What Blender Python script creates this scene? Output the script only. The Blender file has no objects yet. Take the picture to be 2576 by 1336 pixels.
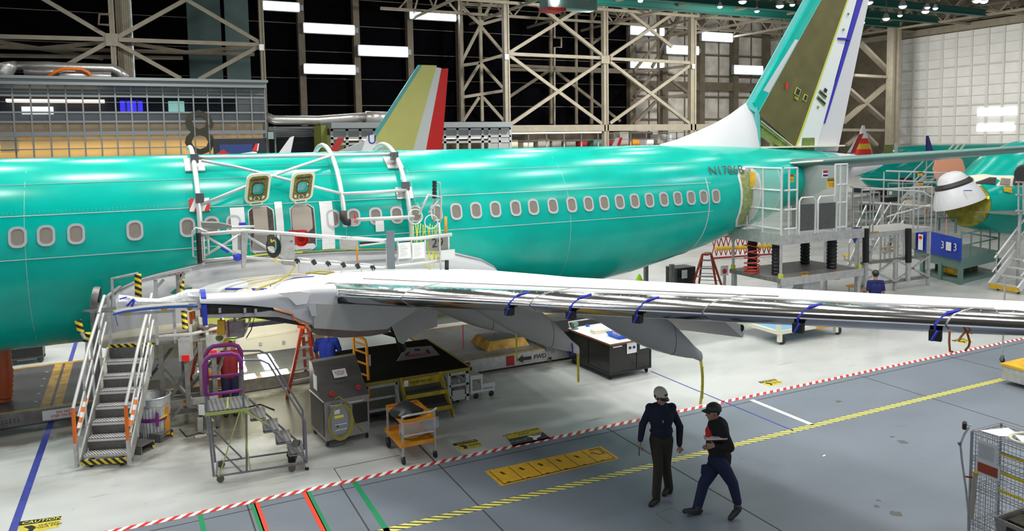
import bpy, math, random
from math import sin, cos, pi, radians, sqrt, atan2
from mathutils import Vector as V, Matrix, Quaternion
random.seed(7)
S = bpy.context.scene
C = S.collection
# ------------------------------------------------------------ camera
HC = 5.65; FPX = 1935.0; CX0, CY0 = 1288.0, 513.0
YAW, PIT, ROL = radians(63.737), radians(4.661), radians(-0.9286)
fw = V((cos(YAW)*cos(PIT), sin(YAW)*cos(PIT), -sin(PIT)))
r0 = V((sin(YAW), -cos(YAW), 0)); u0 = r0.cross(fw)
rt = r0*cos(ROL) + u0*sin(ROL); up = u0*cos(ROL) - r0*sin(ROL)
cd = bpy.data.cameras.new('camera'); cam = bpy.data.objects.new('camera', cd); C.objects.link(cam)
cam.matrix_world = Matrix(((rt.x, up.x, -fw.x, 0), (rt.y, up.y, -fw.y, 0), (rt.z, up.z, -fw.z, HC), (0, 0, 0, 1)))
cd.sensor_fit = 'HORIZONTAL'; cd.sensor_width = 36.0; cd.lens = FPX/2576*36
cd.shift_x = 0.0; cd.shift_y = -(668-CY0)/2576
cd.clip_end = 400
S.camera = cam
# ------------------------------------------------------------ light and exposure
S.view_settings.view_transform = 'Standard'; S.view_settings.look = 'None'
S.view_settings.gamma = 1.0; S.view_settings.exposure = -0.02; S.view_settings.use_curve_mapping = False
w = bpy.data.worlds.new('world'); S.world = w; w.use_nodes = True
w.node_tree.nodes['Background'].inputs[0].default_value = (0.60, 0.66, 0.74, 1)
w.node_tree.nodes['Background'].inputs[1].default_value = 0.78
LIGHTS = []
def area(loc, sx, sy, power, col=(1, .985, .95), rot=(0, 0, 0)):
    l = bpy.data.lights.new('bay_and_fill', 'AREA'); l.shape = 'RECTANGLE'; l.size = sx; l.size_y = sy
    l.energy = power*.30; l.color = col
    o = bpy.data.objects.new('bay_and_fill_light', l); C.objects.link(o); o.location = loc; o.rotation_euler = rot
    LIGHTS.append(o); return o
for iy, y in enumerate((15.5, 20.0, 25.5, 32.0, 41.0)):
    for ix in range(8):
        area((-11 + ix*6.6 + (iy % 2)*3.3, y, 15.5), 1.6, .7, (1500, 1500, 1000, 1000, 1500)[iy]*(1, 1, 1, .95, .7, .42, .3, .25)[ix])
for ix in range(6):  # aisle rows added as fill for the fuselage side and floor
    area((3 + ix*7.5, 8.8, 15.5), 1.6, .7, (700, 1700, 1600, 1100, 600, 400)[ix]); area((5 + ix*7.5, 1.5, 15.0), 1.6, .7, (1000, 1600, 1000, 800, 700, 500)[ix])
for x in (52, 68, 86):
    for y in (24, 40, 54, 68):
        area((x, y, 16.5), 2.5, 1.5, {52: 500, 68: 1500, 86: 4300}[x], rot=(0, -radians(42) if x == 86 else 0, 0))  # end row added as fill, tilted to brighten the hangar door
for x in (0, 20, 40, 60):
    area((x, 60, 17.0), 2.5, 1.5, 4500 if x < 30 else 17000, rot=(radians(40), 0, 0))  # added as fill, tilted to brighten the back wall

# ------------------------------------------------------------ pixel -> point on a real plane
def ray(x, y): return fw + rt*((x-CX0)/FPX) - up*((y-CY0)/FPX)
CAMP = V((0, 0, HC))
def G(x, y, z=0.0):
    d = ray(x, y); return CAMP + d*((z-HC)/d.z)
def AY(x, y, Y):
    d = ray(x, y); return CAMP + d*(Y/d.y)
def AX(x, y, X):
    d = ray(x, y); return CAMP + d*(X/d.x)
FH = V((fw.x, fw.y, 0)).normalized()
def AV(x, y, base, off=0.0):      # vertical plane facing the viewer through base, off = metres nearer
    d = ray(x, y); k = (V((base[0], base[1], 0)).dot(FH) - off)/d.dot(FH); return CAMP + d*k

# ------------------------------------------------------------ materials
MATS = {}
def mat(name, col, rough=.5, metal=0.0, noise=0.0, nscale=4.0, col2=None, bump=0.0, emit=0.0, alpha=1.0, coat=0.0, trans=0.0, spec=None, detail=4):
    if name in MATS: return MATS[name]
    m = bpy.data.materials.new(name); m.use_nodes = True; nt = m.node_tree
    b = nt.nodes['Principled BSDF']
    b.inputs['Base Color'].default_value = (*col, 1); b.inputs['Roughness'].default_value = rough; b.inputs['Metallic'].default_value = metal
    if coat: b.inputs['Coat Weight'].default_value = coat; b.inputs['Coat Roughness'].default_value = .08
    if trans: b.inputs['Transmission Weight'].default_value = trans; b.inputs['IOR'].default_value = 1.1
    if spec is not None: b.inputs['Specular IOR Level'].default_value = spec
    if emit:
        b.inputs['Emission Color'].default_value = (*col, 1); b.inputs['Emission Strength'].default_value = emit
    if alpha < 1: b.inputs['Alpha'].default_value = alpha
    if noise or bump or col2:
        tc = nt.nodes.new('ShaderNodeNewGeometry'); n = nt.nodes.new('ShaderNodeTexNoise'); n.inputs['Scale'].default_value = nscale; n.inputs['Detail'].default_value = detail
        nt.links.new(tc.outputs['Position'], n.inputs['Vector'])
        if noise or col2:
            cr = nt.nodes.new('ShaderNodeValToRGB'); cr.color_ramp.elements[0].position = .3; cr.color_ramp.elements[1].position = .7
            c2 = col2 or tuple(c*(1-noise) for c in col)
            cr.color_ramp.elements[0].color = (*c2, 1); cr.color_ramp.elements[1].color = (*col, 1)
            nt.links.new(n.outputs['Fac'], cr.inputs['Fac']); nt.links.new(cr.outputs['Color'], b.inputs['Base Color'])
        if bump:
            bp = nt.nodes.new('ShaderNodeBump'); bp.inputs['Strength'].default_value = bump; bp.inputs['Distance'].default_value = .02
            nt.links.new(n.outputs['Fac'], bp.inputs['Height']); nt.links.new(bp.outputs['Normal'], b.inputs['Normal'])
    MATS[name] = m; return m
def stripes(name, c1, c2, d, period, rough=.5, duty=.5, wear=0.0):
    if name in MATS: return MATS[name]
    m = bpy.data.materials.new(name); m.use_nodes = True; nt = m.node_tree; b = nt.nodes['Principled BSDF']; b.inputs['Roughness'].default_value = rough
    g = nt.nodes.new('ShaderNodeNewGeometry'); dp = nt.nodes.new('ShaderNodeVectorMath'); dp.operation = 'DOT_PRODUCT'
    dp.inputs[1].default_value = tuple(x/period for x in d); nt.links.new(g.outputs['Position'], dp.inputs[0])
    f = nt.nodes.new('ShaderNodeMath'); f.operation = 'FRACT'; nt.links.new(dp.outputs['Value'], f.inputs[0])
    gt = nt.nodes.new('ShaderNodeMath'); gt.operation = 'GREATER_THAN'; gt.inputs[1].default_value = duty; nt.links.new(f.outputs[0], gt.inputs[0])
    mx = nt.nodes.new('ShaderNodeMix'); mx.data_type = 'RGBA'; mx.inputs[6].default_value = (*c1, 1); mx.inputs[7].default_value = (*c2, 1)
    nt.links.new(gt.outputs[0], mx.inputs[0]); nt.links.new(mx.outputs[2], b.inputs['Base Color'])
    MATS[name] = m; return m
def floor_mat(name, base, dirty, stain, rough, sc=.35, amount=.5, cspots=(.2, .2, .19)):
    m = bpy.data.materials.new(name); m.use_nodes = True; nt = m.node_tree; b = nt.nodes['Principled BSDF']
    g = nt.nodes.new('ShaderNodeNewGeometry')
    def noise(scale, lo, hi, det=5, stretch=None):
        n = nt.nodes.new('ShaderNodeTexNoise'); n.inputs['Scale'].default_value = scale; n.inputs['Detail'].default_value = det
        src = g.outputs['Position']
        if stretch:
            vm = nt.nodes.new('ShaderNodeVectorMath'); vm.operation = 'MULTIPLY'; vm.inputs[1].default_value = stretch
            nt.links.new(src, vm.inputs[0]); src = vm.outputs[0]
        nt.links.new(src, n.inputs['Vector'])
        mr = nt.nodes.new('ShaderNodeMapRange'); mr.inputs['From Min'].default_value = lo; mr.inputs['From Max'].default_value = hi
        nt.links.new(n.outputs['Fac'], mr.inputs['Value']); return mr.outputs['Result']
    def mix(fac, a, bcol):
        mx = nt.nodes.new('ShaderNodeMix'); mx.data_type = 'RGBA'; nt.links.new(fac, mx.inputs[0])
        if isinstance(a, tuple): mx.inputs[6].default_value = (*a, 1)
        else: nt.links.new(a, mx.inputs[6])
        mx.inputs[7].default_value = (*bcol, 1); return mx.outputs[2]
    c = mix(noise(sc, .45, .75, 6, (1, 1.8, 1)), base, dirty)
    c = mix(noise(6.0, .70, .78, 8), c, stain)
    c = mix(noise(2.3, .66, .80, 8, (.35, 2.2, 1)), c, tuple((x+y)/2 for x, y in zip(stain, dirty)))
    c = mix(noise(38.0, .76, .79, 2), c, cspots)
    nt.links.new(c, b.inputs['Base Color'])
    b.inputs['Roughness'].default_value = rough; b.inputs['Specular IOR Level'].default_value = .35
    MATS[name] = m; return m

M = dict(
 teal=mat('teal_primer', (.0, .45, .37), .21, 0, col2=(.0, .37, .30), nscale=1.6, detail=6, spec=.28),
 teal_light=mat('pale_teal_primer', (.12, .52, .50), .30, 0, noise=.12, nscale=2),
 teal_dark=mat('dark_teal_metal', (.02, .16, .14), .3),
 alu=mat('brushed_aluminium', (.58, .58, .56), .38, .45, noise=.25, nscale=9),
 alu_d=mat('worn_dark_aluminium', (.26, .25, .235), .45, .35, noise=.4, nscale=7),
 alu_w=mat('bright_aluminium_rail', (.68, .68, .67), .35, .35),
 steel=mat('brushed_stainless_steel', (.42, .40, .38), .38, .5, noise=.15, nscale=14),
 chrome=mat('polished_metal_skin', (.82, .82, .85), .13, 1.0, noise=.10, nscale=3),
 wing=mat('pale_grey_wing_paint', (.80, .83, .82), .50, 0, spec=.3, noise=.03, nscale=1.2),
 grey=mat('grey_primer_skin', (.43, .425, .41), .42, 0, noise=.1, nscale=1.5),
 grey_l=mat('light_grey_fairing_paint', (.55, .56, .58), .35, 0, noise=.06, nscale=1.5),
 white=mat('white_paint', (.70, .70, .72), .4),
 cream=mat('cream_primer', (.86, .83, .66), .4, 0, noise=.08, nscale=2),
 tan=mat('tan_protective_sheet', (.66, .62, .47), .6, 0, noise=.1, nscale=2.5),
 paper=mat('white_paper', (.85, .85, .84), .6),
 olive=mat('olive_composite', (.135, .12, .035), .45, 0, noise=.25, nscale=2.2),
 green_p=mat('green_zinc_primer', (.22, .30, .07), .45, 0, noise=.4, nscale=5),
 yellowgreen=mat('yellow_green_sealant', (.55, .62, .08), .5),
 blue=mat('blue_stripe_paint', (.035, .03, .42), .35),
 navy=mat('navy_paint', (.015, .02, .22), .35),
 red=mat('bright_red_paint', (.75, .012, .01), .4),
 redd=mat('dark_red_paint', (.36, .015, .012), .4),
 yellowfin=mat('pale_yellow_primer', (.72, .70, .22), .45, 0, noise=.08, nscale=.6),
 black=mat('black_rubber', (.012, .012, .013), .6),
 blackp=mat('black_paint', (.02, .02, .02), .4),
 yellow=mat('safety_yellow_paint', (.78, .46, .02), .5, 0, noise=.3, nscale=6),
 orange=mat('orange_paint', (.80, .33, .02), .45, 0, noise=.25, nscale=5),
 orange_r=mat('red_orange_paint', (.80, .16, .01), .45),
 lred=mat('ladder_red_fibreglass', (.48, .05, .02), .45),
 purple=mat('purple_foam_padding', (.24, .03, .20), .7, bump=.4, nscale=30),
 column=mat('tan_painted_structural_steel', (.28, .245, .18), .6, 0, noise=.2, nscale=1.5),
 column_d=mat('brown_painted_structural_steel', (.17, .14, .095), .7, 0, noise=.3, nscale=1),
 blackwall=mat('black_wall_cladding', (.0015, .0017, .003), .9, 0, spec=.05, noise=.4, nscale=.4),
 panelwall=mat('pale_wall_panels', (.72, .67, .60), .8, 0, noise=.35, nscale=.8),
 doorwhite=mat('white_hangar_door_panels', (.74, .73, .69), .7, 0, noise=.12, nscale=.5),
 seam=mat('dark_panel_seam', (.05, .045, .04), .8),
 glass=mat('dusty_office_glazing', (.20, .21, .22), .12, 0, alpha=.30),
 clear=mat('clear_acrylic_sheet', (.55, .68, .62), .08, 0, alpha=.20),
 clearplas=mat('crumpled_clear_plastic', (.85, .86, .88), .15, 0, alpha=.26, bump=1.0, nscale=18),
 plas=mat('white_plastic_film', (.80, .82, .84), .25, 0, alpha=.82, bump=1.0, nscale=14),
 lamp=mat('lit_lamp_panel', (1, .99, .97), emit=9.0),
 lampw=mat('lit_lamp_lens', (.95, .98, 1), emit=14.0),
 glowwarm=mat('lit_ceiling_strip', (1, .85, .62), emit=1.6),
 glowblue=mat('lit_blue_room', (.05, .04, .9), emit=.9),
 glowcyan=mat('lit_pale_cyan_room', (.35, .75, .68), emit=.5),
 officeamber=mat('amber_office_backing', (.70, .43, .09), .6, 0, noise=.25, nscale=.25),
 officedark=mat('dark_office_interior', (.02, .022, .035), .7),
 silver=mat('silver_foil_duct', (.60, .58, .55), .28, .7, bump=.6, nscale=8),
 frame=mat('grey_office_frame', (.24, .26, .27), .5),
 bluetape=mat('blue_masking_tape', (.03, .05, .55), .6),
 yel_tape=mat('yellow_caution_tape_film', (.95, .86, .08), .4),
 skin=mat('skin', (.42, .22, .15), .5),
 skin2=mat('tanned_skin', (.36, .19, .12), .5),
 navyshirt=mat('navy_shirt_cloth', (.006, .008, .024), .85),
 brownpant=mat('dark_brown_trousers_cloth', (.028, .022, .012), .85),
 blackjack=mat('black_jacket_cloth', (.006, .006, .007), .85),
 denim=mat('dark_blue_denim', (.009, .013, .05), .85),
 redshirt=mat('red_shirt_cloth', (.60, .02, .015), .8),
 maroon=mat('maroon_shirt_cloth', (.18, .008, .015), .85),
 khakicap=mat('beige_cap_cloth', (.50, .45, .40), .85),
 hair=mat('dark_hair', (.015, .011, .009), .7),
 galv=mat('galvanised_steel', (.66, .69, .71), .35, .35, noise=.3, nscale=12),
 hose=mat('yellow_green_hose', (.38, .32, .04), .45),
 hosered=mat('red_coiled_air_hose', (.62, .06, .04), .4),
 hoseor=mat('orange_duct_hose', (.42, .07, .015), .5),
 greengse=mat('grey_green_painted_steel', (.14, .24, .21), .5),
 bluegse=mat('blue_painted_panel', (.012, .05, .42), .4),
 radome=mat('white_radome_shell', (.66, .67, .69), .3),
 bulk=mat('yellow_green_bulkhead', (.46, .40, .03), .5, 0, noise=.5, nscale=4),
 salmon=mat('salmon_paint', (.85, .35, .22), .5),
 taupe=mat('taupe_window_shade', (.27, .23, .185), .5, 0, noise=.1, nscale=8),
 winring=mat('window_frame_metal', (.58, .58, .57), .3, .5),
 deck=mat('dark_grey_deck_sheet', (.085, .085, .088), .45, 0, noise=.5, nscale=1.6),
 deckpale=mat('worn_grey_deck_sheet', (.20, .20, .215), .4, 0, noise=.5, nscale=1.8),
 whitetop=mat('white_worktop', (.92, .92, .92), .4),
 mesh=mat('dark_smoked_panel', (.035, .035, .03), .25, 0, alpha=.66),
 perf=mat('perforated_metal', (.17, .165, .16), .4, .6, noise=.45, nscale=80, detail=0),
 lumyel=mat('lime_hi_vis_cloth', (.45, .80, .04), .7),
 wood=mat('red_brown_edge_band', (.25, .09, .04), .5),
 brownm=mat('heat_stained_metal', (.20, .15, .12), .38, .6, noise=.35, nscale=3),
 cyan_shelf=mat('pale_blue_mat', (.25, .50, .75), .5),
 binw=mat('grey_plastic_bin', (.36, .33, .29), .5),
 brown_strap=mat('brown_strap', (.40, .12, .02), .6),
)
M['hazard'] = stripes('yellow_black_hazard_stripes', (.80, .60, .02), (.012, .012, .012), (.7, 0, .7), .085)
M['hazardv'] = stripes('yellow_black_spiral_wrap', (.80, .60, .02), (.012, .012, .012), (.55, .2, 1), .12)
M['orwhite'] = stripes('orange_white_stripes', (.85, .20, .02), (.85, .85, .83), (.3, 0, 1), .16)
M['redwhite_tape'] = stripes('red_white_floor_tape', (.62, .03, .02), (.85, .84, .82), (1, -1.0, 0), .20, .4)
M['yelblack_tape'] = stripes('yellow_black_floor_tape', (.86, .76, .16), (.03, .07, .08), (1, 1.6, 0), .165, .4, .62)
M['tread'] = stripes('perforated_aluminium_tread', (.66, .66, .66), (.14, .13, .12), (1, .35, 0), .042, .35, .6)
M['ribtread'] = stripes('ribbed_grey_tread', (.20, .20, .21), (.10, .10, .11), (1, 0, 0), .07, .4, .5)
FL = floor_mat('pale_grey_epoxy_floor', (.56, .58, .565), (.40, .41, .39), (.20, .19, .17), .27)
FA = floor_mat('blue_grey_aisle_floor', (.185, .215, .255), (.15, .175, .21), (.11, .11, .11), .42, .3)
FD = floor_mat('grimy_floor_concrete', (.16, .155, .135), (.09, .085, .07), (.03, .028, .022), .4, .9)

# ------------------------------------------------------------ mesh builder
def frame_of(d):
    d = d.normalized(); a = V((0, 0, 1)) if abs(d.z) < .95 else V((1, 0, 0))
    s = d.cross(a).normalized(); return s, s.cross(d).normalized()
class MB:
    def __init__(s): s.v = []; s.f = []; s.m = []; s.cur = 0
    def add(s, vs, fs):
        n = len(s.v); s.v += [V(a) for a in vs]; s.f += [tuple(i+n for i in f) for f in fs]; s.m += [s.cur]*len(fs); return s
    def mi(s, i): s.cur = i; return s
    def box(s, c, d, rz=0.0, R=None):
        c = V(c); hx, hy, hz = d[0]/2, d[1]/2, d[2]/2
        R = R or Matrix.Rotation(rz, 3, 'Z')
        vs = [c + R @ V((x*hx, y*hy, z*hz)) for z in (-1, 1) for x, y in ((-1, -1), (1, -1), (1, 1), (-1, 1))]
        return s.add(vs, [(3, 2, 1, 0), (4, 5, 6, 7), (0, 1, 5, 4), (1, 2, 6, 5), (2, 3, 7, 6), (3, 0, 4, 7)])
    def bb(s, a, b):
        a = V(a); b = V(b); return s.box((a+b)/2, [abs(x) for x in (b-a)])
    def bar(s, p, q, w, h=None, upv=None):
        p = V(p); q = V(q); h = h or w; d = q-p
        if d.length < 1e-6: return s
        if upv is not None:
            a = d.normalized().cross(V(upv)).normalized(); b = a.cross(d.normalized())
        else: a, b = frame_of(d)
        vs = [c + a*(x*w/2) + b*(y*h/2) for c in (p, q) for x, y in ((-1, -1), (1, -1), (1, 1), (-1, 1))]
        return s.add(vs, [(3, 2, 1, 0), (4, 5, 6, 7), (0, 1, 5, 4), (1, 2, 6, 5), (2, 3, 7, 6), (3, 0, 4, 7)])
    def tube(s, p, q, r, r2=None, n=8, caps=True):
        p = V(p); q = V(q); r2 = r if r2 is None else r2; d = q-p
        if d.length < 1e-6: return s
        a, b = frame_of(d)
        vs = [c + a*(cos(t)*rr) + b*(sin(t)*rr) for c, rr in ((p, r), (q, r2)) for t in [2*pi*i/n for i in range(n)]]
        fs = [(i, (i+1) % n, n+(i+1) % n, n+i) for i in range(n)]
        if caps: fs += [tuple(range(n-1, -1, -1)), tuple(range(n, 2*n))]
        return s.add(vs, fs)
    def path(s, pts, r, n=8, closed=False):
        pts = [V(p) for p in pts]; N = len(pts); rings = []; a = None
        for i, p in enumerate(pts):
            if closed: t = pts[(i+1) % N]-pts[i-1]
            else: t = pts[min(i+1, N-1)]-pts[max(i-1, 0)]
            t.normalize()
            if a is None: a, b = frame_of(t)
            else:
                a = (a - t*a.dot(t)).normalized(); b = a.cross(t).normalized()*-1
            b = t.cross(a).normalized()
            rr = r[i] if isinstance(r, (list, tuple)) else r
            rings.append([p + a*(cos(2*pi*k/n)*rr) + b*(sin(2*pi*k/n)*rr) for k in range(n)])
        vs = [v for rg in rings for v in rg]; fs = []
        for i in range(N if closed else N-1):
            j = (i+1) % N
            fs += [(i*n+k, i*n+(k+1) % n, j*n+(k+1) % n, j*n+k) for k in range(n)]
        if not closed: fs += [tuple(range(n-1, -1, -1)), tuple((N-1)*n+k for k in range(n))]
        return s.add(vs, fs)
    def prism(s, pts, vec):
        pts = [V(p) for p in pts]; vec = V(vec); n = len(pts)
        return s.add(pts+[p+vec for p in pts], [tuple(range(n-1, -1, -1)), tuple(range(n, 2*n))]+[(i, (i+1) % n, n+(i+1) % n, n+i) for i in range(n)])
    def slab(s, pts, t):      # polygon thickened along its normal
        pts = [V(p) for p in pts]; nrm = (pts[1]-pts[0]).cross(pts[-1]-pts[0]).normalized()
        return s.prism([p-nrm*t/2 for p in pts], nrm*t)
    def loft(s, rings, caps=True, closed=True):
        n = len(rings[0]); vs = [V(v) for r in rings for v in r]; fs = []
        for i in range(len(rings)-1):
            for k in range(n if closed else n-1):
                k2 = (k+1) % n
                fs.append((i*n+k, i*n+k2, (i+1)*n+k2, (i+1)*n+k))
        if caps: fs += [tuple(range(n-1, -1, -1)), tuple((len(rings)-1)*n+k for k in range(n))]
        return s.add(vs, fs)
    def lathe(s, prof, c=(0, 0, 0), n=24, ax=None, caps=False):
        c = V(c); ax = V(ax).normalized() if ax is not None else V((0, 0, 1)); a, b = frame_of(ax)
        return s.loft([[c + ax*h + a*(cos(2*pi*k/n)*r) + b*(sin(2*pi*k/n)*r) for k in range(n)] for r, h in prof], caps)
    def ell(s, c, rx, ry, rz, n=14, m=8, R=None):
        c = V(c); R = R or Matrix.Identity(3); rings = []
        for j in range(m+1):
            t = pi*j/m; st = max(sin(t), .02)
            rings.append([c + R @ V((rx*st*cos(2*pi*k/n), ry*st*sin(2*pi*k/n), -rz*cos(t))) for k in range(n)])
        return s.loft(rings, True)
    def cone4(s): pass
    def build(s, name, m, parent=None, smooth=False, org=None):
        o0 = V(org) if org is not None else (ORG.get(parent, V((0, 0, 0))) if parent is not None else V((0, 0, 0)))
        me = bpy.data.meshes.new(name); me.from_pydata([v-o0 for v in s.v], [], s.f)
        mats = m if isinstance(m, (list, tuple)) else [m]
        for k in mats: me.materials.append(M[k] if isinstance(k, str) else k)
        for p, i in zip(me.polygons, s.m): p.material_index = i
        if smooth:
            me.polygons.foreach_set('use_smooth', [True]*len(me.polygons))
            if smooth != 'all': me.set_sharp_from_angle(angle=radians(40))
        me.update()
        o = bpy.data.objects.new(name, me); C.objects.link(o)
        if parent is not None: o.parent = parent; ORG[o] = o0
        elif org is not None: o.location = o0; ORG[o] = o0
        return o
ORG = {}
def thing(name, label, cat, loc=(0, 0, 0), group=None, kind=None):
    o = bpy.data.objects.new(name, None); C.objects.link(o); o.location = loc; o['label'] = label; o['category'] = cat
    o.empty_display_size = .1
    if group: o['group'] = group
    if kind: o['kind'] = kind
    ORG[o] = V(loc); return o
def local_thing(name, label, cat, loc, rz=0.0, group=None):      # parts built in local coordinates
    o = thing(name, label, cat, loc, group); o.rotation_euler = (0, 0, rz); ORG[o] = V((0, 0, 0)); return o
def tag(o, label, cat, group=None, kind=None):
    o['label'] = label; o['category'] = cat
    if group: o['group'] = group
    if kind: o['kind'] = kind
    return o
NTH = 'first second third fourth fifth sixth seventh eighth ninth tenth eleventh twelfth thirteenth fourteenth fifteenth sixteenth seventeenth'.split()
def struct(name, mb, m, smooth=False):
    o = mb.build(name, m, smooth=smooth); o['kind'] = 'structure'; return o
def dup(o, parent=None, loc=None, rz=None):
    c = o.copy(); C.objects.link(c)
    if parent is not None: c.parent = parent
    if loc is not None: c.location = loc
    if rz is not None: c.rotation_euler = (0, 0, rz)
    for ch in [x for x in o.children]: dup(ch, c)
    return c
def text(body, size, loc, xdir, ydir, m, parent=None, name='lettering', depth=.002, align='CENTER'):
    cu = bpy.data.curves.new(name, 'FONT'); cu.body = body; cu.size = size; cu.extrude = depth; cu.align_x = align; cu.align_y = 'CENTER'; cu.resolution_u = 2
    t = bpy.data.objects.new(name, cu); C.objects.link(t); dg = bpy.context.evaluated_depsgraph_get()
    me = bpy.data.meshes.new_from_object(t.evaluated_get(dg)); bpy.data.objects.remove(t)
    x = V(xdir).normalized(); y = V(ydir).normalized(); z = x.cross(y).normalized(); y = z.cross(x)
    o0 = ORG.get(parent, V((0, 0, 0))) if parent is not None else V((0, 0, 0))
    L = V(loc)-o0
    me.transform(Matrix(((x.x, y.x, z.x, L.x), (x.y, y.y, z.y, L.y), (x.z, y.z, z.z, L.z), (0, 0, 0, 1))))
    me.materials.clear(); me.materials.append(M[m] if isinstance(m, str) else m)
    o = bpy.data.objects.new(name, me); C.objects.link(o)
    if parent is not None: o.parent = parent; ORG[o] = o0
    return o
def arc(c, r, a0, a1, n, ux, uz):
    c = V(c); ux = V(ux); uz = V(uz)
    return [c + ux*(r*cos(a0+(a1-a0)*i/n)) + uz*(r*sin(a0+(a1-a0)*i/n)) for i in range(n+1)]
Z3 = V((0, 0, 1)); X3 = V((1, 0, 0)); Y3 = V((0, 1, 0))
# ============================================================ SETTING
TY, YY = 12.46, 10.56
# dirty zone of its own shape below the aircraft, painted into the floor material by noise
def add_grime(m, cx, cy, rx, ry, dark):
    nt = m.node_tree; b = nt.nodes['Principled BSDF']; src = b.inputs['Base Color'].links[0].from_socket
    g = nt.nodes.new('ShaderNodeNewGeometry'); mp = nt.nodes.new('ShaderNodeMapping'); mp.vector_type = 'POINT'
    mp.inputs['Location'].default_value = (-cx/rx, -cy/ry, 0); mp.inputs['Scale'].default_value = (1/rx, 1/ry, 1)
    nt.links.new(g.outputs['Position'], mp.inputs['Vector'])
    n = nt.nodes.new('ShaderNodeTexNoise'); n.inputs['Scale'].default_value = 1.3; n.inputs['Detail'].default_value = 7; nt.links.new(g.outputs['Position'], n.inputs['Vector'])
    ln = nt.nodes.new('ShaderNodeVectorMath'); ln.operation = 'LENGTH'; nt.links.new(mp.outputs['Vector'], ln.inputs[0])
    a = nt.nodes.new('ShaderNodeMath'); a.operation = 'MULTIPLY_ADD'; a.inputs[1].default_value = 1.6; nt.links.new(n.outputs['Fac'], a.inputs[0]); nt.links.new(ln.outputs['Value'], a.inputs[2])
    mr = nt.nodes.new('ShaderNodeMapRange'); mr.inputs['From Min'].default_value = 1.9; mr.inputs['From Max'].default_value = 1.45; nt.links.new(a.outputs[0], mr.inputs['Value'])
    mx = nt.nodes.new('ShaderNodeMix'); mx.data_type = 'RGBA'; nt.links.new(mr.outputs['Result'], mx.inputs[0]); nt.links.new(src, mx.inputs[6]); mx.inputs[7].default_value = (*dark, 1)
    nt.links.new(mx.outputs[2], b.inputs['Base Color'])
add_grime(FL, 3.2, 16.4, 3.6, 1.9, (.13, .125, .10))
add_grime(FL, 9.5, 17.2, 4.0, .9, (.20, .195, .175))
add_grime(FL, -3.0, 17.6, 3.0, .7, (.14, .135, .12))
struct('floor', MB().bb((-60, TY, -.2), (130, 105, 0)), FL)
struct('floor', MB().bb((-60, -20, -.2), (130, TY, 0)), FA)
mb = MB().bb((-40, TY-.06, .0), (115, TY+.06, .003)); struct('trim_1', mb, 'redwhite_tape')
mb = MB().bb((2.6, YY-.075, .0), (115, YY+.075, .003)); struct('trim_2', mb, 'yelblack_tape')
# expansion joints
mb = MB()
for px_, py_ in ((2165, 946), (2380, 895), (1541, 1086), (858, 1222), (622, 1272), (1085, 1150)):
    x = G(px_, py_).x; mb.bb((x-.012, -10, 0), (x+.012, TY-.07, .002))
x = G(1054, 1120).x; mb.bb((x-.012, TY+.06, 0), (x+.012, 15.3, .002))
mb.bb((-10, TY-.27, 0), (100, TY-.25, .002)); mb.bb((2.9, TY+.62, 0), (4.1, TY+.635, .002)); mb.bb((2.9, TY+.06, 0), (2.912, TY+.62, .002))
struct('trim_3', mb, mat('dark_floor_joint', (.05, .048, .045), .8))
def strip(p, q, wd, m, name, z=.003):
    p = G(*p); q = G(*q); d = (q-p).normalized(); n = V((-d.y, d.x, 0))*wd/2
    mb = MB().prism([p-n, q-n, q+n, p+n], (0, 0, z)); return struct(name, mb, m)
green = mat('green_floor_stripe', (.0, .25, .09), .5); redl = mat('red_floor_stripe', (.85, .05, .015), .5); bluel = mat('blue_floor_tape', (.045, .06, .36), .55, 0, noise=.35, nscale=5)
def stripe_y(px_, py_, wd, m, name):
    x = G(px_, py_).x; struct(name, MB().bb((x-wd/2, 8.5 if m is not None else 0, 0), (x+wd/2, TY-.07, .003)), m)
stripe_y(503, 1288, .075, green, 'trim_4'); stripe_y(634, 1262, .07, green, 'trim_5'); stripe_y(643, 1261, .075, redl, 'trim_6')
stripe_y(765, 1237, .075, redl, 'trim_7'); stripe_y(774, 1235, .07, green, 'trim_8'); stripe_y(891, 1212, .085, green, 'trim_9')
strip((196, 846), (133, 1050), .10, bluel, 'trim_10'); strip((133, 1050), (20, 1370), .115, bluel, 'trim_11')
strip((1637, 934), (1996, 1084), .035, bluel, 'trim_12')
strip((1890, 1006), (2044, 1069), .11, mat('white_floor_stripe', (.75, .75, .73), .5), 'trim_13')
# ---------------- walls
WB = 88.0
xL = AY(1585, 200, WB).x
struct('wall_back', MB().bb((-60, WB, 0), (xL, WB+.5, 26)), 'blackwall')
struct('wall_back', MB().bb((xL, WB, 0), (103, WB+.5, 26)), 'panelwall')
mb = MB()      # girts and ribs of the pale wall, seams of the black one
for z in (5, 8.2, 11.4, 14.4, 17.4, 20.4): mb.bb((xL, WB-.25, z), (103, WB, z+.28))
for z in (4, 7, 10, 13, 16, 19, 22): mb.bb((-60, WB-.06, z), (xL, WB, z+.08))
x = xL
while x < 103: mb.bb((x-.06, WB-.15, 0), (x+.06, WB, 26)); x += 3.1
struct('trim_14', mb, 'column_d')
mb = MB()
for px_ in (762, 900, 1034, 1160): x = AY(px_, 200, WB-1).x; mb.bb((x-.35, WB-1.2, 0), (x+.35, WB-.3, 26))
for px_ in (1590, 1672, 1765, 1850, 1930): x = AY(px_, 200, WB-1).x; mb.bb((x-.45, WB-1.2, 0), (x+.45, WB-.3, 26))
mb.bb((xL, WB-1.1, 12.4), (103, WB-.3, 13.6))
struct('trim_15', mb, 'column_d')
XD = 102.0
ydl = AX(2266, 200, XD).y
struct('wall_right', MB().bb((XD+.3, ydl, 0), (XD+.8, WB, 26)), 'column_d')
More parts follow.
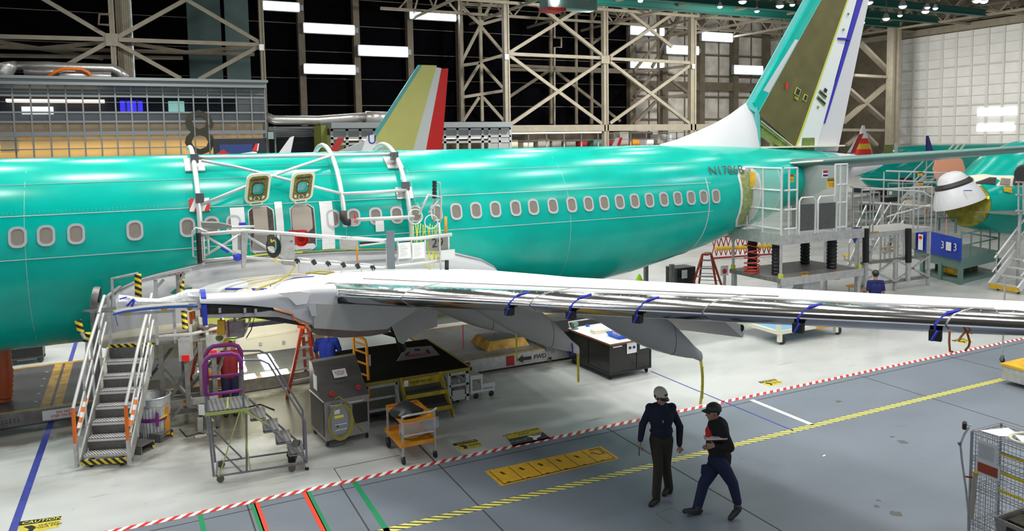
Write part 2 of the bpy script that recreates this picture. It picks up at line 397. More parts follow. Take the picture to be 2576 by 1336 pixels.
ztop = AX(2270, 100, XD).z
struct('wall_right', MB().bb((XD+.3, -20, ztop), (XD+.8, ydl, 26)), 'column_d')
t = thing('hangar_door', 'tall white panelled hangar door with small square panes along the far end wall', 'door', (XD, 40, 0))
y = ydl; i = 0
while y > 12:
    MB().bb((XD, y-6.4, 0), (XD+.3, y-.04, ztop)).build('door_leaf', 'doorwhite', t); y -= 6.4
mb = MB(); y = ydl; k = 0
while y > 12:
    mb.bb((XD-.16, y-.12 if k % 3 else y-.22, 0), (XD, y+.12, ztop)); y -= 2.13; k += 1
struct_like = mb.build('vertical_rib', mat('pale_grey_rib', (.62, .60, .56), .7), t)
mb = MB(); z = 1.5; k = 0
while z < ztop: mb.bb((XD-.1, 12, z), (XD, ydl, z+(.22 if k % 4 == 2 else .07))); z += 1.32; k += 1
mb.build('horizontal_rib', mat('grey_door_rib', (.52, .50, .46), .7), t)
mb = MB(); a = [AX(x_, y_, XD) for x_, y_ in ((2461, 272), (2510, 271), (2512, 291), (2461, 293), (2514, 271), (2560, 270), (2561, 290), (2514, 291), (2460, 312), (2508, 310), (2508, 330), (2459, 331), (2512, 310), (2552, 309), (2550, 329), (2512, 330))]
for q in range(4):
    p = a[q*4:q*4+4]; ys = [v.y for v in p]; zs = [v.z for v in p]
    MB().bb((XD-.2, min(ys), sum(sorted(zs)[:2])/2), (XD-.12, max(ys), sum(sorted(zs)[2:])/2)).build('window_pane', mat('daylit_pane', (.95, .97, 1), emit=1.6), t)
mb = MB().bb((XD-1.2, -20, ztop+.1), (XD-.3, WB, ztop+.9)).bb((XD-.9, -20, ztop+1.6), (XD-.5, WB, ztop+1.8)); struct('trim_16', mb, 'column')
struct('ceiling', MB().bb((-60, -20, 25.5), (XD+.8, WB+.5, 26)), mat('dark_roof_deck', (.10, .085, .06), .9))
# ---------------- steel frame along the back (built at Y = 75)
FY = 75.0
def pxw(wpx, Y, x=1288): return wpx*(AY(x+1, 300, Y)-AY(x, 300, Y)).length*.92
def members(L, Y, mname, name, label, cat, group=None, depth=.35):
    t = thing(name, label, cat, AY(L[0][0], L[0][1], Y), group)
    for x1, y1, x2, y2, wd, part in L:
        p = AY(x1, y1, Y); q = AY(x2, y2, Y)
        MB().bar(p, q, pxw(wd, Y, (x1+x2)/2), depth, upv=(0, 0, 1) if abs(p.z-q.z) < .2*(p-q).length else (1, 0, 0)).build(part, mname, t)
    return t
def column(px_, py_, Y, wpx, label, m='column', dpt=.6, group='steel columns of the back frame', top=25.5):
    p = AY(px_, py_, Y); wd = pxw(wpx, Y, px_)
    mb = MB(); mb.bb((p.x-wd/2, Y-dpt/2, 0), (p.x-wd/2+wd*.28, Y+dpt/2, top)).bb((p.x+wd/2-wd*.28, Y-dpt/2, 0), (p.x+wd/2, Y+dpt/2, top)).bb((p.x-wd/2+wd*.2, Y-dpt*.3, 0), (p.x+wd/2-wd*.2, Y+dpt*.3, top))
    o = mb.build('steel_column', m, org=(p.x, Y, 0)); tag(o, label, 'column', group); return o
column(281, 50, FY, 15, 'tan steel column rising behind the left end of the glass offices')
column(661, 150, FY, 12, 'tan steel column at the right corner of the glass office block')
column(1273, 150, FY, 14, 'tan steel column left of the tall cross-braced bay, behind the grey offices')
column(1522, 250, FY, 12, 'tan steel column through the middle of the cross-braced bay')
column(1741, 200, FY, 15, 'tan steel column in front of the pale wall left of the big tail fin')
t = members([(0, 92, 270, 99, 9, 'horizontal_beam'), (298, 100, 655, 113, 8, 'horizontal_beam'), (105, -5, 270, 92, 8, 'diagonal_brace'), (480, -8, 296, 94, 8, 'diagonal_brace'),
  (270, 108, 105, 198, 8, 'diagonal_brace'), (296, 110, 455, 198, 7, 'diagonal_brace'), (470, 0, 655, 108, 4, 'diagonal_brace'), (655, 115, 500, 200, 4, 'diagonal_brace')], FY, 'column', 'cross_brace_frame', 'tan cross-braced steel bay above the glass offices at upper left', 'steel frame')
MB().box(AY(281, 100, FY-.35), (pxw(34, FY, 281), .12, pxw(24, FY))).build('gusset_plate', 'column', t)
members([(0, 118, 100, 122, 3, 'horizontal_beam'), (100, 122, 460, 132, 3, 'horizontal_beam'), (460, 132, 640, 137, 3, 'horizontal_beam'), (0, 106, 260, 148, 3, 'diagonal_brace'), (270, 106, 100, 122, 3, 'diagonal_brace'), (320, 108, 465, 131, 3, 'diagonal_brace'), (465, 132, 650, 116, 3, 'diagonal_brace'), (0, 140, 460, 146, 4, 'horizontal_beam')], FY+5, 'column_d', 'wind_brace', 'thin brown horizontal bracing behind the upper left steel bay', 'steel frame')
t = members([(1280, 136, 1512, 146, 10, 'horizontal_beam'), (1534, 148, 1735, 158, 7, 'horizontal_beam'), (1350, 10, 1514, 140, 8, 'diagonal_brace'), (1720, 15, 1534, 142, 7, 'diagonal_brace'),
  (1512, 156, 1288, 310, 8, 'diagonal_brace'), (1534, 156, 1735, 312, 7, 'diagonal_brace'), (1282, 140, 1515, 312, 4, 'diagonal_brace'), (1735, 165, 1535, 310, 4, 'diagonal_brace'),
  (1495, 0, 1282, 132, 5, 'diagonal_brace'), (1545, 0, 1690, 118, 5, 'diagonal_brace')], FY, 'column', 'cross_brace_frame', 'large tan cross-braced steel bay left of the pale wall, gusset at its centre', 'steel frame')
MB().box(AY(1523, 150, FY-.35), (pxw(22, FY, 1523), .12, pxw(20, FY))).build('gusset_plate', 'column', t)
MB().bb((AY(1282, 320, FY).x, FY-.3, AY(1500, 330, FY).z), (AY(1880, 320, FY).x, FY+.3, AY(1500, 314, FY).z)).build('floor_girder', 'column', t)
members([(1160, 15, 1208, 62, 5, 'diagonal_brace'), (1208, 62, 1270, 45, 5, 'diagonal_brace'), (1208, 65, 1265, 132, 5, 'diagonal_brace'), (1207, 0, 1213, 305, 6, 'centre_post'), (1208, 65, 1160, 158, 5, 'diagonal_brace'), (1240, 0, 1208, 62, 5, 'diagonal_brace'),
  (1208, 155, 1268, 138, 5, 'diagonal_brace'), (1160, 165, 1208, 158, 5, 'diagonal_brace'), (1208, 158, 1268, 225, 5, 'diagonal_brace'), (1208, 158, 1160, 235, 5, 'diagonal_brace'), (1160, 245, 1268, 228, 11, 'horizontal_beam'), (1215, 245, 1268, 305, 5, 'diagonal_brace'), (1205, 245, 1165, 305, 5, 'diagonal_brace'), (1160, 10, 1270, 16, 5, 'horizontal_beam'), (1158, 0, 1162, 305, 9, 'side_post')],
  FY+9, 'column', 'braced_tower', 'narrow tan braced steel tower against the black wall, left of the tall bay', 'steel frame')
members([(1385, 0, 1386, 312, 7, 'post'), (1449, 20, 1450, 312, 4, 'post'), (1488, 25, 1488, 312, 6, 'post'), (1282, 175, 1590, 182, 6, 'horizontal_beam'), (1282, 243, 1380, 178, 5, 'diagonal_brace'), (1400, 182, 1560, 305, 5, 'diagonal_brace'), (1280, 165, 1590, 178, 4, 'horizontal_beam'),
  (1260, 5, 1580, 38, 7, 'truss_chord'), (1340, 0, 1580, 18, 5, 'truss_chord'), (1490, 110, 1580, 45, 4, 'diagonal_brace'), (1485, 0, 1500, 28, 3, 'diagonal_brace')], FY+9, 'column_d', 'braced_tower', 'brown posts and thin braces before the black wall in the tall bay', 'steel frame')
members([(1590, 112, 1735, 78, 5, 'diagonal_brace'), (1595, 182, 1735, 165, 5, 'diagonal_brace'), (1655, 105, 1595, 178, 5, 'diagonal_brace'), (1655, 172, 1595, 245, 6, 'diagonal_brace'), (1590, 253, 1735, 238, 11, 'horizontal_beam'), (1650, 255, 1595, 312, 6, 'diagonal_brace'), (1680, 195, 1732, 235, 5, 'diagonal_brace'), (1655, 15, 1657, 312, 4, 'post'), (1725, 15, 1640, 170, 6, 'diagonal_brace')],
  FY+7, 'column_d', 'braced_tower', 'brown diagonal braces across the pale panelled wall', 'steel frame')
# conduit with square loops
p = [AY(*a, FY+6) for a in ((1395, 0), (1395, 96), (1412, 96), (1412, 119), (1395, 119), (1395, 330))]
tag(MB().path(p, .12, 6).build('conduit_pipe', 'column', org=(p[0].x, FY+6, 0)), 'thin tan conduit with a square jog, in front of the black wall', 'pipe')
p = [AY(*a, FY-2) for a in ((276, 36), (250, 36), (248, 61), (276, 63))]
tag(MB().path(p, .1, 6).build('conduit_pipe', 'column_d', org=p[0]), 'small square brown pipe loop beside the column over the offices', 'pipe')
for k in range(8):
    x0 = 294+k*5.2; p = AY(x0, 60, FY+1.2); m_ = 'column_d' if k < 3 else ('galv' if k == 7 else 'column')
    o = MB().tube((p.x, FY+1.2, 8), (p.x, FY+1.2, 25.5), .10, n=8).build('riser_pipe', m_, org=(p.x, FY+1.2, 8))
    tag(o, ('galvanised' if k == 7 else 'brown' if k < 3 else 'tan')+' vertical service pipe, %s from the left of the eight beside the upper left column' % NTH[k], 'pipe', 'service pipes beside the upper left column')
# teal-grey panels behind at upper left
t = thing('wall_hanging_panel', 'two tall grey-green sheet panels hung before the black wall', 'panel', AY(560, 200, 84))
for a, b, c in ((468, 562, 'greenpanel'), (563, 632, 'greenpanel2')):
    p = AY(a, 0, 84); q = AY(b, 200, 84)
    MB().bb((p.x, 84, 8), (q.x, 84.3, 25)).build('sheet_panel', mat(c, (.045, .085, .08) if c == 'greenpanel' else (.07, .12, .115), .7, 0, noise=.2, nscale=.5), t)
# right rear braced column
column(2247, 200, 72, 21, 'thick tan steel column left of the white hangar door', dpt=1.0)
members([(2200, 60, 2120, 118, 12, 'diagonal_brace'), (2160, 105, 2240, 185, 12, 'diagonal_brace'), (2140, 190, 2245, 196, 20, 'horizontal_beam'), (2236, 208, 2118, 310, 12, 'diagonal_brace'), (2135, 225, 2240, 318, 12, 'diagonal_brace'), (2112, 327, 2240, 328, 16, 'horizontal_beam'), (2165, 335, 2130, 365, 8, 'diagonal_brace'), (2176, 335, 2205, 365, 8, 'diagonal_brace')],
   73, 'column', 'cross_brace_frame', 'tan cross-braced bay directly right of the big tail fin', 'steel frame')
# ---------------- roof steel at upper right
green_b = mat('green_crane_beam', (.0, .10, .075), .6)
for i, (a, b, Y, lab) in enumerate((((1500, 0), (2262, 62), 68, 'lowest and farthest of the green crane beams under the roof'), ((1600, -50), (2358, 51), 62, 'middle green crane beam under the roof'), ((1700, -110), (2478, 33), 56, 'nearest green crane beam under the roof at upper right'))):
    q = AY(*b, Y); z = q.z
    o = MB().bb((14, Y-.1, z-.35), (q.x, Y+.1, z+.35)).bb((14, Y-.35, z+.3), (q.x, Y+.35, z+.38)).bb((14, Y-.35, z-.38), (q.x, Y+.35, z-.3)).build('crane_beam', green_b, org=(14, Y, z)); tag(o, lab, 'crane beam')
mb = MB()
for k, Y in enumerate((36, 42, 50, 58, 66, 74, 82)):
    for zz in (20.2, 24.0): mb.bar((25, Y, zz), (XD, Y, zz), .3)
    x = 27
    while x < XD-4:
        mb.bar((x, Y, 20.2), (x+3.5, Y, 24), .18); mb.bar((x+3.5, Y, 24), (x+7, Y, 20.2), .18); x += 7
for x in range(30, 102, 8):
    for zz in (20.0, 23.6): mb.bar((x, 20, zz), (x, WB, zz), .26)
    y = 30
    while y < 84:
        mb.bar((x, y, 20), (x, y+3.5, 23.6), .16); mb.bar((x, y+3.5, 23.6), (x, y+7, 20), .16); y += 7
o = struct('ceiling', mb, 'column')
# roof lamps
for i, (a, b, hot) in enumerate(sorted(((1868, 4, 1), (1962, 15, 1), (1993, 12, 0), (1811, 17, 0), (1904, 28, 0), (2271, 16, 1), (2328, 29, 1), (2229, 47, 1), (2333, 19, 0), (2353, 21, 0), (2264, 39, 0), (2457, 2, 1), (2475, 3, 1), (2010, 40, 0), (2170, 57, 0), (2186, 6, 1), (1611, 2, 0)))):
    c = G(a, b, 17.6)
    t = thing('high_bay_lamp', 'bell-shaped roof lamp hanging lit at upper right, %s from the left' % NTH[i], 'lamp', c, 'lit high bay lamps among the roof steel')
    s = .62 if hot else .42
    MB().lathe([(.12, .9*s), (.3*s, .75*s), (.62*s, .0)], c, 16, caps=True).build('shade', 'galv', t, True)
    MB().lathe([(.56*s, .02), (.42*s, -.22*s), (.1, -.32*s)], c, 16, caps=True).build('lens', 'lampw', t, True)
    MB().tube(c+Z3*.8*s, c+Z3*2.2, .05, n=6).build('stem', 'column_d', t)
# wall lights on the back wall
WL = [((655, 3, 752, 28), 'topmost left, beside the office block column'), ((765, 59, 891, 86), 'upper of the two stacked left panels on the black wall'), ((903, 115, 1025, 142), 'middle panel, between the stacked pair and the tail fin'), ((766, 162, 893, 186), 'lower of the two stacked left panels on the black wall'),
      ((1032, 24, 1146, 52), 'top right panel on the black wall'), ((1587, 66, 1670, 90), 'upper left panel on the pale wall, behind a cross brace'), ((1587, 149, 1670, 172), 'lower left panel on the pale wall, behind braces'), ((1678, 114, 1757, 137), 'panel on the pale wall crossed by a column'), ((1767, 81, 1842, 105), 'top right panel on the pale wall'), ((1848, 165, 1918, 187), 'lowest right panel on the pale wall, beside the tail fin')]
for (a, b, c, d), lab in WL:
    Y = WB-2.4; p = AY(a, b, Y); q = AY(c, d, Y); r_ = AY(a, d-6, Y)
    t = thing('wall_light', 'wide white fluorescent light, '+lab, 'light', (p+q)/2)
    x0, x1 = p.x, q.x; z1 = p.z; z0 = q.z
    MB().bb((x0-.12, Y, z0-.12), (x1+.12, Y+.5, z1+.12)).build('housing', 'frame', t)
    MB().bb((x0, Y-.08, z0), (x1, Y, z1)).build('light_panel', 'lampw', t)
    MB().bb((x1+.15, Y+.1, (z0+z1)/2-.3), (x1+.5, WB-1.2, (z0+z1)/2+.3)).build('bracket', 'frame', t)
# ============================================================ BACKGROUND BUILDINGS
OY = 70.0
def sx(px_, py_=250, Y=OY): return AY(px_, py_, Y).x
t = thing('office_block', 'long two-storey glazed office block with grey mullions and a dark figure 8', 'office building', (sx(300), OY, 0))
zr = AY(330, 201, OY).z; z1 = AY(330, 218, OY).z; zm1 = AY(330, 243, OY).z; zm2 = AY(330, 283, OY).z; zm3 = AY(330, 306, OY).z
xl, xr = sx(-60), sx(667)
MB().bb((xl, OY-1.0, z1), (xr, OY+9, zr)).bb((xl, OY-1.3, zr-.12), (xr+.1, OY+9, zr+.1)).build('roof', 'frame', t)
MB().bb((xl, OY+4, zm3), (xr, OY+4.2, z1)).build('back_wall', 'officedark', t)
MB().bb((xl, OY+.7, 0), (xr-.2, OY+.9, zm3-.05)).build('amber_backing', 'officeamber', t)
MB().bb((xl, OY+.5, zm3-.05), (xr, OY+9, zm3)).build('floor_slab', 'frame', t)
MB().bb((xr-.05, OY, 0), (xr, OY+9, z1)).build('end_wall', 'glass', t)
mb = MB()
for px_ in (32, 77, 122, 166, 208, 250, 290, 330, 370, 410, 449, 486, 522, 558, 594, 632, 666): x = sx(px_); mb.bb((x-.055, OY-.12, 0), (x+.055, OY+.1, z1))
for zz, h in ((z1-.5, .10), (zm1, .14), (zm2, .14), (zm3, .16), (AY(330, 335, OY).z, .3), (AY(330, 350, OY).z, .08), (AY(330, 372, OY).z, .08), (AY(330, 258, OY).z, .03)):
    mb.bb((xl, OY-.1, zz-h/2), (xr, OY+.08, zz+h/2))
mb.build('mullion_grid', 'frame', t)
MB().bb((xl, OY-.02, 0), (xr, OY+.02, zm2)).build('glazing', 'glass', t)
MB().bb((xl, OY-.02, zm1), (xr, OY+.02, z1)).build('glazing', 'glass', t)
xs = sx(594); MB().bb((xs, OY-.02, zm2), (xr, OY+.02, zm1)).build('glazing', 'glass', t)
area((sx(330), OY+.15, zm3-2.2), 24, 1.2, 850, (1, .9, .7), (pi/2, 0, 0))  # unseen room lamp added behind the glazing to brighten the amber backing
# rooms seen through the open window band
for a, b, m_, nm in ((300, 360, 'glowblue', 'blue_lit_room'), (428, 470, 'glowcyan', 'pale_lit_room'), (38, 122, mat('white_lit_window', (.9, .95, 1), emit=1.4), 'lit_window')):
    zt, zb = (zm1-.15, zm2+.1) if nm != 'lit_window' else (AY(80, 263, OY).z, AY(80, 283, OY).z)
    MB().bb((sx(a), OY+3.6, zb), (sx(b), OY+3.9, zt)).build(nm, m_, t)
MB().bb((sx(0), OY+3, zm1-.35), (sx(260), OY+3.8, zm1-.1)).build('lit_ceiling', 'glowwarm', t)
for px_ in (316, 330, 345): MB().bb((sx(px_)-.06, OY+3.4, zm2), (sx(px_)+.06, OY+3.58, zm1)).build('room_frame', 'navy', t)
MB().bb((sx(530), OY-.4, 0), (sx(664), OY-.2, AY(600, 349, OY).z)).build('dark_canopy', mat('dark_slate_panel', (.03, .035, .05), .6), t)
MB().bb((sx(545), OY-.45, 0), (sx(628), OY-.41, AY(600, 363, OY).z)).build('blue_notice', mat('dusty_blue_panel', (.04, .07, .25), .6), t)
text('8', 5.4, AY(502, 340, OY-.1), X3, Z3, mat('dark_grey_figure', (.04, .035, .02), .6), t, 'figure_8', .02)
mb = MB()
for k in range(14): z = AY(20, 362+k*.1, OY).z; mb.bb((sx(-5), OY-.3, AY(20, 383, OY).z+k*.09), (sx(40), OY-.2, AY(20, 383, OY).z+k*.09+.05))
mb.build('louvre_vent', 'frame', t)
# ducts above the office block
def pipe(name, pts, Y, r, m, label, cat, n=12):
    p = [AY(a, b, Y) for a, b in pts]
    return tag(MB().path(p, r, n).build(name, m, smooth='all', org=p[0]), label, cat)
pipe('foil_duct', ((35, 166), (120, 166), (200, 170), (283, 172), (300, 180), (318, 198)), 74, .38, 'silver', 'upper silver foil duct lying along the office roof', 'duct')
pipe('foil_duct', ((60, 180), (190, 181)), 73, .3, 'silver', 'short silver foil duct under the upper one on the office roof', 'duct')
pipe('foil_duct', ((150, 192), (170, 189), (280, 191)), 72.6, .3, 'silver', 'lowest silver foil duct on the office roof, left of the column', 'duct')
pipe('foil_duct', ((-10, 192), (8, 180), (16, 165), (14, 158)), 72.5, .75, 'silver', 'fat curved silver duct elbow at the left end of the office roof', 'duct')
pipe('orange_hose', ((118, 194), (140, 180), (160, 173), (205, 174), (222, 182), (230, 195)), 72, .13, 'orange_r', 'orange hose looping over the ducts on the office roof', 'hose')
pipe('foil_duct', ((668, 294), (690, 302), (800, 303), (880, 297), (925, 294)), 72, .42, 'silver', 'long silver foil duct between the two office blocks', 'duct')
pipe('foil_duct', ((920, 296), (978, 297)), 71.6, .6, 'silver', 'thick wrapped duct end left of the yellow and red tail fin', 'duct')
# second offices
O2 = 68.0
zt = AY(1000, 308, O2).z; a0, a1 = sx(830, 330, O2), sx(1284, 330, O2); zb = AY(1000, 326, O2).z; zs = AY(1000, 346, O2).z
t = thing('office_block', 'low grey office strip with frosted panes running behind the yellow and red tail fin', 'office building', ((a0+a1)/2, O2, 0))
MB().bb((a0, O2-.6, zt-.5), (a1, O2+6, zt)).build('roof', 'frame', t)
MB().bb((a0, O2+2, 0), (a1, O2+2.2, zt-.5)).build('back_wall', mat('dim_office_interior', (.20, .15, .09), .8, 0, noise=.8, nscale=1.2), t)
MB().bb((a0, O2+1.2, zs-.2), (a1, O2+1.4, zs-.08)).build('lit_ceiling', 'glowwarm', t)
mb = MB()
for px_ in (834, 872, 905, 940, 990, 1045, 1100, 1118, 1150, 1180, 1213, 1230, 1256, 1283): x = sx(px_, 330, O2); mb.bb((x-.12, O2-.1, 0), (x+.12, O2+.12, zt))
for zz in (zb, zs, AY(1000, 360, O2).z): mb.bb((a0, O2-.1, zz-.1), (a1, O2+.1, zz+.1))
mb.build('mullion_grid', mat('pale_grey_frame', (.36, .38, .39), .5), t)
MB().bb((a0, O2-.03, zb-.6), (a1, O2+.03, zt-.3)).build('frosted_panel', mat('frosted_grey_panel', (.24, .25, .26), .5), t)
for a, b in ((1232, 1256), (1258, 1283)):
    MB().bb((sx(a, 330, O2), O2-.04, 0), (sx(b, 330, O2), O2+.0, zb)).build('frosted_pane', mat('translucent_pane', (.34, .34, .34), .4), t)
c0 = sx(808, 330, 69); t = thing('utility_cabin', 'narrow yellow-green cabin end left of the grey office strip', 'cabin', (c0, 69, 0))
MB().bb((c0, 69, 0), (sx(823, 330, 69), 72, AY(815, 315, 69).z)).build('wall', mat('olive_yellow_wall', (.22, .24, .04), .7), t)
MB().bb((c0+.5, 68.9, 0), (c0+2.0, 69.02, AY(815, 340, 69).z)).build('door', mat('pale_olive_door', (.35, .4, .12), .6), t)
# open mezzanine behind
O3 = 76.5; b0, b1 = sx(1284, 350, O3), sx(1740, 350, O3)
t = thing('mezzanine', 'open mezzanine with a wire guard rail and warm lit shelving right of the grey offices', 'mezzanine', ((b0+b1)/2, O3, 0))
zf = AY(1500, 372, O3).z
MB().bb((b0, O3, zf-.5), (b1, O3+9, zf)).build('floor_deck', 'frame', t)
for k in range(5): MB().bb((b0+.5+k*6, O3+1, 0), (b0+.9+k*6, O3+1.4, zf-.5)).build('support_post', 'column_d', t)
MB().bb((b0, O3+8, zf), (b1, O3+8.2, AY(1500, 331, O3).z)).build('back_wall', mat('dark_brown_wall', (.10, .07, .04), .8, 0, noise=.6, nscale=.9), t)  # back wall in a mottled dark brown
MB().bb((b0, O3+1, AY(1500, 334, O3).z), (b1-12, O3+1.4, AY(1500, 331, O3).z)).build('light_strip', 'glowwarm', t)
mb = MB()
for k in range(12): x = b0+(b1-b0)*k/11; mb.bb((x-.06, O3, zf), (x+.06, O3+.12, zf+1.7))
for z in (.1, .9, 1.65): mb.bb((b0, O3, zf+z), (b1, O3+.08, zf+z+.08))
mb.build('guard_rail', 'alu', t)
for i in range(13):
    x = b0+1+i*1.9; h = random.uniform(.7, 1.9); c = random.choice(('binw', 'tan', 'paper', 'orange', 'redd', 'greengse', 'cream'))
    tag(MB().bb((x, O3+2.5, zf), (x+random.uniform(.9, 1.6), O3+4, zf+h)).build('storage_box', c, org=(x, O3+2.5, zf)), 'stored box on the mezzanine behind the wire guard rail, %s from the left' % NTH[i], 'box', 'boxes on the mezzanine')
# hangar clutter row under the dark gap between the offices
g0, g1 = sx(676, 340, 74), sx(806, 340, 74)
t = thing('pipe_rack', 'dark rack of horizontal grey pipes in the gap right of the glass offices', 'pipe rack', (g0, 74, 0))
mb = MB()
for k in range(5): z = AY(740, 322+k*5, 74).z; mb.tube((g0, 74, z), (g1, 74+k*.3, z), .09, n=6)
mb.build('pipe_run', 'frame', t)
MB().bb((g0, 75.5, 0), (g1, 75.7, AY(740, 316, 74).z)).build('back_panel', 'officedark', t)
for x in (g0+.5, g1-.5): MB().bb((x, 74, 0), (x+.15, 74.6, AY(740, 318, 74).z)).build('post', 'frame', t)
o = MB().bb(AY(674, 350, 69.5), AY(688, 332, 69.3)).build('junction_box', mat('pale_teal_box', (.3, .42, .40), .5), org=AY(681, 341, 69.4)); tag(o, 'small pale teal box on the right corner of the glass offices', 'box')
# crane cab
c = AY(1393, 12, 60); t = thing('crane_cab', 'small green and red crane cab with a bright lamp at the top edge', 'crane', c)
MB().bb(c+V((-.6, 0, -.2)), c+V((4.5, 1.5, 2.2))).build('cab_body', 'greengse', t); MB().bb(c+V((-.7, -.1, -.5)), c+V((1.2, 1.5, -.2))).build('red_base', 'redd', t)
MB().ell(c+V((.1, -.2, .35)), .35, .2, .45).build('lamp_lens', 'lampw', t, True); MB().bb(c+V((2.2, -.1, .6)), c+V((3.6, 0, 1.3))).build('orange_panel', 'orange', t)
MB().bb(c+V((1.5, .5, 2.2)), c+V((2.0, 1.0, 9))).build('hoist_mast', 'greengse', t)
# ============================================================ THE AIRLINER
YC = 19.1; NOSE = -13.7
PROF = [(-13.7, 3.0, 2.8, .08), (-13.4, 3.35, 2.4, .5), (-12.7, 3.8, 2.0, .95), (-11.6, 4.35, 1.72, 1.35), (-10.6, 4.95, 1.55, 1.62), (-9.2, 5.32, 1.46, 1.82), (-7.3, 5.46, 1.45, 1.88),
        (-3, 5.46, 1.45, 1.88), (2, 5.46, 1.45, 1.88), (7, 5.46, 1.45, 1.88), (10.5, 5.46, 1.46, 1.88), (11.8, 5.46, 1.52, 1.88), (13, 5.46, 1.68, 1.88), (14.2, 5.455, 1.92, 1.86), (15.7, 5.43, 2.25, 1.80), (17.5, 5.37, 2.75, 1.62),
        (19.5, 5.26, 3.30, 1.27), (21.5, 5.12, 3.88, .86), (23, 4.97, 4.25, .5), (24, 4.80, 4.42, .26), (24.4, 4.68, 4.52, .08)]
def prof(x):
    for a, b in zip(PROF, PROF[1:]):
        if a[0] <= x <= b[0]:
            k = (x-a[0])/(b[0]-a[0]); return [p+(q-p)*k for p, q in zip(a[1:], b[1:])]
    return PROF[-1][1:] if x > 0 else PROF[0][1:]
def fz(x):
    t, b, h = prof(x); return b+(t-b)*.51
def fus(x, z, off=0.0, side=-1):
    t, b, h = prof(x); zm = fz(x); r = (z-zm)/((t-zm) if z > zm else (zm-b)); r = max(-1, min(1, r))
    return V((x, YC+side*(h*sqrt(1-r*r)+off*sqrt(max(0, 1-r*r))), z+off*r))
def fring(x, n=56, off=0.0):
    t, b, h = prof(x); zm = fz(x); r = []
    for k in range(n):
        a = 2*pi*k/n; s_ = sin(a); r.append(V((x, YC+(h+off)*cos(a), zm+(s_*(t-zm+off) if s_ > 0 else s_*(zm-b+off)))))
    return r
def fuselage(parent, stops, name='fuselage'):
    xs = []
    for a, b in zip(PROF, PROF[1:]):
        n = max(1, int((b[0]-a[0])/.8)); xs += [a[0]+(b[0]-a[0])*i/n for i in range(n)]
    xs.append(PROF[-1][0]); xs = sorted(set(xs) | {s for s, _ in stops})
    mb = MB(); ms = []; rings = [fring(x) for x in xs]
    idx = {m_: i for i, m_ in enumerate(dict.fromkeys(m_ for _, m_ in stops))}
    for i in range(len(xs)-1):
        m_ = [m2 for s, m2 in stops if s <= xs[i]+1e-6][-1]; mb.mi(idx[m_]); mb.loft([rings[i], rings[i+1]], i in (0,) or i == len(xs)-2)
    o = mb.build(name, list(idx), parent, smooth='all')
    import bmesh
    bm = bmesh.new(); bm.from_mesh(o.data); bmesh.ops.remove_doubles(bm, verts=bm.verts, dist=.0005); bm.to_mesh(o.data); bm.free()
    return o
A = thing('airliner', 'unpainted teal-green jet airliner with white wing and olive tail, filling the middle', 'airplane', (5, YC, 0))
fuselage(A, [(-13.7, 'grey_l'), (-12.7, 'teal'), (20.9, 'teal_light'), (21.6, 'white')])
# seams
def seam(pts, r=.009, m='grey_l', nm='panel_seam'): return MB().path(pts, r, 5).build(nm, m, A)
seam([fus(x/2, 4.36, .002) for x in range(-18, 31)]); seam([fus(x/2, 3.54, .002) for x in range(-18, 31)], .007); seam([fus(x/2, 4.95, .002) for x in range(-18, 31)], .005)
for x, r_ in ((14.85, .016), (17.9, .014), (20.0, .012)): seam([V(p) for p in fring(x, 56, .002)[24:56]]+[V(p) for p in fring(x, 56, .002)[:6]], r_)
for x in (-1.9, 1.25, 4.3, 6.0, 10.2): seam([fus(x, 1.6+i*.24, .001) for i in range(16)], .004)
for k in range(2):   # fine rivet rows under the upper seam
    mb = MB()
    for i in range(100): c = fus(-6+i*.075, 4.40+k*.035, .004); mb.box(c, (.012, .006, .012))
    mb.build('rivet_row', 'grey_l', A)['kind'] = 'stuff'
# windows
def rrect(w_, h_, r_, n=5):
    p = []
    for cx, cy, a0 in ((w_/2-r_, h_/2-r_, 0), (-w_/2+r_, h_/2-r_, pi/2), (-w_/2+r_, -h_/2+r_, pi), (w_/2-r_, -h_/2+r_, 3*pi/2)):
        for i in range(n+1): a = a0+pi/2*i/n; p.append((cx+r_*cos(a), cy+r_*sin(a)))
    return p
def ringmesh(mb, w1, h1, r1, w2, h2, r2, y0, y1):   # in the local XZ plane, facing -Y
    o = rrect(w1, h1, r1); i = rrect(w2, h2, r2)
    mb.loft([[V((x, y0, z)) for x, z in o], [V((x, y1, z)) for x, z in o], [V((x, y1, z)) for x, z in i], [V((x, y0+.02, z)) for x, z in i]], False); return mb
shade_mb = lambda: MB().prism([(x, -.003, z) for x, z in rrect(.215, .315, .09)], (0, .006, 0))
w0 = ringmesh(MB(), .305, .415, .125, .215, .315, .09, .012, -.016).build('window', 'winring', smooth=True); w0.parent = A
sh = shade_mb().build('window_shade', mat('taupe_shade_behind_gloss', (.25, .215, .17), .15, 0, noise=.1, nscale=8, coat=1.0), None); sh.parent = w0
gk = MB().prism([(x, .004, z) for x, z in rrect(.235, .335, .095)], (0, .006, 0)).build('window_seal', 'blackp'); gk.parent = w0
WT = [-24, -23, -22, -21, -20, -19, -18, -17, -16, -14, -12, -11, -10, -6, -5, -4, -3, -2, -1] + list(range(17))
WX = 7.01-.0
TX = {}
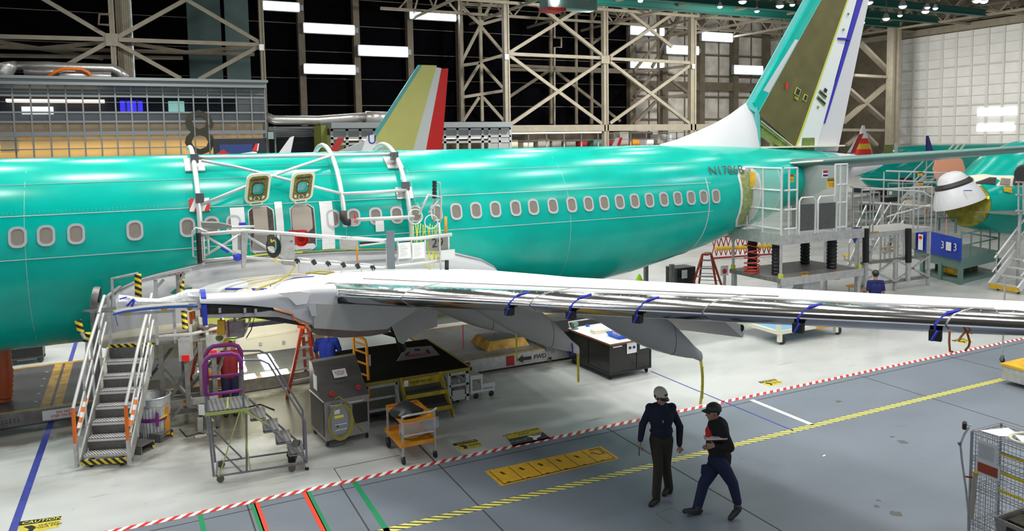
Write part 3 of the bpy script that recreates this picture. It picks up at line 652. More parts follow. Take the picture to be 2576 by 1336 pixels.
for t_, px_, py_ in ((-18, 44.2, 597), (-17, 116, 593.3), (-16, 191.6, 588.8), (-14, 339.4, 580.4), (-12, 472, 572.2), (-11, 533, 568), (-10, 588, 565), (-6, 838, 551), (-5, 890, 547.2), (-4, 945.3, 544.1), (-3, 998.1, 541), (-2, 1046, 538), (-1, 1098, 535), (0, 1147.8, 531.8), (1, 1197.4, 529.4), (2, 1246.3, 527), (3, 1297.1, 524.1), (4, 1341.9, 521.1), (5, 1390.6, 518.2), (6, 1438.1, 515.8), (7, 1480.3, 513.5), (8, 1519.8, 511.1), (9, 1558.5, 508.7), (10, 1596, 507), (11, 1632.8, 504.9), (12, 1669.1, 502.5), (13, 1703.9, 500.8), (14, 1737.6, 499), (15, 1769.7, 497.2), (16, 1801.6, 495.2)):
    TX[t_] = AY(px_, py_, 17.27).x
first = True
for t_ in WT:
    x = TX.get(t_, TX[-18]+(t_+18)*.51); p = fus(x, 3.97); p2 = fus(x, 4.07); tilt = -atan2(p2.y-p.y, .1)
    if first: o = w0; first = False
    else:
        o = w0.copy(); C.objects.link(o); o.parent = A
        for ch in (sh, gk): c = ch.copy(); C.objects.link(c); c.parent = o
    o.location = p-V((5, YC, 0)); o.rotation_euler = (tilt, 0, 0)
# surface patches following the skin
def patch(x0, x1, z0, z1, off, m_, nm, r_=None, thick=.008, n=8):
    mb = MB(); rings = []
    for i in range(n+1):
        z = z0+(z1-z0)*i/n; k = 0
        if r_:
            dz = min(z-z0, z1-z); k = r_-sqrt(max(0, r_*r_-(r_-min(dz, r_))**2))
        a, b = fus(x0+k, z, off), fus(x1-k, z, off); a2, b2 = fus(x0+k, z, off-thick), fus(x1-k, z, off-thick); rings.append([a, b, b2, a2])
    return mb.loft(rings).build(nm, m_, A)
for x0, x1, z0, z1, nm in ((1.84, 2.13, 3.33, 4.32, 0), (2.77, 2.93, 3.4, 4.40, 1), (3.74, 4.03, 3.3, 4.36, 2)): patch(x0, x1, z0, z1, .016, 'paper', 'masking_sheet')
patch(2.0, 2.14, 3.92, 4.0, .03, 'bluetape', 'blue_tape'); patch(4.97, 5.17, 3.62, 3.86, .05, 'paper', 'paper_tag')
# emergency exits: dark opening with tan panel, hatch swung up above
cavity = mat('dark_exit_cavity', (.10, .09, .07), .7, 0, noise=.6, nscale=14)
for x0, wide in ((2.20, 0), (3.08, 1)):
    patch(x0, x0+.54, 3.30, 4.33, .006, 'winring', 'exit_frame', .12, .01, 12); patch(x0+.02, x0+.52, 3.32, 4.31, .009, cavity, 'exit_opening', .11, .01, 12)
    if wide: patch(x0+.03, x0+.47, 3.72, 4.30, .02, 'taupe_l' if 'taupe_l' in M else mat('tan_cover_board', (.42, .37, .31), .6), 'cover_board', .1)
    else: patch(x0+.10, x0+.40, 3.70, 4.30, .03, mat('tan_cover_board', (.42, .37, .31), .6), 'cover_board')
    patch(x0+.05, x0+.5, 3.34, 3.46, .03, 'white', 'lower_trim', .05)
def exit_hatch(x0, zb, zt):
    a = fus(x0, zb, .06); b = V((x0+.08, a.y-.16, zt)); upd = (b-V((x0, a.y, zb))).normalized(); nx = V((1, 0, .06)).normalized(); nn = nx.cross(upd).normalized()
    o_ = V((x0, a.y-.02, zb)); h = (zt-zb)/upd.z; wd = .50
    def L(u, v, w_): return o_+nx*(u*wd)+upd*(v*h)+nn*w_
    def RR(u0, u1, v0, v1, r_, w_): return [o_+nx*((u0+u1)/2*wd+x)+upd*((v0+v1)/2*h+y)+nn*w_ for x, y in rrect((u1-u0)*wd, (v1-v0)*h, r_)]
    hh = MB().loft([RR(0, 1, .1, 1, .12, -.03), RR(0, 1, .1, 1, .12, .05), RR(.1, .9, .16, .93, .09, .06), RR(.1, .9, .16, .93, .09, .0)], False).build('exit_hatch', 'cream', A, smooth=True)
    MB().loft([RR(.1, .9, .16, .93, .09, .052), RR(.16, .84, .2, .82, .07, .052)], False).loft([RR(.16, .84, .2, .82, .07, .045), RR(.27, .73, .36, .70, .05, .04)], False).build('inner_liner', mat('olive_yellow_liner', (.30, .26, .03), .5, 0, noise=.7, nscale=22), hh)
    MB().loft([RR(.25, .75, .34, .72, .07, .055), RR(.28, .72, .37, .69, .06, .055)], False).build('window_seal', 'blackp', hh)
    MB().prism(RR(.28, .72, .37, .69, .06, -.01), nn*.01).build('window_pane', 'teal_light', hh)
    MB().bar(L(.2, .82, .06), L(.8, .82, .06), .02).build('handle_slot', 'blackp', hh)
    MB().prism([L(.18, .3, .02), L(.24, .02, .02), L(.76, .02, .02), L(.82, .3, .02), L(.72, .3, .02), L(.68, .06, .02), L(.32, .06, .02), L(.28, .3, .02)], nn*.03).build('hinge_bracket', 'cream', hh)
    MB().path([L(.4, .3, .08), L(.35, .22, .1), L(.5, .17, .09), L(.6, .24, .1), L(.5, .3, .08)], .008, 5).build('wiring', 'white', hh)
    MB().prism([L(.3, .08, .03), L(.7, .08, .03), L(.72, .15, .03), L(.28, .15, .03)], nn*.02).build('hinge_plate', mat('dark_green_plate', (.02, .12, .05), .5), hh)
exit_hatch(2.12, 4.34, 5.04); exit_hatch(3.06, 4.34, 5.05)
# registration lettering
g_ = mat('dark_grey_lettering', (.05, .08, .08), .4)
rx = AY(1788, 452, 17.5).x
text('N1786B', .40, fus(rx+.62, 4.67, .03), X3, (0, .5, 1), g_, A, 'registration_number', .004)
# rear door, unpainted, seen through the work stand
patch(16.1, 17.0, 2.95, 4.75, .012, 'white', 'door_frame', .2); patch(16.18, 16.9, 3.02, 4.68, .02, mat('yellow_green_door_skin', (.36, .42, .16), .5, 0, noise=.5, nscale=9), 'rear_door', .18); patch(16.62, 16.9, 3.05, 4.65, .03, 'grey_l', 'door_cover')
# antennas and top fittings
for x, h_ in ((-1.2, .0), (6.2, .0)): pass
o = MB().prism([(1.75, YC, 5.44), (1.95, YC, 5.56), (2.1, YC, 5.44)], (0, .04, 0)).build('beacon_cover', 'red', A)
# ---------------- wing
def xle(y): return 2.93+(14.68-y)*.4926 if y < 14.7 else 2.93-(y-14.68)*.80
def xte(y): return 8.6+.2*(13.5-y) if y < 13.5 else 8.6
def zle(y): return 2.87+.088*(14.0-y)
AF = [(0, 0), (.012, .018), (.03, .027), (.07, .037), (.13, .043), (.22, .045), (.35, .043), (.5, .033), (.65, .017), (.8, -.003), (.9, -.021), (1, -.048)]
AFL = [(1, -.054), (.85, -.055), (.65, -.05), (.45, -.056), (.25, -.054), (.12, -.044), (.05, -.030), (.015, -.016)]
def af(y, k0=0, pts=None):
    c = xte(y)-xle(y); tk = min(1.0, .55+.0*y) if False else 1.0
    sc = 3.2/max(c, 3.2) if c > 3.2 else 1.0; sc = sc**.35
    return [V((xle(y)+u*c, y, zle(y)+v*c*sc)) for u, v in (pts or AF+AFL)]
ys = [17.4, 16.6, 15.8, 15.0, 14.7, 14.2, 13.5, 12.5, 11.0, 9.5, 8.0, 6.5, 5.0, 3.5, 2.2, 2.0]
WNG = MB().loft([af(y) for y in ys]).build('wing', 'wing', A, smooth='all')
MB().loft([[V((p.x, 2*YC-p.y, p.z)) for p in af(y)][::-1] for y in ys]).build('wing', 'wing', A, smooth='all')
def upz(y, u):     # upper surface height at chord fraction
    P = af(y, pts=AF)
    for a, b, (ua, _), (ub, _) in zip(P, P[1:], AF, AF[1:]):
        if ua <= u <= ub: return a.lerp(b, (u-ua)/(ub-ua))
    return P[-1]
# polished leading edge slats
def slat(y0, y1, nm='leading_edge_slat'):
    rings = []
    n = 6
    for i in range(n+1):
        y = y0+(y1-y0)*i/n; c = xte(y)-xle(y); sc = (3.2/max(c, 3.2))**.35; r = []
        U = .42/c
        for u, v in [(q, None) for q in (U, U*.75, U*.5, U*.3, U*.15, U*.06)]:
            p = upz(y, u); r.append(p+V((-.012, 0, .012)))
        r += [V((xle(y)-.022, y, zle(y)+.012)), V((xle(y)-.025, y, zle(y)-.015)), V((xle(y)+.02*c, y, zle(y)-.024*c*sc-.016)), V((xle(y)+.05*c, y, zle(y)-.036*c*sc-.014)), V((xle(y)+.06*c, y, zle(y)-.02*c*sc)), V((xle(y)+U*.5*c, y, zle(y)+.0))]
        rings.append(r)
    return MB().loft(rings).build(nm, 'chrome', WNG, smooth=True)
for y0, y1 in ((14.72, 12.46), (12.44, 10.02), (10.0, 7.58), (7.56, 5.14), (5.12, 2.3)): slat(y0, y1)
mb = MB()
for i in range(90):
    y = 14.5-i*.13; c = xte(y)-xle(y); p = upz(y, .30/c); mb.box(p+V((0, 0, .014)), (.014, .014, .004))
mb.build('slat_rivet_row', 'white', WNG)['kind'] = 'stuff'
for y in (12.45, 10.01, 7.57): MB().path([upz(y, u/(xte(y)-xle(y)))+V((-.01, 0, .014)) for u in (.02, .08, .14, .2, .28, .41, .7)], .008, 4).build('skin_joint', 'grey', WNG)
MB().path([upz(y, .48/(xte(y)-xle(y)))+V((.03, 0, .004)) for y in (14.4, 13, 11.5, 10, 8.5, 7, 5)], .007, 4).build('skin_joint', 'grey', WNG)
MB().path([upz(y, .13+.002*(14-y))+V((.25, 0, .004)) for y in (14.6, 14.2, 13, 11.5, 10, 8.5, 7.2)], .013, 4).build('skin_joint', mat('dark_joint_sealant', (.08, .10, .09), .6), WNG)
# protective sheet on the inner wing
def wsheet(pl, m_, nm, off=.006):
    pts = [V(p) for p in pl]; cen = sum(pts, V((0, 0, 0)))/len(pts); mb = MB(); vs = []; 
    k = 6; n = len(pts)
    rings = []
    for j in range(k+1):
        f = max(1-j/k, .001)
        rings.append([cen.lerp(p, f) for p in pts])
    for r in rings:
        for p in r:
            c = xte(p.y)-xle(p.y); u = max(0.0, min(1, (p.x-xle(p.y))/c)); p.z = upz(p.y, u).z+off
    return mb.loft(rings, False).build(nm, m_, WNG)
def wpt(px_, py_, z=3.02): p = G(px_, py_, z); return V((p.x, p.y, 0))
wsheet([wpt(545, 696), wpt(600, 680), wpt(700, 673), wpt(780, 671), wpt(760, 692), wpt(690, 704), wpt(640, 716), wpt(590, 730), wpt(545, 727)], 'tan', 'tan_protective_sheet', .012)
wsheet([wpt(585, 728), wpt(640, 711), wpt(700, 696), wpt(770, 686), wpt(800, 700), wpt(740, 722), wpt(690, 732)], 'white', 'white_wing_skin_panel', .010)
MB().path([upz(p.y, max(.01, (p.x-xle(p.y))/(xte(p.y)-xle(p.y))))+V((0, 0, .016)) for p in (wpt(625, 708), wpt(680, 699), wpt(740, 690), wpt(790, 687))], .012, 4).build('blue_tape', 'bluetape', WNG)
MB().path([upz(p.y, max(.01, (p.x-xle(p.y))/(xte(p.y)-xle(p.y))))+V((0, 0, .016)) for p in (wpt(500, 722), wpt(510, 708), wpt(520, 698))], .02, 4).build('blue_tape', 'bluetape', WNG)
# flaps hanging below the trailing edge
def flap(y0, y1, drop, run, nm):
    rings = []
    for y in (y0, y1):
        b = V((xte(y)-.35, y, zle(y)-.30)); e = V((xte(y)+run, y, zle(y)-drop)); m_ = b.lerp(e, .4)+V((.10, 0, .12))
        rings.append([b, b.lerp(m_, .5)+V((.02, 0, .07)), m_, e, e+V((-.03, 0, -.03)), b.lerp(e, .5)+V((-.06, 0, -.08)), b+V((-.06, 0, -.1))])
    return MB().loft(rings).build(nm, 'grey', WNG, smooth=True)
flap(13.3, 10.3, 1.08, .42, 'flap'); flap(17.0, 13.6, 1.15, .45, 'flap')
def canoe(y, front, tip, wmax, hmax, nm='flap_track_fairing'):
    f = V(front); t_ = V(tip); rings = []; N = 14
    for i in range(N+1):
        u = i/N
        x = f.x+(t_.x-f.x)*u; zc = f.z+(t_.z-f.z)*(u**1.25); yy = f.y+(t_.y-f.y)*u
        s_ = (sin(pi*min(1, u*.92+.08)**.8))**.55 if u < .999 else .30
        s_ = max(s_, .12)
        wd = wmax*s_/2; h_ = hmax*s_/2*(1.0+.25*sin(pi*u))
        rings.append([V((x, yy+wd*cos(a), zc+h_*sin(a)*(1.0 if sin(a) < 0 else 1.0))) for a in [2*pi*k/16 for k in range(16)]])
    fa = MB().loft(rings).build(nm, 'grey', WNG, smooth='all')
    r = rings[N-4]; MB().path(r, .006, 4, closed=True).build('fairing_joint', 'blackp', fa)
    return fa
canoe(11.2, (7.0, 11.2, 2.80), (9.44, 11.2, 1.55), .42, .66); c2 = canoe(14.1, (6.1, 14.1, 2.45), (8.50, 14.1, 1.10), .42, .66); canoe(16.0, (5.7, 16.0, 2.2), (7.95, 16.0, 1.15), .36, .50)
MB().path([V((8.30, 14.1+.115*cos(a), 1.17+.16*sin(a))) for a in [2*pi*k/12 for k in range(12)]], .018, 4, closed=True).build('blue_tape', 'bluetape', c2)
# winglet-less tip cap, aileron joint
# ---------------- engine strut (pylon)
py0, py1 = 14.0, 14.5
def prow(px_, ty, by): a = AY(px_, ty, 14.25); b = AY(px_, by, 14.0); return a.x, a.z, b.z
rings = []
for px_, ty, by in ((500, 739, 764), (560, 737, 766), (620, 735, 769), (690, 727, 776), (735, 722, 800), (780, 716, 820), (840, 714, 822)):
    x, zt, zb = prow(px_, ty, by); r = []
    for k in range(9): a = pi*k/8; r.append(V((x, 14.25-.25*cos(a), (zt-.14)+.14*sin(a))))
    r = [V((x, 14.0, zb))]+r+[V((x, 14.5, zb))]; rings.append(r)
PY = MB().loft(rings).build('engine_strut', 'grey_l', A, smooth=True)
zz = lambda a, b: AY(a, b, 14.05)
cav = [zz(508, 765), zz(690, 778), zz(690, 787), zz(742, 797), zz(750, 812), zz(770, 822), zz(640, 800), zz(508, 800)]
MB().prism([V((p.x, 14.07, p.z)) for p in cav], (0, .36, 0)).build('strut_cavity', mat('dark_zinc_structure', (.035, .033, .028), .6, 0, noise=.5, nscale=25), PY)
MB().prism([V((p.x, 14.02, p.z)) for p in (zz(515, 792), zz(640, 787), zz(680, 781), zz(720, 790), zz(770, 806), zz(775, 814), zz(700, 797), zz(640, 796), zz(515, 800))], (0, .08, 0)).build('lower_spar', 'grey', PY)
for px_, py_ in ((552, 778), (615, 778), (642, 780)): p = zz(px_, py_); MB().tube((p.x, 14.0, p.z+.03), (p.x, 14.0, p.z-.05), .025).build('fitting', 'alu', PY)
MB().path([V((zz(a, b).x, 13.985, zz(a, b).z)) for a, b in ((690, 777), (718, 785), (735, 789), (737, 800), (755, 812), (778, 815))], .014, 6).build('orange_edge_seal', 'orange_r', PY)
p = AY(510, 750, 14); MB().loft([[V((x, 14.25-.262*cos(a), p.z-.30+.0+(.36*sin(a)+.05 if sin(a) > 0 else 0)-(.18 if k in (0, 8) else 0))) for k, a in enumerate([pi*k/8 for k in range(9)])] for x in (p.x-.02, p.x+.06)], False, False).build('blue_tape', 'bluetape', PY)
q = [AY(*a, 13.97) for a in ((698, 738), (752, 733), (780, 737), (772, 764), (745, 768), (728, 750))]
MB().slab(q, .012).build('white_cloth', 'paper', PY)
q = [AY(*a, 13.93) for a in ((778, 762), (794, 762), (796, 795), (784, 795), (776, 772))]; MB().slab(q, .02).build('end_bracket', 'grey_l', PY)
af_ = [AY(*a, 13.95) for a in ((788, 764), (900, 766), (1010, 772), (1060, 775), (1015, 800), (975, 828), (900, 833), (790, 826))]
MB().prism([V((p.x, 13.95, p.z)) for p in af_], (0, .55, 0)).build('strut_fairing', 'grey', PY)
hb = [AY(*a, 13.97) for a in ((782, 826), (900, 833), (985, 826), (975, 838), (930, 846), (860, 850), (800, 843), (783, 835))]
MB().prism([V((p.x, 13.97, p.z)) for p in hb], (0, .5, 0)).build('heat_shield', 'brownm', PY)
for i in range(24):
    pass
gd = [AY(*a, 14.75) for a in ((1040, 770), (1100, 780), (1100, 822), (1062, 833), (1030, 850), (1014, 866), (1005, 862), (985, 815), (1010, 780))]
MB().prism([V((p.x, 14.75, p.z)) for p in gd], (0, .10, 0)).build('inboard_door_panel', 'grey', A)
lg = MB().tube(AY(990, 790, 15.3), AY(1012, 880, 15.6), .09).tube(AY(975, 810, 15.2), AY(1000, 850, 15.4), .05).tube(AY(962, 835, 15.1), AY(1015, 850, 15.5), .045)
lg.build('landing_gear_leg', mat('dark_oily_metal', (.05, .048, .04), .35, .6), A, True)
# ---------------- wing to body fairing
FT = [(-.75, 2.45), (-.45, 2.78), (.1, 3.02), (1.2, 3.20), (2.5, 3.26), (4, 3.24), (5.5, 3.16), (6.9, 3.0), (7.7, 2.75), (8.2, 2.45), (8.42, 2.2)]
def ftop(x):
    for a, b in zip(FT, FT[1:]):
        if a[0] <= x <= b[0]: return a[1]+(b[1]-a[1])*(x-a[0])/(b[0]-a[0])
    return FT[0][1] if x < 0 else FT[-1][1]
def fair(side, zlo_k, zhi_k, m_, nm):
    rings = []; n = 24
    for i in range(n+1):
        x = -.75+9.17*i/n; e = min(1, (x+.75)/2.0, (8.42-x)/2.2); e = max(e, 0)**.5
        r = []; zt = ftop(x); 
        for k in range(15):
            u = zlo_k+(zhi_k-zlo_k)*k/14; z = zt+(1.1+.35*(1-e)-zt)*u
            bul = 1.88+.17*e*min(1, u*5); ed = (1-max(0, (u-.55)/.45)**3)**.5 if u > .55 else 1
            yb = bul*ed; fy = YC-fus(x, max(z, 1.5), .012).y
            r.append(V((x, YC+side*max(yb if u > .05 else fy, fy if u < .3 else 0), z)))
        rings.append(r)
    return MB().loft(rings, False, False).build(nm, m_, A, smooth='all')
for s_ in (-1, 1):
    fair(s_, 0, .56, 'grey_l', 'body_fairing'); fair(s_, .56, 1, 'cream', 'lower_body_fairing')
MB().bb((-.4, YC-1.25, 1.1), (8.0, YC+1.25, 1.5)).build('keel_panel', 'cream', A)
# cream belly door seen under the strut
q = [AY(*a, 16.95) for a in ((498, 796), (783, 818), (783, 868), (515, 905))]
mb = MB().prism([V((p.x, 16.9, p.z)) for p in q], (0, .06, 0)); BD = mb.build('belly_panel', 'cream', A)
MB().bar(AY(620, 852, 16.88), AY(745, 832, 16.88), .03).build('stiffener_tube', 'cream', BD)
for px_, py_ in ((655, 862), (713, 858)): MB().tube(AY(px_, py_, 16.88), AY(px_, py_+8, 16.85), .03).build('latch_fitting', 'alu', BD)
MB().prism([AY(*a, 16.86) for a in ((510, 800), (700, 803), (775, 812), (700, 812), (510, 812))], (0, .03, 0)).build('yellow_edge', 'yellowgreen', BD)
MB().bb(AY(661, 845, 16.88), AY(673, 842, 16.87)).build('orange_label', 'orange', BD)
seam([fus(x*.1, ftop(x*.1)+.03, .02) for x in range(12, 34)], .022, 'yellowgreen', 'yellow_edge_strip'); seam([fus(x*.1, ftop(x*.1)+.03, .02) for x in range(33, 58)], .022, 'green_p', 'green_edge_strip')
seam([fus(x*.25, ftop(x*.25)-.02, .03) for x in range(-2, 33)], .012, 'grey_l', 'fairing_edge')
p = AY(455, 727, 17.0); MB().prism([AY(*a, 16.95) for a in ((428, 738), (440, 727), (484, 722), (482, 731), (440, 741))], (0, .02, 0)).build('access_opening', 'teal_dark', A)
# ---------------- tail fin
def FX(a, b): p = AY(a, b, YC); return (p.x, p.z)
def ext(p, q, z): k = (z-p[1])/(q[1]-p[1]); return (p[0]+(q[0]-p[0])*k, z)
ZT = 12.5
def fpanel(nm, m_, fl, fh, al, ah, hf, ha, parent=A, hk=.45, y_off=0.0):
    # fore-low, fore-high, aft-low, aft-high in XZ; half thickness fore / aft at the base
    def P(p, h): return V((p[0], YC-h-y_off, p[1])), V((p[0], YC+h+y_off, p[1]))
    a, a2 = P(fl, hf); b, b2 = P(fh, hf*hk); c, c2 = P(ah, ha*hk); d, d2 = P(al, ha)
    return MB().add([a, b, c, d, a2, b2, c2, d2], [(0, 1, 2, 3), (7, 6, 5, 4), (4, 5, 1, 0), (5, 6, 2, 1), (6, 7, 3, 2), (7, 4, 0, 3)]).build(nm, m_, parent)
le0, le1 = FX(1872, 268), FX(2020, 0); o0, o1 = FX(1899, 287), FX(2061, 0); w0_, w1_ = FX(1993, 372), FX(2127, 0); b0_, b1_ = FX(2068, 296), FX(2151, 0); c1_ = FX(2165, 0); d0_, d1_ = FX(2107, 380), FX(2178, 0); e0_ = FX(2038, 378)
leT, oT, wT, bT, cT, dT = ext(le0, le1, ZT), ext(o0, o1, ZT), ext(w0_, w1_, ZT), ext(b0_, b1_, ZT), ext(b0_, c1_, ZT), ext(d0_, d1_, ZT)
FIN = fpanel('tail_fin', 'olive', o0, oT, w0_, wT, .15, .16)
fpanel('leading_edge', 'teal_light', (le0[0]+.02, le0[1]), leT, o0, oT, .02, .15, FIN)
fpanel('leading_edge_strip', 'teal', (le0[0]+.30, le0[1]+.12), (leT[0]+.28, ZT), (o0[0]-.01, o0[1]+.05), (oT[0]-.01, ZT), .125, .152, FIN)
s0, s1 = FX(1913, 228), FX(1994, 100); fpanel('grey_edge_panel', 'grey_l', s0, s1, (s0[0]+.22, s0[1]-.08), (s1[0]+.12, s1[1]-.02), .13, .15, FIN, .9)
rear_b = ext(b0_, b1_, e0_[1])
fpanel('fin_rear_panel', 'wing', w0_, wT, rear_b, bT, .16, .12, FIN)
fpanel('yellow_green_joint', 'yellowgreen', (w0_[0]-.05, w0_[1]), (wT[0]-.03, ZT), (w0_[0]+.04, w0_[1]), (wT[0]+.03, ZT), .166, .166, FIN)
RUD = fpanel('rudder', 'white', e0_, cT, d0_, dT, .10, .015)
fpanel('blue_stripe', 'blue', (b0_[0]-.02, b0_[1]-.2), bT, (b0_[0]+.03, b0_[1]-.2), cT, .125, .115, RUD)
p = FX(2130, 100); q = FX(2100, 98); MB().bb((q[0], YC-.17, p[1]-.03), (p[0], YC-.1, p[1]+.03)).build('blue_stripe', 'blue', RUD)
def fbox(px_, py_, w_, h_, m_, nm, y=.17, rot=.45, par=FIN):
    x, z = FX(px_, py_); R = Matrix.Rotation(rot, 3, 'Y'); return MB().box((x, YC-y, z), (w_, .02, h_), R=R).build(nm, m_, par)
for px_, py_, w_, h_ in ((1997, 232, .17, .20), (2016, 247, .12, .17)): fbox(px_, py_, w_+.05, h_+.05, 'yellowgreen', 'port_frame', .165); fbox(px_, py_, w_, h_, 'blackp', 'access_opening', .172)
fbox(1993, 248, .17, .1, 'bulk', 'access_cover', .175)
for px_, py_, l_ in ((2061, 238, .40), (2057, 254, .46)): fbox(px_, py_, l_, .12, 'green_p', 'port_frame', .15, .6); fbox(px_, py_, l_*.85, .06, 'blackp', 'access_opening', .158, .5)
fbox(2068, 228, .14, .12, 'blackp', 'access_opening', .15, .5); fbox(2049, 270, .08, .08, 'bulk', 'access_cover', .155)
fbox(1968, 217, .06, .22, 'red', 'red_flag_tag', .2, .2)
for px_, py_ in ((2125, 37), (2113, 76)): x, z = FX(px_, py_); MB().tube((x, YC-.145, z), (x, YC-.16, z), .045, n=10).build('round_fitting', 'green_p', FIN)
# fin root structure
x1_, z1_ = FX(1905, 305); x2_, z2_ = FX(1990, 372)
MB().bar((x1_, YC-.10, z1_-.05), (x2_, YC-.10, z2_-.02), .10, .14).build('root_rib', 'green_p', FIN); MB().bar((x1_+.1, YC, z1_-.25), (x2_-.1, YC, z2_-.08), .22, .3).build('root_spar', 'green_p', FIN)
MB().bar((x1_, YC-.16, z1_), (x2_, YC-.16, z2_), .04, .03).build('root_edge', 'grey_l', FIN)
x3_, z3_ = FX(2035, 365); MB().bb((x2_+.05, YC-.15, prof(x3_)[0]-.05), (x3_+.1, YC+.15, z3_+.25)).build('root_fitting', 'green_p', FIN)
# dorsal fairing
dl = [FX(1660, 363), FX(1700, 352), FX(1740, 336), FX(1790, 314), FX(1830, 292), FX(1860, 270), FX(1877, 258)]
rings = []
for i, (x, z) in enumerate(dl):
    zb = prof(x)[0]-.06; rings.append([V((x, YC, z)), V((x, YC-.05-.035*i, (z*.5+zb*.5))), V((x, YC-.20-.03*i, zb-.04)), V((x, YC+.20+.03*i, zb-.04)), V((x, YC+.05+.035*i, (z*.5+zb*.5)))])
x, z = FX(1893, 270); zb = prof(x)[0]-.06; rings.append([V((x, YC, z-.1)), V((x+.03, YC-.17, (z+zb)/2)), V((x+.05, YC-.3, zb)), V((x+.05, YC+.3, zb)), V((x+.03, YC+.17, (z+zb)/2))])
MB().loft(rings).build('dorsal_fairing', 'white', A, smooth=True)
a_, b_ = FX(1894, 262), FX(1918, 245)
fpanel('fin_root_fairing', 'teal_light', (a_[0]+.02, prof(a_[0])[0]-.05), (a_[0], a_[1]-.1), (FX(1903, 368)[0]+.02, prof(a_[0])[0]-.05), FX(1902, 290), .17, .17, A, 1.0)
MB().bb((FX(1900, 0)[0], YC-.33, prof(19)[0]+.0), (FX(2060, 0)[0]+1.0, YC+.33, prof(19)[0]+.05)).build('fin_base_plate', 'cream', A)
# tail plane
rings = []
def hs(y, c, x0, z): return [V((x0+u*c, y, z+v*c)) for u, v in AF+AFL]
lx = lambda y: 19.0+(17.9-y)*.62
for y in (18.4, 17.6, 16.0, 14.0, 12.0): rings.append(hs(y, 3.6-(18.4-y)*.36, 18.7+(17.9-y)*.62, 4.83+(17.6-y)*.085))
HT = MB().loft(rings).build('horizontal_stabilizer', 'teal_dark2' if 'teal_dark2' in M else mat('grey_teal_leading_edge', (.10, .22, .20), .3), A, smooth='all')
MB().loft([[p+V((-.03, 0, .01)) for p in hs(y, .8, 18.7+(17.9-y)*.62, 4.83+(17.6-y)*.085)] for y in (18.2, 17.6, 17.1)]).build('root_cap', 'cream', HT, smooth='all')
MB().loft([[V((p.x, 2*YC-p.y, p.z)) for p in r][::-1] for r in rings]).build('horizontal_stabilizer', 'grey_l', A, smooth='all')
MB().loft([[V((x, 18.2+.0, z)), V((x, 17.8, z-.1)), V((x, 17.75, z-.5)), V((x, 18.2, z-.55))] for x, z in ((19.2, 4.75), (20.2, 4.85), (21.0, 4.8))]).build('stabilizer_seal_plate', 'grey_l', A)
# ============================================================ OVERWING TOOLING FRAME
def onfus(a, b, off=.0):
    d = ray(a, b); lo, hi = 12.0/d.y, YC/d.y
    def ins(k):
        p = CAMP+d*k; t, bo, h = prof(p.x); zm = fz(p.x); rz = (t-zm+off) if p.z > zm else (zm-bo+off)
        return ((p.y-YC)/(h+off))**2+((p.z-zm)/rz)**2 < 1
    for _ in range(40):
        m_ = (lo+hi)/2
        if ins(m_): hi = m_
        else: lo = m_
    return CAMP+d*hi
T = thing('tooling_platform', 'silver tubular access frame marked 29, clamped over the fuselage above the wing', 'access platform', (3.6, 16.4, 2.95))
def Tt(name, pts, r, m_='alu_w', par=None, n=8): return MB().path(pts, r, n).build(name, m_, par or T, smooth='all')
def hoop(x, a0, a1, off, n=22):
    t, b, h = prof(x); zm = fz(x); r = []
    for i in range(n+1):
        a = radians(a0+(a1-a0)*i/n); r.append(V((x, YC-(h+off)*cos(a), zm+(t-zm+off)*sin(a) if sin(a) > 0 else zm+(zm-b+off)*sin(a))))
    return r
Tt('hoop_tube', hoop(1.22, -8, 100, .17), .055); Tt('hoop_tube', hoop(4.24, 8, 118, .17), .055); Tt('hoop_tube', hoop(5.78, -2, 112, .17), .055)
def seg(name, pts, r, m_='alu_w', off=.2): return Tt(name, [onfus(a, b, off) for a, b in pts], r, m_)
seg('crown_tube', [(492, 397), (620, 395), (760, 392), (880, 390), (992, 388)], .045)
seg('diagonal_tube', [(507, 404), (590, 419), (667, 438), (760, 462), (857, 487)], .035); seg('diagonal_tube', [(509, 514), (617, 470), (692, 440), (760, 416), (832, 392)], .035)
seg('side_tube', [(862, 488), (940, 484), (1022, 478)], .04)
p0, p1 = onfus(897, 553, .24), onfus(1042, 546, .24)
Tt('lower_side_tube', [p0, p1], .045); Tt('foam_sleeve', [onfus(863, 532, .19), onfus(864, 550, .2), onfus(870, 558, .22), onfus(882, 560, .24)], .085, 'black')
MB().box(onfus(888, 558, .25), (.12, .12, .14)).build('clamp_joint', 'steel', T); MB().tube(onfus(893, 540, .3), onfus(893, 560, .3), .02).build('red_clamp_handle', 'red', T)
for (a, b), st in (((489, 399), 0), ((502, 498), 1), ((992, 393), 0), ((1020, 468), 0)):
    c = onfus(a, b, .20); f = onfus(a+2, b+18, .03)
    MB().box(c, (.16, .16, .20)).build('clamp_block', mat('dark_grey_clamp', (.13, .13, .14), .4, .4), T)
    t_ = fus(c.x, f.z+.12, .03); t2 = fus(c.x, f.z-.14, .03)
    MB().slab([t_-X3*.2, t_+X3*.2, t2+X3*.2, t2-X3*.2], .04).build('pressure_pad', 'redwhite_tape' if st else 'alu', T)
    MB().tube(c, f, .03).build('pad_stem', 'steel', T)
def B(a, b, Y=16.4): return AY(a, b, Y)
def bt(name, pts, r=.03, m_='alu_w', Y=16.4): return Tt(name, [B(a, b, Y) for a, b in pts], r, m_)
bt('top_rail', [(504, 590), (600, 582), (622, 581), (700, 586), (820, 595), (965, 605), (1050, 600), (1136, 590)], .042)
bt('bottom_rail', [(508, 657), (590, 648), (620, 647), (700, 655), (820, 665), (960, 674), (1060, 662), (1118, 655)], .036)
bt('far_top_rail', [(500, 577), (560, 572), (640, 570)], .03, Y=17.0)
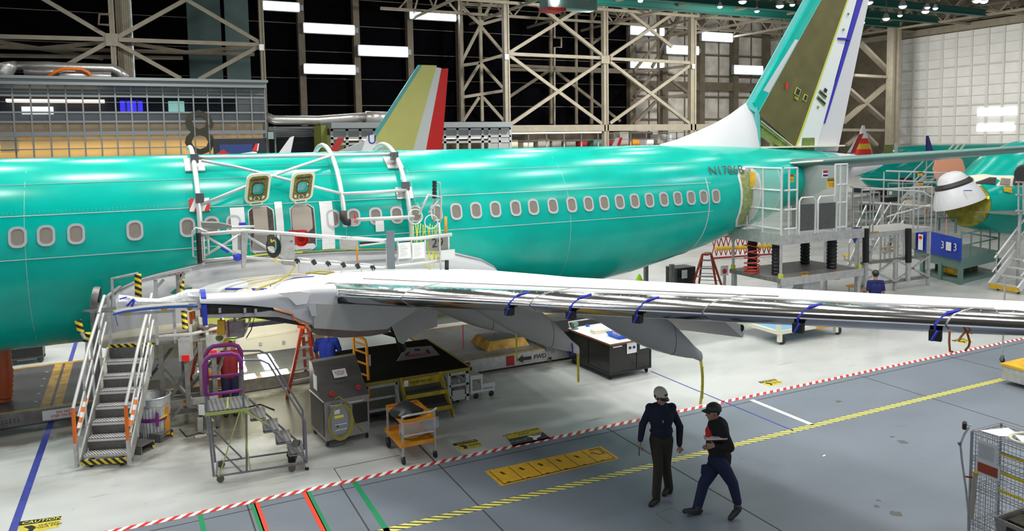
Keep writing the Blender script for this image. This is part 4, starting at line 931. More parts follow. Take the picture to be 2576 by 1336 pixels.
bt('diagonal_rail', [(517, 594), (600, 643)], .03); bt('diagonal_rail', [(615, 590), (718, 652)], .03); bt('diagonal_rail', [(600, 592), (516, 643)], .025, 'alu_w', 16.7)
for a, b, c, d in ((512, 592, 514, 655), (523, 592, 525, 640), (972, 600, 974, 672), (1000, 604, 1001, 668), (1035, 600, 1036, 664), (1069, 600, 1071, 662), (1128, 594, 1129, 630)): bt('upright', [(a, b), (c, d)], .022)
bt('end_loop', [(502, 648), (486, 645), (484, 582), (493, 573), (525, 584)], .018); bt('end_loop', [(520, 604), (487, 608)], .014); bt('end_loop', [(522, 624), (488, 628)], .014)
for i in range(7): b_ = 586+i*11; MB().tube(B(499+i*.6, b_, 16.35), B(499.5+i*.6, b_+10.4, 16.35), .048, n=10).build('foam_bumper', 'black', T, True)
MB().prism([B(*a, 16.35) for a in ((607, 584), (625, 584), (617, 676), (609, 676))], (0, .12, 0)).build('tapered_post', 'alu', T)
MB().prism([B(*a, 16.38) for a in ((598, 592), (608, 592), (607, 630), (598, 628))], (0, .02, 0)).build('post_plate', 'steel', T)
MB().prism([B(*a, 16.38) for a in ((706, 592), (741, 595), (743, 650), (708, 652))], (0, .14, 0)).build('channel_post', 'alu', T)
MB().prism([B(*a, 16.3) for a in ((709, 657), (746, 658), (742, 668), (713, 667))], (0, .3, 0)).build('channel_foot', 'steel', T)
text('29', .06, B(733, 608, 16.36), X3, Z3, 'blackp', T, 'small_number_plate')
MB().prism([B(*a, 16.30) for a in ((972, 581), (992, 580), (994, 677), (975, 677))], (0, .02, 0)).build('grey_mounting_plate', mat('blue_grey_plate', (.16, .18, .21), .5), T)
for a in (1002, 1037): 
    MB().prism([B(*q, 16.33) for q in ((a, 612), (a+31, 609), (a+32, 649), (a+1, 652))], (0, .012, 0)).build('instruction_sheet', 'paper', T)
    mb = MB()
    for k in range(7): mb.bar(B(a+5, 617+k*4.5, 16.325), B(a+18+(k % 3)*3, 616.5+k*4.5, 16.325), .004)
    mb.build('printed_lines', 'grey', T)
text('UNIT 29', .07, B(872, 597, 16.34), X3, Z3, 'blackp', T, 'unit_lettering', .001)
MB().prism([B(*q, 16.5) for q in ((1078, 594), (1126, 590), (1127, 628), (1080, 632))], (0, .015, 0)).build('number_plate', mat('warm_grey_plate', (.30, .28, .26), .5), T)
text('29', .30, B(1101, 612, 16.49), X3, Z3, 'blackp', T, 'number_29')
MB().prism([B(*q, 16.33) for q in ((1105, 631), (1144, 627), (1145, 650), (1106, 655))], (0, .02, 0)).build('corner_plate', 'alu_w', T)
bt('support_post', [(1105, 560), (1107, 640), (1109, 688)], .022, 'alu', 16.3); MB().lathe([(.13, 0), (.13, .03), (.04, .06)], B(1109, 691, 16.3), 14, caps=True).build('suction_foot', 'white', T, True)
bt('crank_frame', [(1053, 540), (1078, 490), (1110, 496), (1108, 560)], .028, 'alu', 16.6); bt('crank_frame', [(1078, 535), (1106, 500)], .022, 'alu', 16.6)
bt('mast', [(1092, 458), (1092, 560)], .03, 'alu', 16.7); bt('mast', [(1092, 458), (1107, 460), (1107, 500)], .02, 'alu', 16.7)
for i in range(5): MB().tube(B(1093, 455+i*9, 16.65), B(1093, 463+i*9, 16.65), .05, n=10).build('foam_bumper', 'black', T, True)
for cx_, cy_, r_ in ((1045, 545, .17), (1085, 558, .16)): MB().path(arc(B(cx_, cy_, 16.6), r_, 0, 2*pi, 20, X3, Z3)[:-1], .014, 5, closed=True).build('hose_coil', 'white', T, True)
for i in range(12):
    a = 1040+i*6; b_ = 562+random.uniform(0, 8)
    pts = [B(a, b_, 16.7), B(a+random.uniform(-4, 4), b_+22, 16.6), B(a+random.uniform(-6, 8), b_+45+random.uniform(-5, 10), 16.65)]
    if i > 4: pts += [B(a+random.uniform(-3, 14), 650+random.uniform(0, 25), 16.5), B(a+6+random.uniform(0, 8), 625, 16.6)]
    mb = MB().path([pts[0].lerp(pts[1], k/3) for k in range(3)]+[pts[1].lerp(pts[2], k/3) for k in range(4)]+(pts[3:] if len(pts) > 3 else []), .012, 5)
    mb.build('yellow_cord', mat('yellow_cord', (.80, .74, .10), .5), T, True)
Tt('yellow_cord', [B(1060, 655, 16.5), B(1075, 672, 16.5), B(1090, 684, 16.45), B(1105, 688, 16.4)], .012, mat('yellow_cord', (.8, .74, .1)))
bt('orange_strut', [(1121, 545), (1122, 590)], .035, 'orange', 16.45); bt('plumb_bob', [(1124, 655), (1124, 660), (1124, 680)], .05, 'blackp', 16.4); bt('orange_cord', [(898, 618), (899, 660)], .02, 'orange', 16.6)
MB().prism([B(*q, 16.6) for q in ((853, 602), (900, 604), (903, 628), (856, 626))], (0, .015, 0)).build('grey_tool_plate', 'steel', T)
bt('tool_bar', [(905, 612), (1000, 605), (1040, 606)], .03, 'blackp', 16.8); bt('tool_bar', [(905, 618), (975, 610)], .02, 'alu_w', 16.75)
for a in (748, 790, 826, 864, 900, 938):
    MB().tube(B(a-3, 655+(a-748)*.09-4, 16.35), B(a+3, 655+(a-748)*.09+6, 16.35), .045, n=8).build('clamp', 'blackp', T); 
for a in (748, 826, 906):
    y_ = 655+(a-748)*.09
    Tt('outrigger_rail', [B(a, y_-6, 16.2), B(a+33, y_-3, 16.2)], .018); Tt('stirrup', [B(a+3, y_+4, 16.2), B(a+4, y_+31, 16.2), B(a+33, y_+34, 16.2), B(a+33, y_+6, 16.2)], .010, 'alu')
MB().prism([B(*q, 16.5) for q in ((508, 560), (552, 561), (583, 568), (583, 573), (545, 577), (510, 574))], (0, .3, 0)).build('instrument_shroud', mat('grey_shroud', (.22, .22, .20), .5), T)
Tt('blue_tape', [B(557, 622), B(575, 634)], .034, 'bluetape'); MB().ell(B(597, 647), .10, .06, .08).build('blue_cloth_wrap', 'bluetape', T, True)
MB().prism([B(*q, 16.45) for q in ((640, 590), (672, 592), (672, 632), (632, 630))], (0, .02, 0)).build('grey_tool_plate', 'steel', T)
mb = MB().prism([B(*q, 16.35) for q in ((690, 645), (699, 645), (698, 665), (691, 665))], (0, .01, 0)); mb.build('yellow_tag', mat('pale_yellow_tag', (.85, .72, .3), .6), T)
# coils hanging on the frame: own things
t = thing('cable_coil', 'black cable coil with yellow ties hanging on the access frame rail', 'cable', B(685, 600, 16.2))
for i in range(5): MB().path([p for p in arc(B(685+i, 618+i, 16.2-.02*i), .17+.01*i, 0, 2*pi, 18, X3*.65, Z3)[:-1]], .014, 5, closed=True).build('cable_loop', 'blackp', t, True)
MB().path([B(680, 600, 16.15), B(683, 608, 16.15), B(690, 604, 16.15)], .02, 5).build('yellow_tie', 'yel_tape', t)
t = thing('air_hose_reel', 'round red air hose reel hanging behind the right emergency exit rail', 'hose reel', B(757, 603, 16.75))
MB().lathe([(.14, -.06), (.16, 0), (.14, .06), (.06, .06), (.06, -.06)], B(758, 602, 16.75), 20, ax=(0, 1, 0)).build('reel', 'red', t, True)
MB().box(B(748, 596, 16.9), (.30, .06, .3)).build('reel_bracket', 'redd', t); MB().bar(B(725, 582, 16.8), B(772, 582, 16.8), .05).build('reel_handle', 'redd', t)
o = MB().path([B(742, 668, 16.2), AY(728, 690, 15.9), AY(700, 708, 15.6), AY(660, 722, 15.2), AY(642, 730, 15.0)], .018, 6).build('air_line', 'hose', org=B(742, 668, 16.2), smooth='all'); tag(o, 'thin brown air line trailing from the access frame onto the wing root', 'hose')
o = MB().path([G(770, 688, 3.12), G(800, 683, 3.12), G(840, 685, 3.12), G(820, 690, 3.12), G(775, 686, 3.12)], .018, 6).build('air_line', 'hose', org=G(800, 686, 3.1), smooth='all'); tag(o, 'coiled brown and black air line lying on the white wing root', 'hose')
# probe covers taped to the slats
for i, (a, b) in enumerate(((1283, 772), (1438, 778), (1608, 790), (2012, 808), (2356, 835))):
    best = min((abs(onp[0]-a), y_) for y_ in [2.4+.02*k for k in range(620)] for onp in [((lambda P: ((P-CAMP).dot(rt)/(P-CAMP).dot(fw)*FPX+CX0, 0))(V((xle(y_), y_, zle(y_)))))])
    y_ = best[1]; P = V((xle(y_), y_, zle(y_)))
    t = thing('bumper_cap', 'blue-taped black foam bumper on polished wing edge, '+('leftmost of five', 'second of five from left', 'middle one of five', 'fourth of five from left', 'rightmost of five')[i], 'bumper', P)
    c = xte(y_)-xle(y_)
    MB().path([upz(y_-.06, .26/c)+V((0, 0, .02)), upz(y_-.03, .12/c)+V((-.02, 0, .025)), P+V((-.035, 0, 0)), P+V((-.03, 0, -.10))], .016, 4).build('blue_strap', 'bluetape', t)
    MB().box(P+V((-.02, 0, -.12)), (.10, .12, .11), .5).build('foam_block', 'black', t); MB().path([P+V((-.06, -.05, -.06)), P+V((-.08, 0, -.17)), P+V((.0, .06, -.19))], .014, 4).build('blue_edge', 'bluetape', t)
# yellow caution streamers
def streamer(top, bot, bow, label, y0=None, wd=.055):
    p = V(top); q = V(bot); mb = MB(); rings = []
    side = V((rt.x, rt.y, 0)).normalized()
    for i in range(13):
        u = i/12; c = p.lerp(q, u)+side*bow*sin(pi*u); rings.append([c-side*wd/2, c+side*wd/2, c+side*wd/2+FH*.003, c-side*wd/2+FH*.003])
    mb.loft(rings); o = mb.build('caution_streamer', 'yel_tape', org=p); tag(o, label, 'caution tape'); ORG[o] = p
    k = 0; u = .10
    for word in ('CAUTION DO NOT ENTER',):
        text(word, .052, p.lerp(q, .52)+side*bow*.9-FH*.008, (q-p).normalized()*-1 if False else V((0, 0, -1)), side, 'blackp', o, 'printed_words', .0004)
streamer(V((9.44, 11.2, 1.50)), V((9.44, 11.2, .62)), .04, 'yellow printed caution tape hanging from the rightmost grey wing fairing')
streamer(V((8.50, 14.1, 1.10)), V((8.50, 14.1, .38)), .0, 'yellow printed caution tape hanging from the blue banded middle fairing')
streamer(V((7.95, 16.0, 1.10)), V((7.95, 16.0, .42)), .0, 'yellow caution tape hanging from the leftmost of the three wing fairings', wd=.045)
# ============================================================ LEFT: WORK STAND, STAIRS, BIN
def P3(a, b, base, off=0.0): return AV(a, b, base, off)
# access stairs : defined along its own slope
sb = G(262, 1178)                      # foot of the stairs, middle
sr = (G(326, 1172)-G(200, 1180)); sr.z = 0; sw = sr.length; sr.normalize(); sf = V((-sr.y, sr.x, 0))    # sf points to the platform
ST = thing('access_stairs', 'seven-step aluminium stairs with orange and white striped handrails at left', 'stairs', sb)
H_, N_ = 1.78, 8
top = AV(330, 880, sb+sf*1.3)
RUN = 1.42
def sp(u, v, z): return sb+sr*(u*sw)+sf*v+Z3*z        # u -.5..+.5
for k in range(8):
    z = .22+k*(H_-.22)/7.0*1.0; v = .10+k*RUN/7.0
    w_ = .44
    if k < 7:
        MB().prism([sp(-w_, v, z-.03), sp(w_, v, z-.03), sp(w_, v+.24, z-.03), sp(-w_, v+.24, z-.03)], (0, 0, .03)).build('step', 'tread', ST)
        MB().slab([sp(-w_, v+.22, z), sp(w_, v+.22, z), sp(w_, v+.20, z+.22), sp(-w_, v+.20, z+.22)], .01).build('riser', 'perf', ST)
        MB().bar(sp(-w_, v, z-.035), sp(w_, v, z-.035), .015, .045).build('nosing', 'alu_w', ST)
for s_ in (-1, 1):
    u = s_*.47
    MB().prism([sp(u, -.03, .12), sp(u, .22, .10), sp(u, RUN+.30, H_-.05), sp(u, RUN+.08, H_+.02)], sr*.03*s_).build('stringer', 'alu', ST)
    u = s_*.52
    MB().prism([sp(u-.03, -.06, .06), sp(u+.03, -.06, .06), sp(u+.03, .02, .06), sp(u-.03, .02, .06)], (0, 0, .5)).build('foot_post', 'alu', ST)
    MB().tube(sp(u, -.04, .50), sp(u, -.04, 1.12), .032).build('orange_post', 'orange_r', ST)
    MB().path([sp(u, -.04, 1.12), sp(u, .02, 1.2), sp(u, RUN*.5, H_*.5+1.10), sp(u, RUN+.15, H_+1.02), sp(u, RUN+.2, H_+.98)], .03).build('handrail', 'alu_w', ST, True)
    MB().tube(sp(u, .10, .58), sp(u, RUN+.15, H_+.5), .024).build('mid_rail', 'alu_w', ST, True)
    MB().tube(sp(u, .14, .92), sp(u, RUN+.12, H_+.76), .02).build('mid_rail', 'alu_w', ST, True)
    MB().tube(sp(u, .12, .70), sp(u, .48, 1.13), .034).build('striped_sleeve', 'orwhite', ST, True)
    for v, zz_ in ((.45, .62), (.85, 1.06), (1.25, 1.5)): MB().bar(sp(u, v, zz_-.25), sp(u, v, zz_+1.05), .04).build('baluster', 'alu', ST)
MB().slab([sp(-.46, .02, .07), sp(.46, .02, .07), sp(.46, .02, .16), sp(-.46, .02, .16)], .02).build('hazard_strip', 'hazard', ST)
for u in (-.3, .3):
    MB().lathe([(.075, -.03), (.085, 0), (.075, .03)], sp(u, .12, .085), 16, ax=sr, caps=True).build('caster_wheel', 'black', ST, True)
# platform of the stand
dk = sb+sf*(RUN+.14)
PL = thing('work_stand', 'dark aluminium engine work stand platform with tall posts, behind the left stairs', 'work stand', dk)
def pp(u, v, z): return sb+sr*u+sf*(RUN+.16+v)+Z3*z
MB().prism([pp(-.42, 0, H_), pp(.45, 0, H_), pp(1.25, .15, H_), pp(1.75, .5, H_), pp(1.75, 1.6, H_), pp(-.42, 1.0, H_)], (0, 0, .05)).build('deck', 'alu_d', PL)
MB().slab([pp(-.42, -.012, H_-.02), pp(.42, -.012, H_-.02), pp(.42, -.012, H_+.05), pp(-.42, -.012, H_+.05)], .02).build('hazard_edge', 'hazard', PL)
MB().slab([pp(-.40, 0, H_-.22), pp(.45, 0, H_-.22), pp(.45, 0, H_-.04), pp(-.40, 0, H_-.04)], .04).build('apron', 'alu_d', PL)
MB().slab([pp(-.42, 1.0, H_+.05), pp(1.75, 1.6, H_+.05), pp(1.75, 1.6, H_+.30), pp(-.42, 1.0, H_+.30)], .02).build('toe_board', 'alu_d', PL)
for u, v in ((-.38, .9), (.5, .12), (1.2, .3), (1.7, .9), (1.7, 1.5), (.6, 1.2)): MB().bar(pp(u, v, 0), pp(u, v, H_), .09).build('leg', 'alu_d', PL)
for a, b in (((.5, .12), (1.2, .3)), ((1.2, .3), (1.7, .9)), ((.6, 1.2), (1.7, 1.5)), ((-.38, .9), (.6, 1.2))):
    MB().bar(pp(*a, .35), pp(*b, .35), .08).build('lower_beam', 'alu_d', PL); MB().bar(pp(*a, .4), pp(*b, H_-.1), .06).build('brace', 'alu_d', PL)
for u, v, hh in ((-.40, .05, 1.0), (-.40, .95, 1.1), (.48, .03, 1.05), (.80, .08, .85), (1.08, .14, .85), (1.35, .3, .85), (1.62, .45, .85)): MB().bar(pp(u, v, H_), pp(u, v, H_+hh), .055).build('post', 'alu', PL)
MB().path([pp(.52, .0, H_+.16), pp(1.1, .1, H_+.16), pp(1.7, .45, H_+.22)], .035).build('kick_rail', 'alu', PL, True)
MB().path([pp(-.40, .05, H_+1.0), pp(-.40, .95, H_+1.1)], .03).build('end_rail', 'alu', PL, True)
for u, v in ((1.0, .1), (1.45, .38)):
    MB().box(pp(u, v-.05, H_-.12), (.22, .20, .44), atan2(sr.y, sr.x)).build('clamp_housing', 'alu', PL); MB().box(pp(u+.02, v-.16, H_-.28), (.14, .02, .12), atan2(sr.y, sr.x)).build('red_tag', 'red', PL); MB().bar(pp(u, v-.05, .5), pp(u, v-.05, H_-.3), .09).build('post', 'alu_d', PL)
MB().ell(pp(1.83, .35, H_-.02), .06, .06, .06).build('green_knob', 'lumyel', PL, True)
# outrigger base frame with LH label
bA, bB = G(575, 1175), G(405, 1070)
f0 = AV(700*0+430, 1022, G(430, 1100)); f1 = AV(548, 1003, G(548, 1060))
OR = thing('outrigger_frame', 'low silver outrigger beam with LH label and jack, between bin and rolling ladder', 'stand outrigger', G(500, 1075))
bs = G(500, 1080)
def OP(a, b, off=0): return AV(a, b, bs, off)
MB().bar(OP(428, 1018), OP(548, 1001), .05, .12).build('beam', 'alu', OR); MB().bar(OP(430, 1012, -.25), OP(540, 997, -.25), .04, .06).build('beam', 'alu', OR)
MB().bar(OP(400, 920, -.3), OP(535, 1062), .06).build('diagonal_brace', 'alu', OR); MB().bar(OP(460, 1020), OP(428, 1055), .04).build('diagonal_brace', 'alu', OR)
MB().bar(OP(405, 1000, -.3), OP(492, 1010, -.1), .03).build('diagonal_brace', 'alu', OR)
MB().slab([OP(461, 1006, .07), OP(473, 1005, .07), OP(473, 1013, .07), OP(461, 1014, .07)], .008).build('orange_label', 'orange', OR); text('LH', .06, OP(467, 1009.5, .08), rt, Z3, 'blackp', OR, 'letters_LH', .001)
for a, b in ((500, 1096), (552, 1065)): pass
MB().bar(OP(505, 1035), OP(506, 1096), .055).build('jack_post', 'blackp', OR); MB().box(G(506, 1100)+Z3*.015, (.22, .14, .03)).build('jack_foot', 'alu', OR); MB().bar(OP(503, 1050, .05), OP(503, 1082, .05), .16, .1).build('jack_box', 'alu', OR)
MB().slab([OP(499, 1018, .1), OP(514, 1018, .1), OP(515, 1045, .1), OP(500, 1044, .1)], .006).build('paper_tag', 'paper', OR)
MB().lathe([(.07, -.03), (.10, 0), (.07, .03)], OP(549, 1080, -.1), 16, ax=rt, caps=True).build('wheel', 'black', OR, True); MB().bar(OP(549, 1040, -.1), OP(549, 1075, -.1), .08).build('wheel_fork', 'alu_d', OR)
# orange post and fork pockets
c = G(422, 1100)
t = thing('fork_pocket_base', 'steel base with open fork pockets and orange post, right of the bin', 'equipment base', c)
MB().bar(AV(418, 1020, c), AV(422, 1092, c), .09).build('orange_post', 'orange', t)
def pocket(a, b, L_=.7):
    g = G(a, b); d = V((-.75, .66, 0)); n_ = V((-d.y, d.x, 0)); w2, h2 = .17, .16
    ou = lambda q, s1, s2: g+d*q+n_*(s1*w2)+Z3*(s2*h2)
    MB().loft([[ou(0, -1, .05), ou(0, 1, .05), ou(0, 1, 1), ou(0, -1, 1)], [ou(L_, -1, .05), ou(L_, 1, .05), ou(L_, 1, 1), ou(L_, -1, 1)], ], False).loft([[ou(0, -.85, .17), ou(0, .85, .17), ou(0, .85, .88), ou(0, -.85, .88)], [ou(L_, -.85, .17), ou(L_, .85, .17), ou(L_, .85, .88), ou(L_, -.85, .88)]], False).loft([[ou(0, -1, .05), ou(0, 1, .05), ou(0, 1, 1), ou(0, -1, 1)], [ou(0, -.85, .17), ou(0, .85, .17), ou(0, .85, .88), ou(0, -.85, .88)]], False).build('fork_pocket', 'alu_d', t)
    MB().loft([[ou(-.004, -1, .05), ou(-.004, -.7, .05), ou(-.004, -.7, .4), ou(-.004, -1, 1)], [ou(-.01, -1, .05), ou(-.01, -.7, .05), ou(-.01, -.7, .4), ou(-.01, -1, 1)]]).build('hazard_tape', 'hazard', t)
pocket(372, 1136, .8); pocket(420, 1106, .5)
# galvanised bin
c = G(389, 1098)
t = thing('trash_can', 'ribbed galvanised trash can with purple tape cross and clear liner', 'trash can', c)
mb = MB(); rings = []
hh = .82
for k in range(11):
    u = k/10; r = .255+(.325-.255)*u; rings.append([c+V(((r+.010*(1 if q % 2 else -1)*(1 if .08 < u < .8 else 0))*cos(2*pi*q/60), (r+.010*(1 if q % 2 else -1)*(1 if .08 < u < .8 else 0))*sin(2*pi*q/60), .01+hh*u)) for q in range(60)])
mb.loft(rings, False); mb.build('body', 'galv', t, smooth=False)
MB().lathe([(.0, .02), (.25, .02), (.31, hh-.02), (.325, hh)], c, 40).build('liner', 'plas', t, True)
MB().path([c+V((.325*cos(a), .325*sin(a), hh+.01)) for a in [2*pi*k/40 for k in range(40)]], .016, 6, closed=True).build('rim', 'galv', t, True)
MB().path([c+V((.318*cos(a), .318*sin(a), hh-.14)) for a in [2*pi*k/40 for k in range(40)]], .007, 5, closed=True).build('band', 'steel', t, True)
tv = (CAMP-c); tv.z = 0; tv.normalize(); ta = atan2(tv.y, tv.x)
pm = mat('purple_tape', (.20, .015, .22), .5)
MB().loft([[c+V((.31*cos(a), .31*sin(a), .38)), c+V((.318*cos(a), .318*sin(a), .45)), c+V((.29*cos(a), .29*sin(a), .45))] for a in [ta-.9+.1*k for k in range(22)]]).build('purple_tape', pm, t)
MB().loft([[c+V((r_*cos(ta+d_), r_*sin(ta+d_), z)) for r_, d_ in ((.328 if z > .35 else .305, .14), (.328 if z > .35 else .305, .28), (.27, .28), (.27, .14))] for z in (.28, .56)]).build('purple_tape', pm, t)
MB().loft([[c+V((.322*cos(a), .322*sin(a), .41+(a-ta)*.05)), c+V((.328*cos(a), .328*sin(a), .44+(a-ta)*.05)), c+V((.29*cos(a), .29*sin(a), .42+(a-ta)*.05))] for a in [ta+.3+.07*k for k in range(9)]]).build('yellow_tape', 'yel_tape', t)
for s_ in (-1, 1):
    h_ = c+V((.30*cos(ta+s_*1.5), .30*sin(ta+s_*1.5), .60)); MB().path(arc(h_, .06, -pi*.1, pi*1.1, 8, V((cos(ta+s_*1.5), sin(ta+s_*1.5), 0)), Z3), .008, 5).build('handle', 'steel', t, True)
# floor fan behind the stairs
c = AV(240, 752, (-.75, 16.9)); fb = V((c.x, c.y, 2.55))
t = thing('drum_fan', 'round grey wire-guard fan standing above the top of the stairs', 'fan', c)
ax = V((-.97, .10, .15)).normalized(); a_, b_ = frame_of(ax)
mb = MB()
for r_ in (.08, .13, .18, .22): mb.path([c+ax*.05+a_*r_*cos(2*pi*k/24)+b_*r_*sin(2*pi*k/24) for k in range(24)], .006, 4, closed=True)
for k in range(16): an = 2*pi*k/16; mb.tube(c+ax*.07, c+ax*.02+(a_*cos(an)+b_*sin(an))*.235, .005, n=4)
mb.build('wire_guard', 'alu_d', t); MB().lathe([(.235, -.07), (.245, 0), (.235, .05)], c, 26, ax=ax).build('drum', 'alu_d', t, True)
for k in range(4): an = pi/2*k; MB().slab([c, c+(a_*cos(an)+b_*sin(an))*.2, c+(a_*cos(an+.6)+b_*sin(an+.6))*.2+ax*.03], .008).build('blade', 'alu_d', t)
MB().tube(c-ax*.08, c+ax*.02, .07).build('motor', 'blackp', t); MB().bar(c-Z3*.24, V((c.x, c.y, 2.45)), .05).build('stand_post', 'alu_d', t)
o = MB().prism([AV(*q, (-.75, 16.5)) for q in ((207, 783), (240, 779), (325, 771), (300, 786), (235, 787))], (0, 0, .02)).build('shelf_plate', 'alu', org=AV(250, 783, (-.75, 16.5))); tag(o, 'thin pointed metal shelf plate at the head of the left stairs, under the fan', 'shelf')
o = MB().bar(AV(232, 786, (-.75, 16.6)), V((*AV(232, 786, (-.75, 16.6))[:2], 0)), .07).bar(AV(238, 786, (-.75, 16.9)), V((*AV(238, 786, (-.75, 16.9))[:2], 0)), .07).build('shelf_post', 'alu_d', org=(*AV(232, 786, (-.75, 16.6))[:2], 0)); tag(o, 'dark posts carrying the fan shelf left of the stairs', 'post')
# yellow and black wrapped posts and beams
def hp(pts, base, r, label, m_='hazardv', nm='padded_post', tail=None):
    p = [AV(a, b, base) for a, b in pts]; t = thing(nm, label, 'post', p[-1]); MB().path(p, r, 10).build('striped_padding', m_, t, True)
    if tail: q = [AV(a, b, base) for a, b in tail]; MB().path(q, .03, 8).build('pole', 'alu', t, True)
    return t
hp([(347, 690), (348, 748)], (0.1, 16.6), .065, 'yellow and black wrapped post hanging from the bent rail, left of the T-shaped stand', tail=[(347, 688), (282, 701), (283, 775)])
hp([(459, 684), (455, 738)], (.9, 16.3), .05, 'yellow and black wrapped post right of the T-shaped stand, against the fairing')
hp([(462, 782), (466, 826)], (1.0, 16.0), .055, 'yellow and black wrapped post low on the work stand under the blue bar')
hp([(196, 806), (204, 836)], (-1.3, 16.6), .06, 'leaning yellow and black padded post left of the stairs', tail=[(204, 836), (214, 852)])
hp([(220, 838), (220, 858)], (-1.15, 16.7), .085, 'short yellow and black padded block on a pole left of the stairs', tail=[(219, 858), (217, 960)])
# T stand with MAX WT text
t = thing('support_stand', 'grey T-shaped support stand with a slanted top beam in front of the fairing', 'stand', AV(392, 775, (.5, 16.4)))
bse = (.5, 16.4)
MB().bar(AV(370, 703, bse), AV(480, 680, bse), .12, .06).build('top_beam', 'alu', t); MB().bar(AV(391, 705, bse), AV(394, 780, bse), .07).build('post', 'alu', t); MB().bar(AV(395, 722, bse), AV(411, 704, bse), .05).build('gusset', 'alu', t)
MB().bar(AV(446, 692, bse), AV(449, 745, bse), .06).build('post', 'alu_d', t); MB().bar(AV(452, 710, bse), AV(464, 688, bse), .05).build('gusset', 'alu', t)
text('MAX WT 20 LBS', .045, AV(443, 690, bse, .07), AV(480, 682, bse)-AV(400, 697, bse), Z3, 'redd', t, 'red_lettering', .001)
# plastic wrapped front of the strut with blue bar
bse = (.3, 14.6)
t = thing('wrapped_assembly', 'pylon nose wrapped in clear plastic and blue tape above a curved blue bar', 'wrapped part', AV(400, 780, bse))
rings = []
rnd = random.Random(3)
for a, b, r_ in ((292, 770, .10), (300, 765, .15), (325, 763, .13), (350, 764, .10), (400, 765, .10), (440, 760, .14), (470, 753, .19), (498, 754, .21), (510, 756, .20)):
    c = AV(a, b, bse, -.15); rings.append([c+V((0, r_*cos(q)*1.2*rnd.uniform(.9, 1.1), .02+r_*.85*sin(q)*rnd.uniform(.85, 1.15))) for q in [2*pi*k/14 for k in range(14)]])
MB().loft(rings).build('plastic_wrap', 'plas', t, smooth=False)
for q in (((302, 752), (318, 748)), ((320, 770), (336, 752)), ((330, 776), (338, 755))): MB().bar(AV(*q[0], bse, .02), AV(*q[1], bse, .02), .05, .02).build('blue_tape', 'bluetape', t)
bl = [(285, 791), (310, 785), (360, 778), (420, 773), (470, 771), (496, 771)]
MB().path([AV(a, b, bse, .12) for a, b in bl], .022, 8).build('blue_bar', mat('glossy_blue_bar', (.03, .12, .45), .3), t, True)
MB().path([AV(a, b-8, bse, .10) for a, b in bl], .012, 6).build('cream_bar', 'cream', t, True); MB().path([AV(a+5, b-5, bse, .11) for a, b in bl[:-1]], .022, 6).build('white_bar', 'white', t, True)
MB().slab([AV(*q, bse, .03) for q in ((300, 788), (440, 777), (440, 785), (300, 795))], .03).build('perforated_strip', 'alu', t)
for a, b in ((322, 786), (413, 777), (478, 774)): MB().tube(AV(a, b, bse, .06), AV(a, b, bse, .03), .05, n=12).build('yellow_disc', 'yellow', t)
for q in (((479, 785), (481, 815)), ((487, 783), (488, 803))): MB().tube(AV(*q[0], bse, .0), AV(*q[1], bse, .0), .026).build('orange_sleeve', 'orange_r', t, True)
MB().bar(AV(290, 795, bse, .12), AV(296, 820, bse, .12), .03, .01).build('blue_ribbon', 'bluetape', t)
c = V((2.1, 14.75, 2.34)); t = thing('added_belly_light', 'added strip light under the strut, put there to brighten the cream belly panel', 'fill light', c)  # unseen strip lamp, added to brighten the belly panel
MB().box(c, (1.6, .10, .08)).build('housing', 'alu_d', t); MB().box(c+V((0, .045, -.045)), (1.5, .06, .02)).build('light_strip', 'lamp', t)
area(c+V((0, .10, -.03)), 1.5, .08, 120, (1, .97, .85), (radians(68), 0, 0))
# pylon hanging box and yellow pads
bse = (1.6, 14.2)
t = thing('bleed_valve_box', 'square metal box with red edge hanging under the strut beside yellow pads', 'aircraft component', AV(597, 830, bse))
MB().slab([AV(*q, bse) for q in ((573, 806), (612, 806), (613, 843), (575, 845))], .22).build('box_body', 'steel', t); MB().slab([AV(*q, bse, .12) for q in ((578, 811), (607, 811), (608, 838), (579, 840))], .01).build('box_cover', mat('pinkish_metal_cover', (.36, .30, .28), .35, .6, noise=.3, nscale=12), t)
MB().bar(AV(573, 806, bse, .12), AV(575, 846, bse, .12), .02).build('red_edge', 'redd', t); MB().path([AV(*q, bse) for q in ((570, 852), (590, 852), (612, 846), (618, 835), (630, 802))], .016, 6).build('tube', 'alu', t, True); MB().path([AV(*q, bse) for q in ((600, 802), (640, 797), (632, 830), (620, 850))], .01, 6).build('wire', 'blackp', t, True)
o = MB().slab([AV(*q, bse, .1) for q in ((548, 805), (566, 806), (566, 842), (547, 841))], .05).build('yellow_pad', 'yellow', org=AV(556, 842, bse)); tag(o, 'rounded square yellow pad hanging under the strut, left of the metal box', 'pad')
MB().ell(AV(569, 860, bse, .1), .045, .02, .07).build('yellow_cover', 'yellow', t, True); MB().ell(AV(552, 850, bse), .07, .06, .06).build('fitting', 'green_p', t, True)
for a in (556, 590, 628): MB().tube(AV(a, 800, bse), AV(a, 808, bse), .02).build('hanger', 'alu', t)
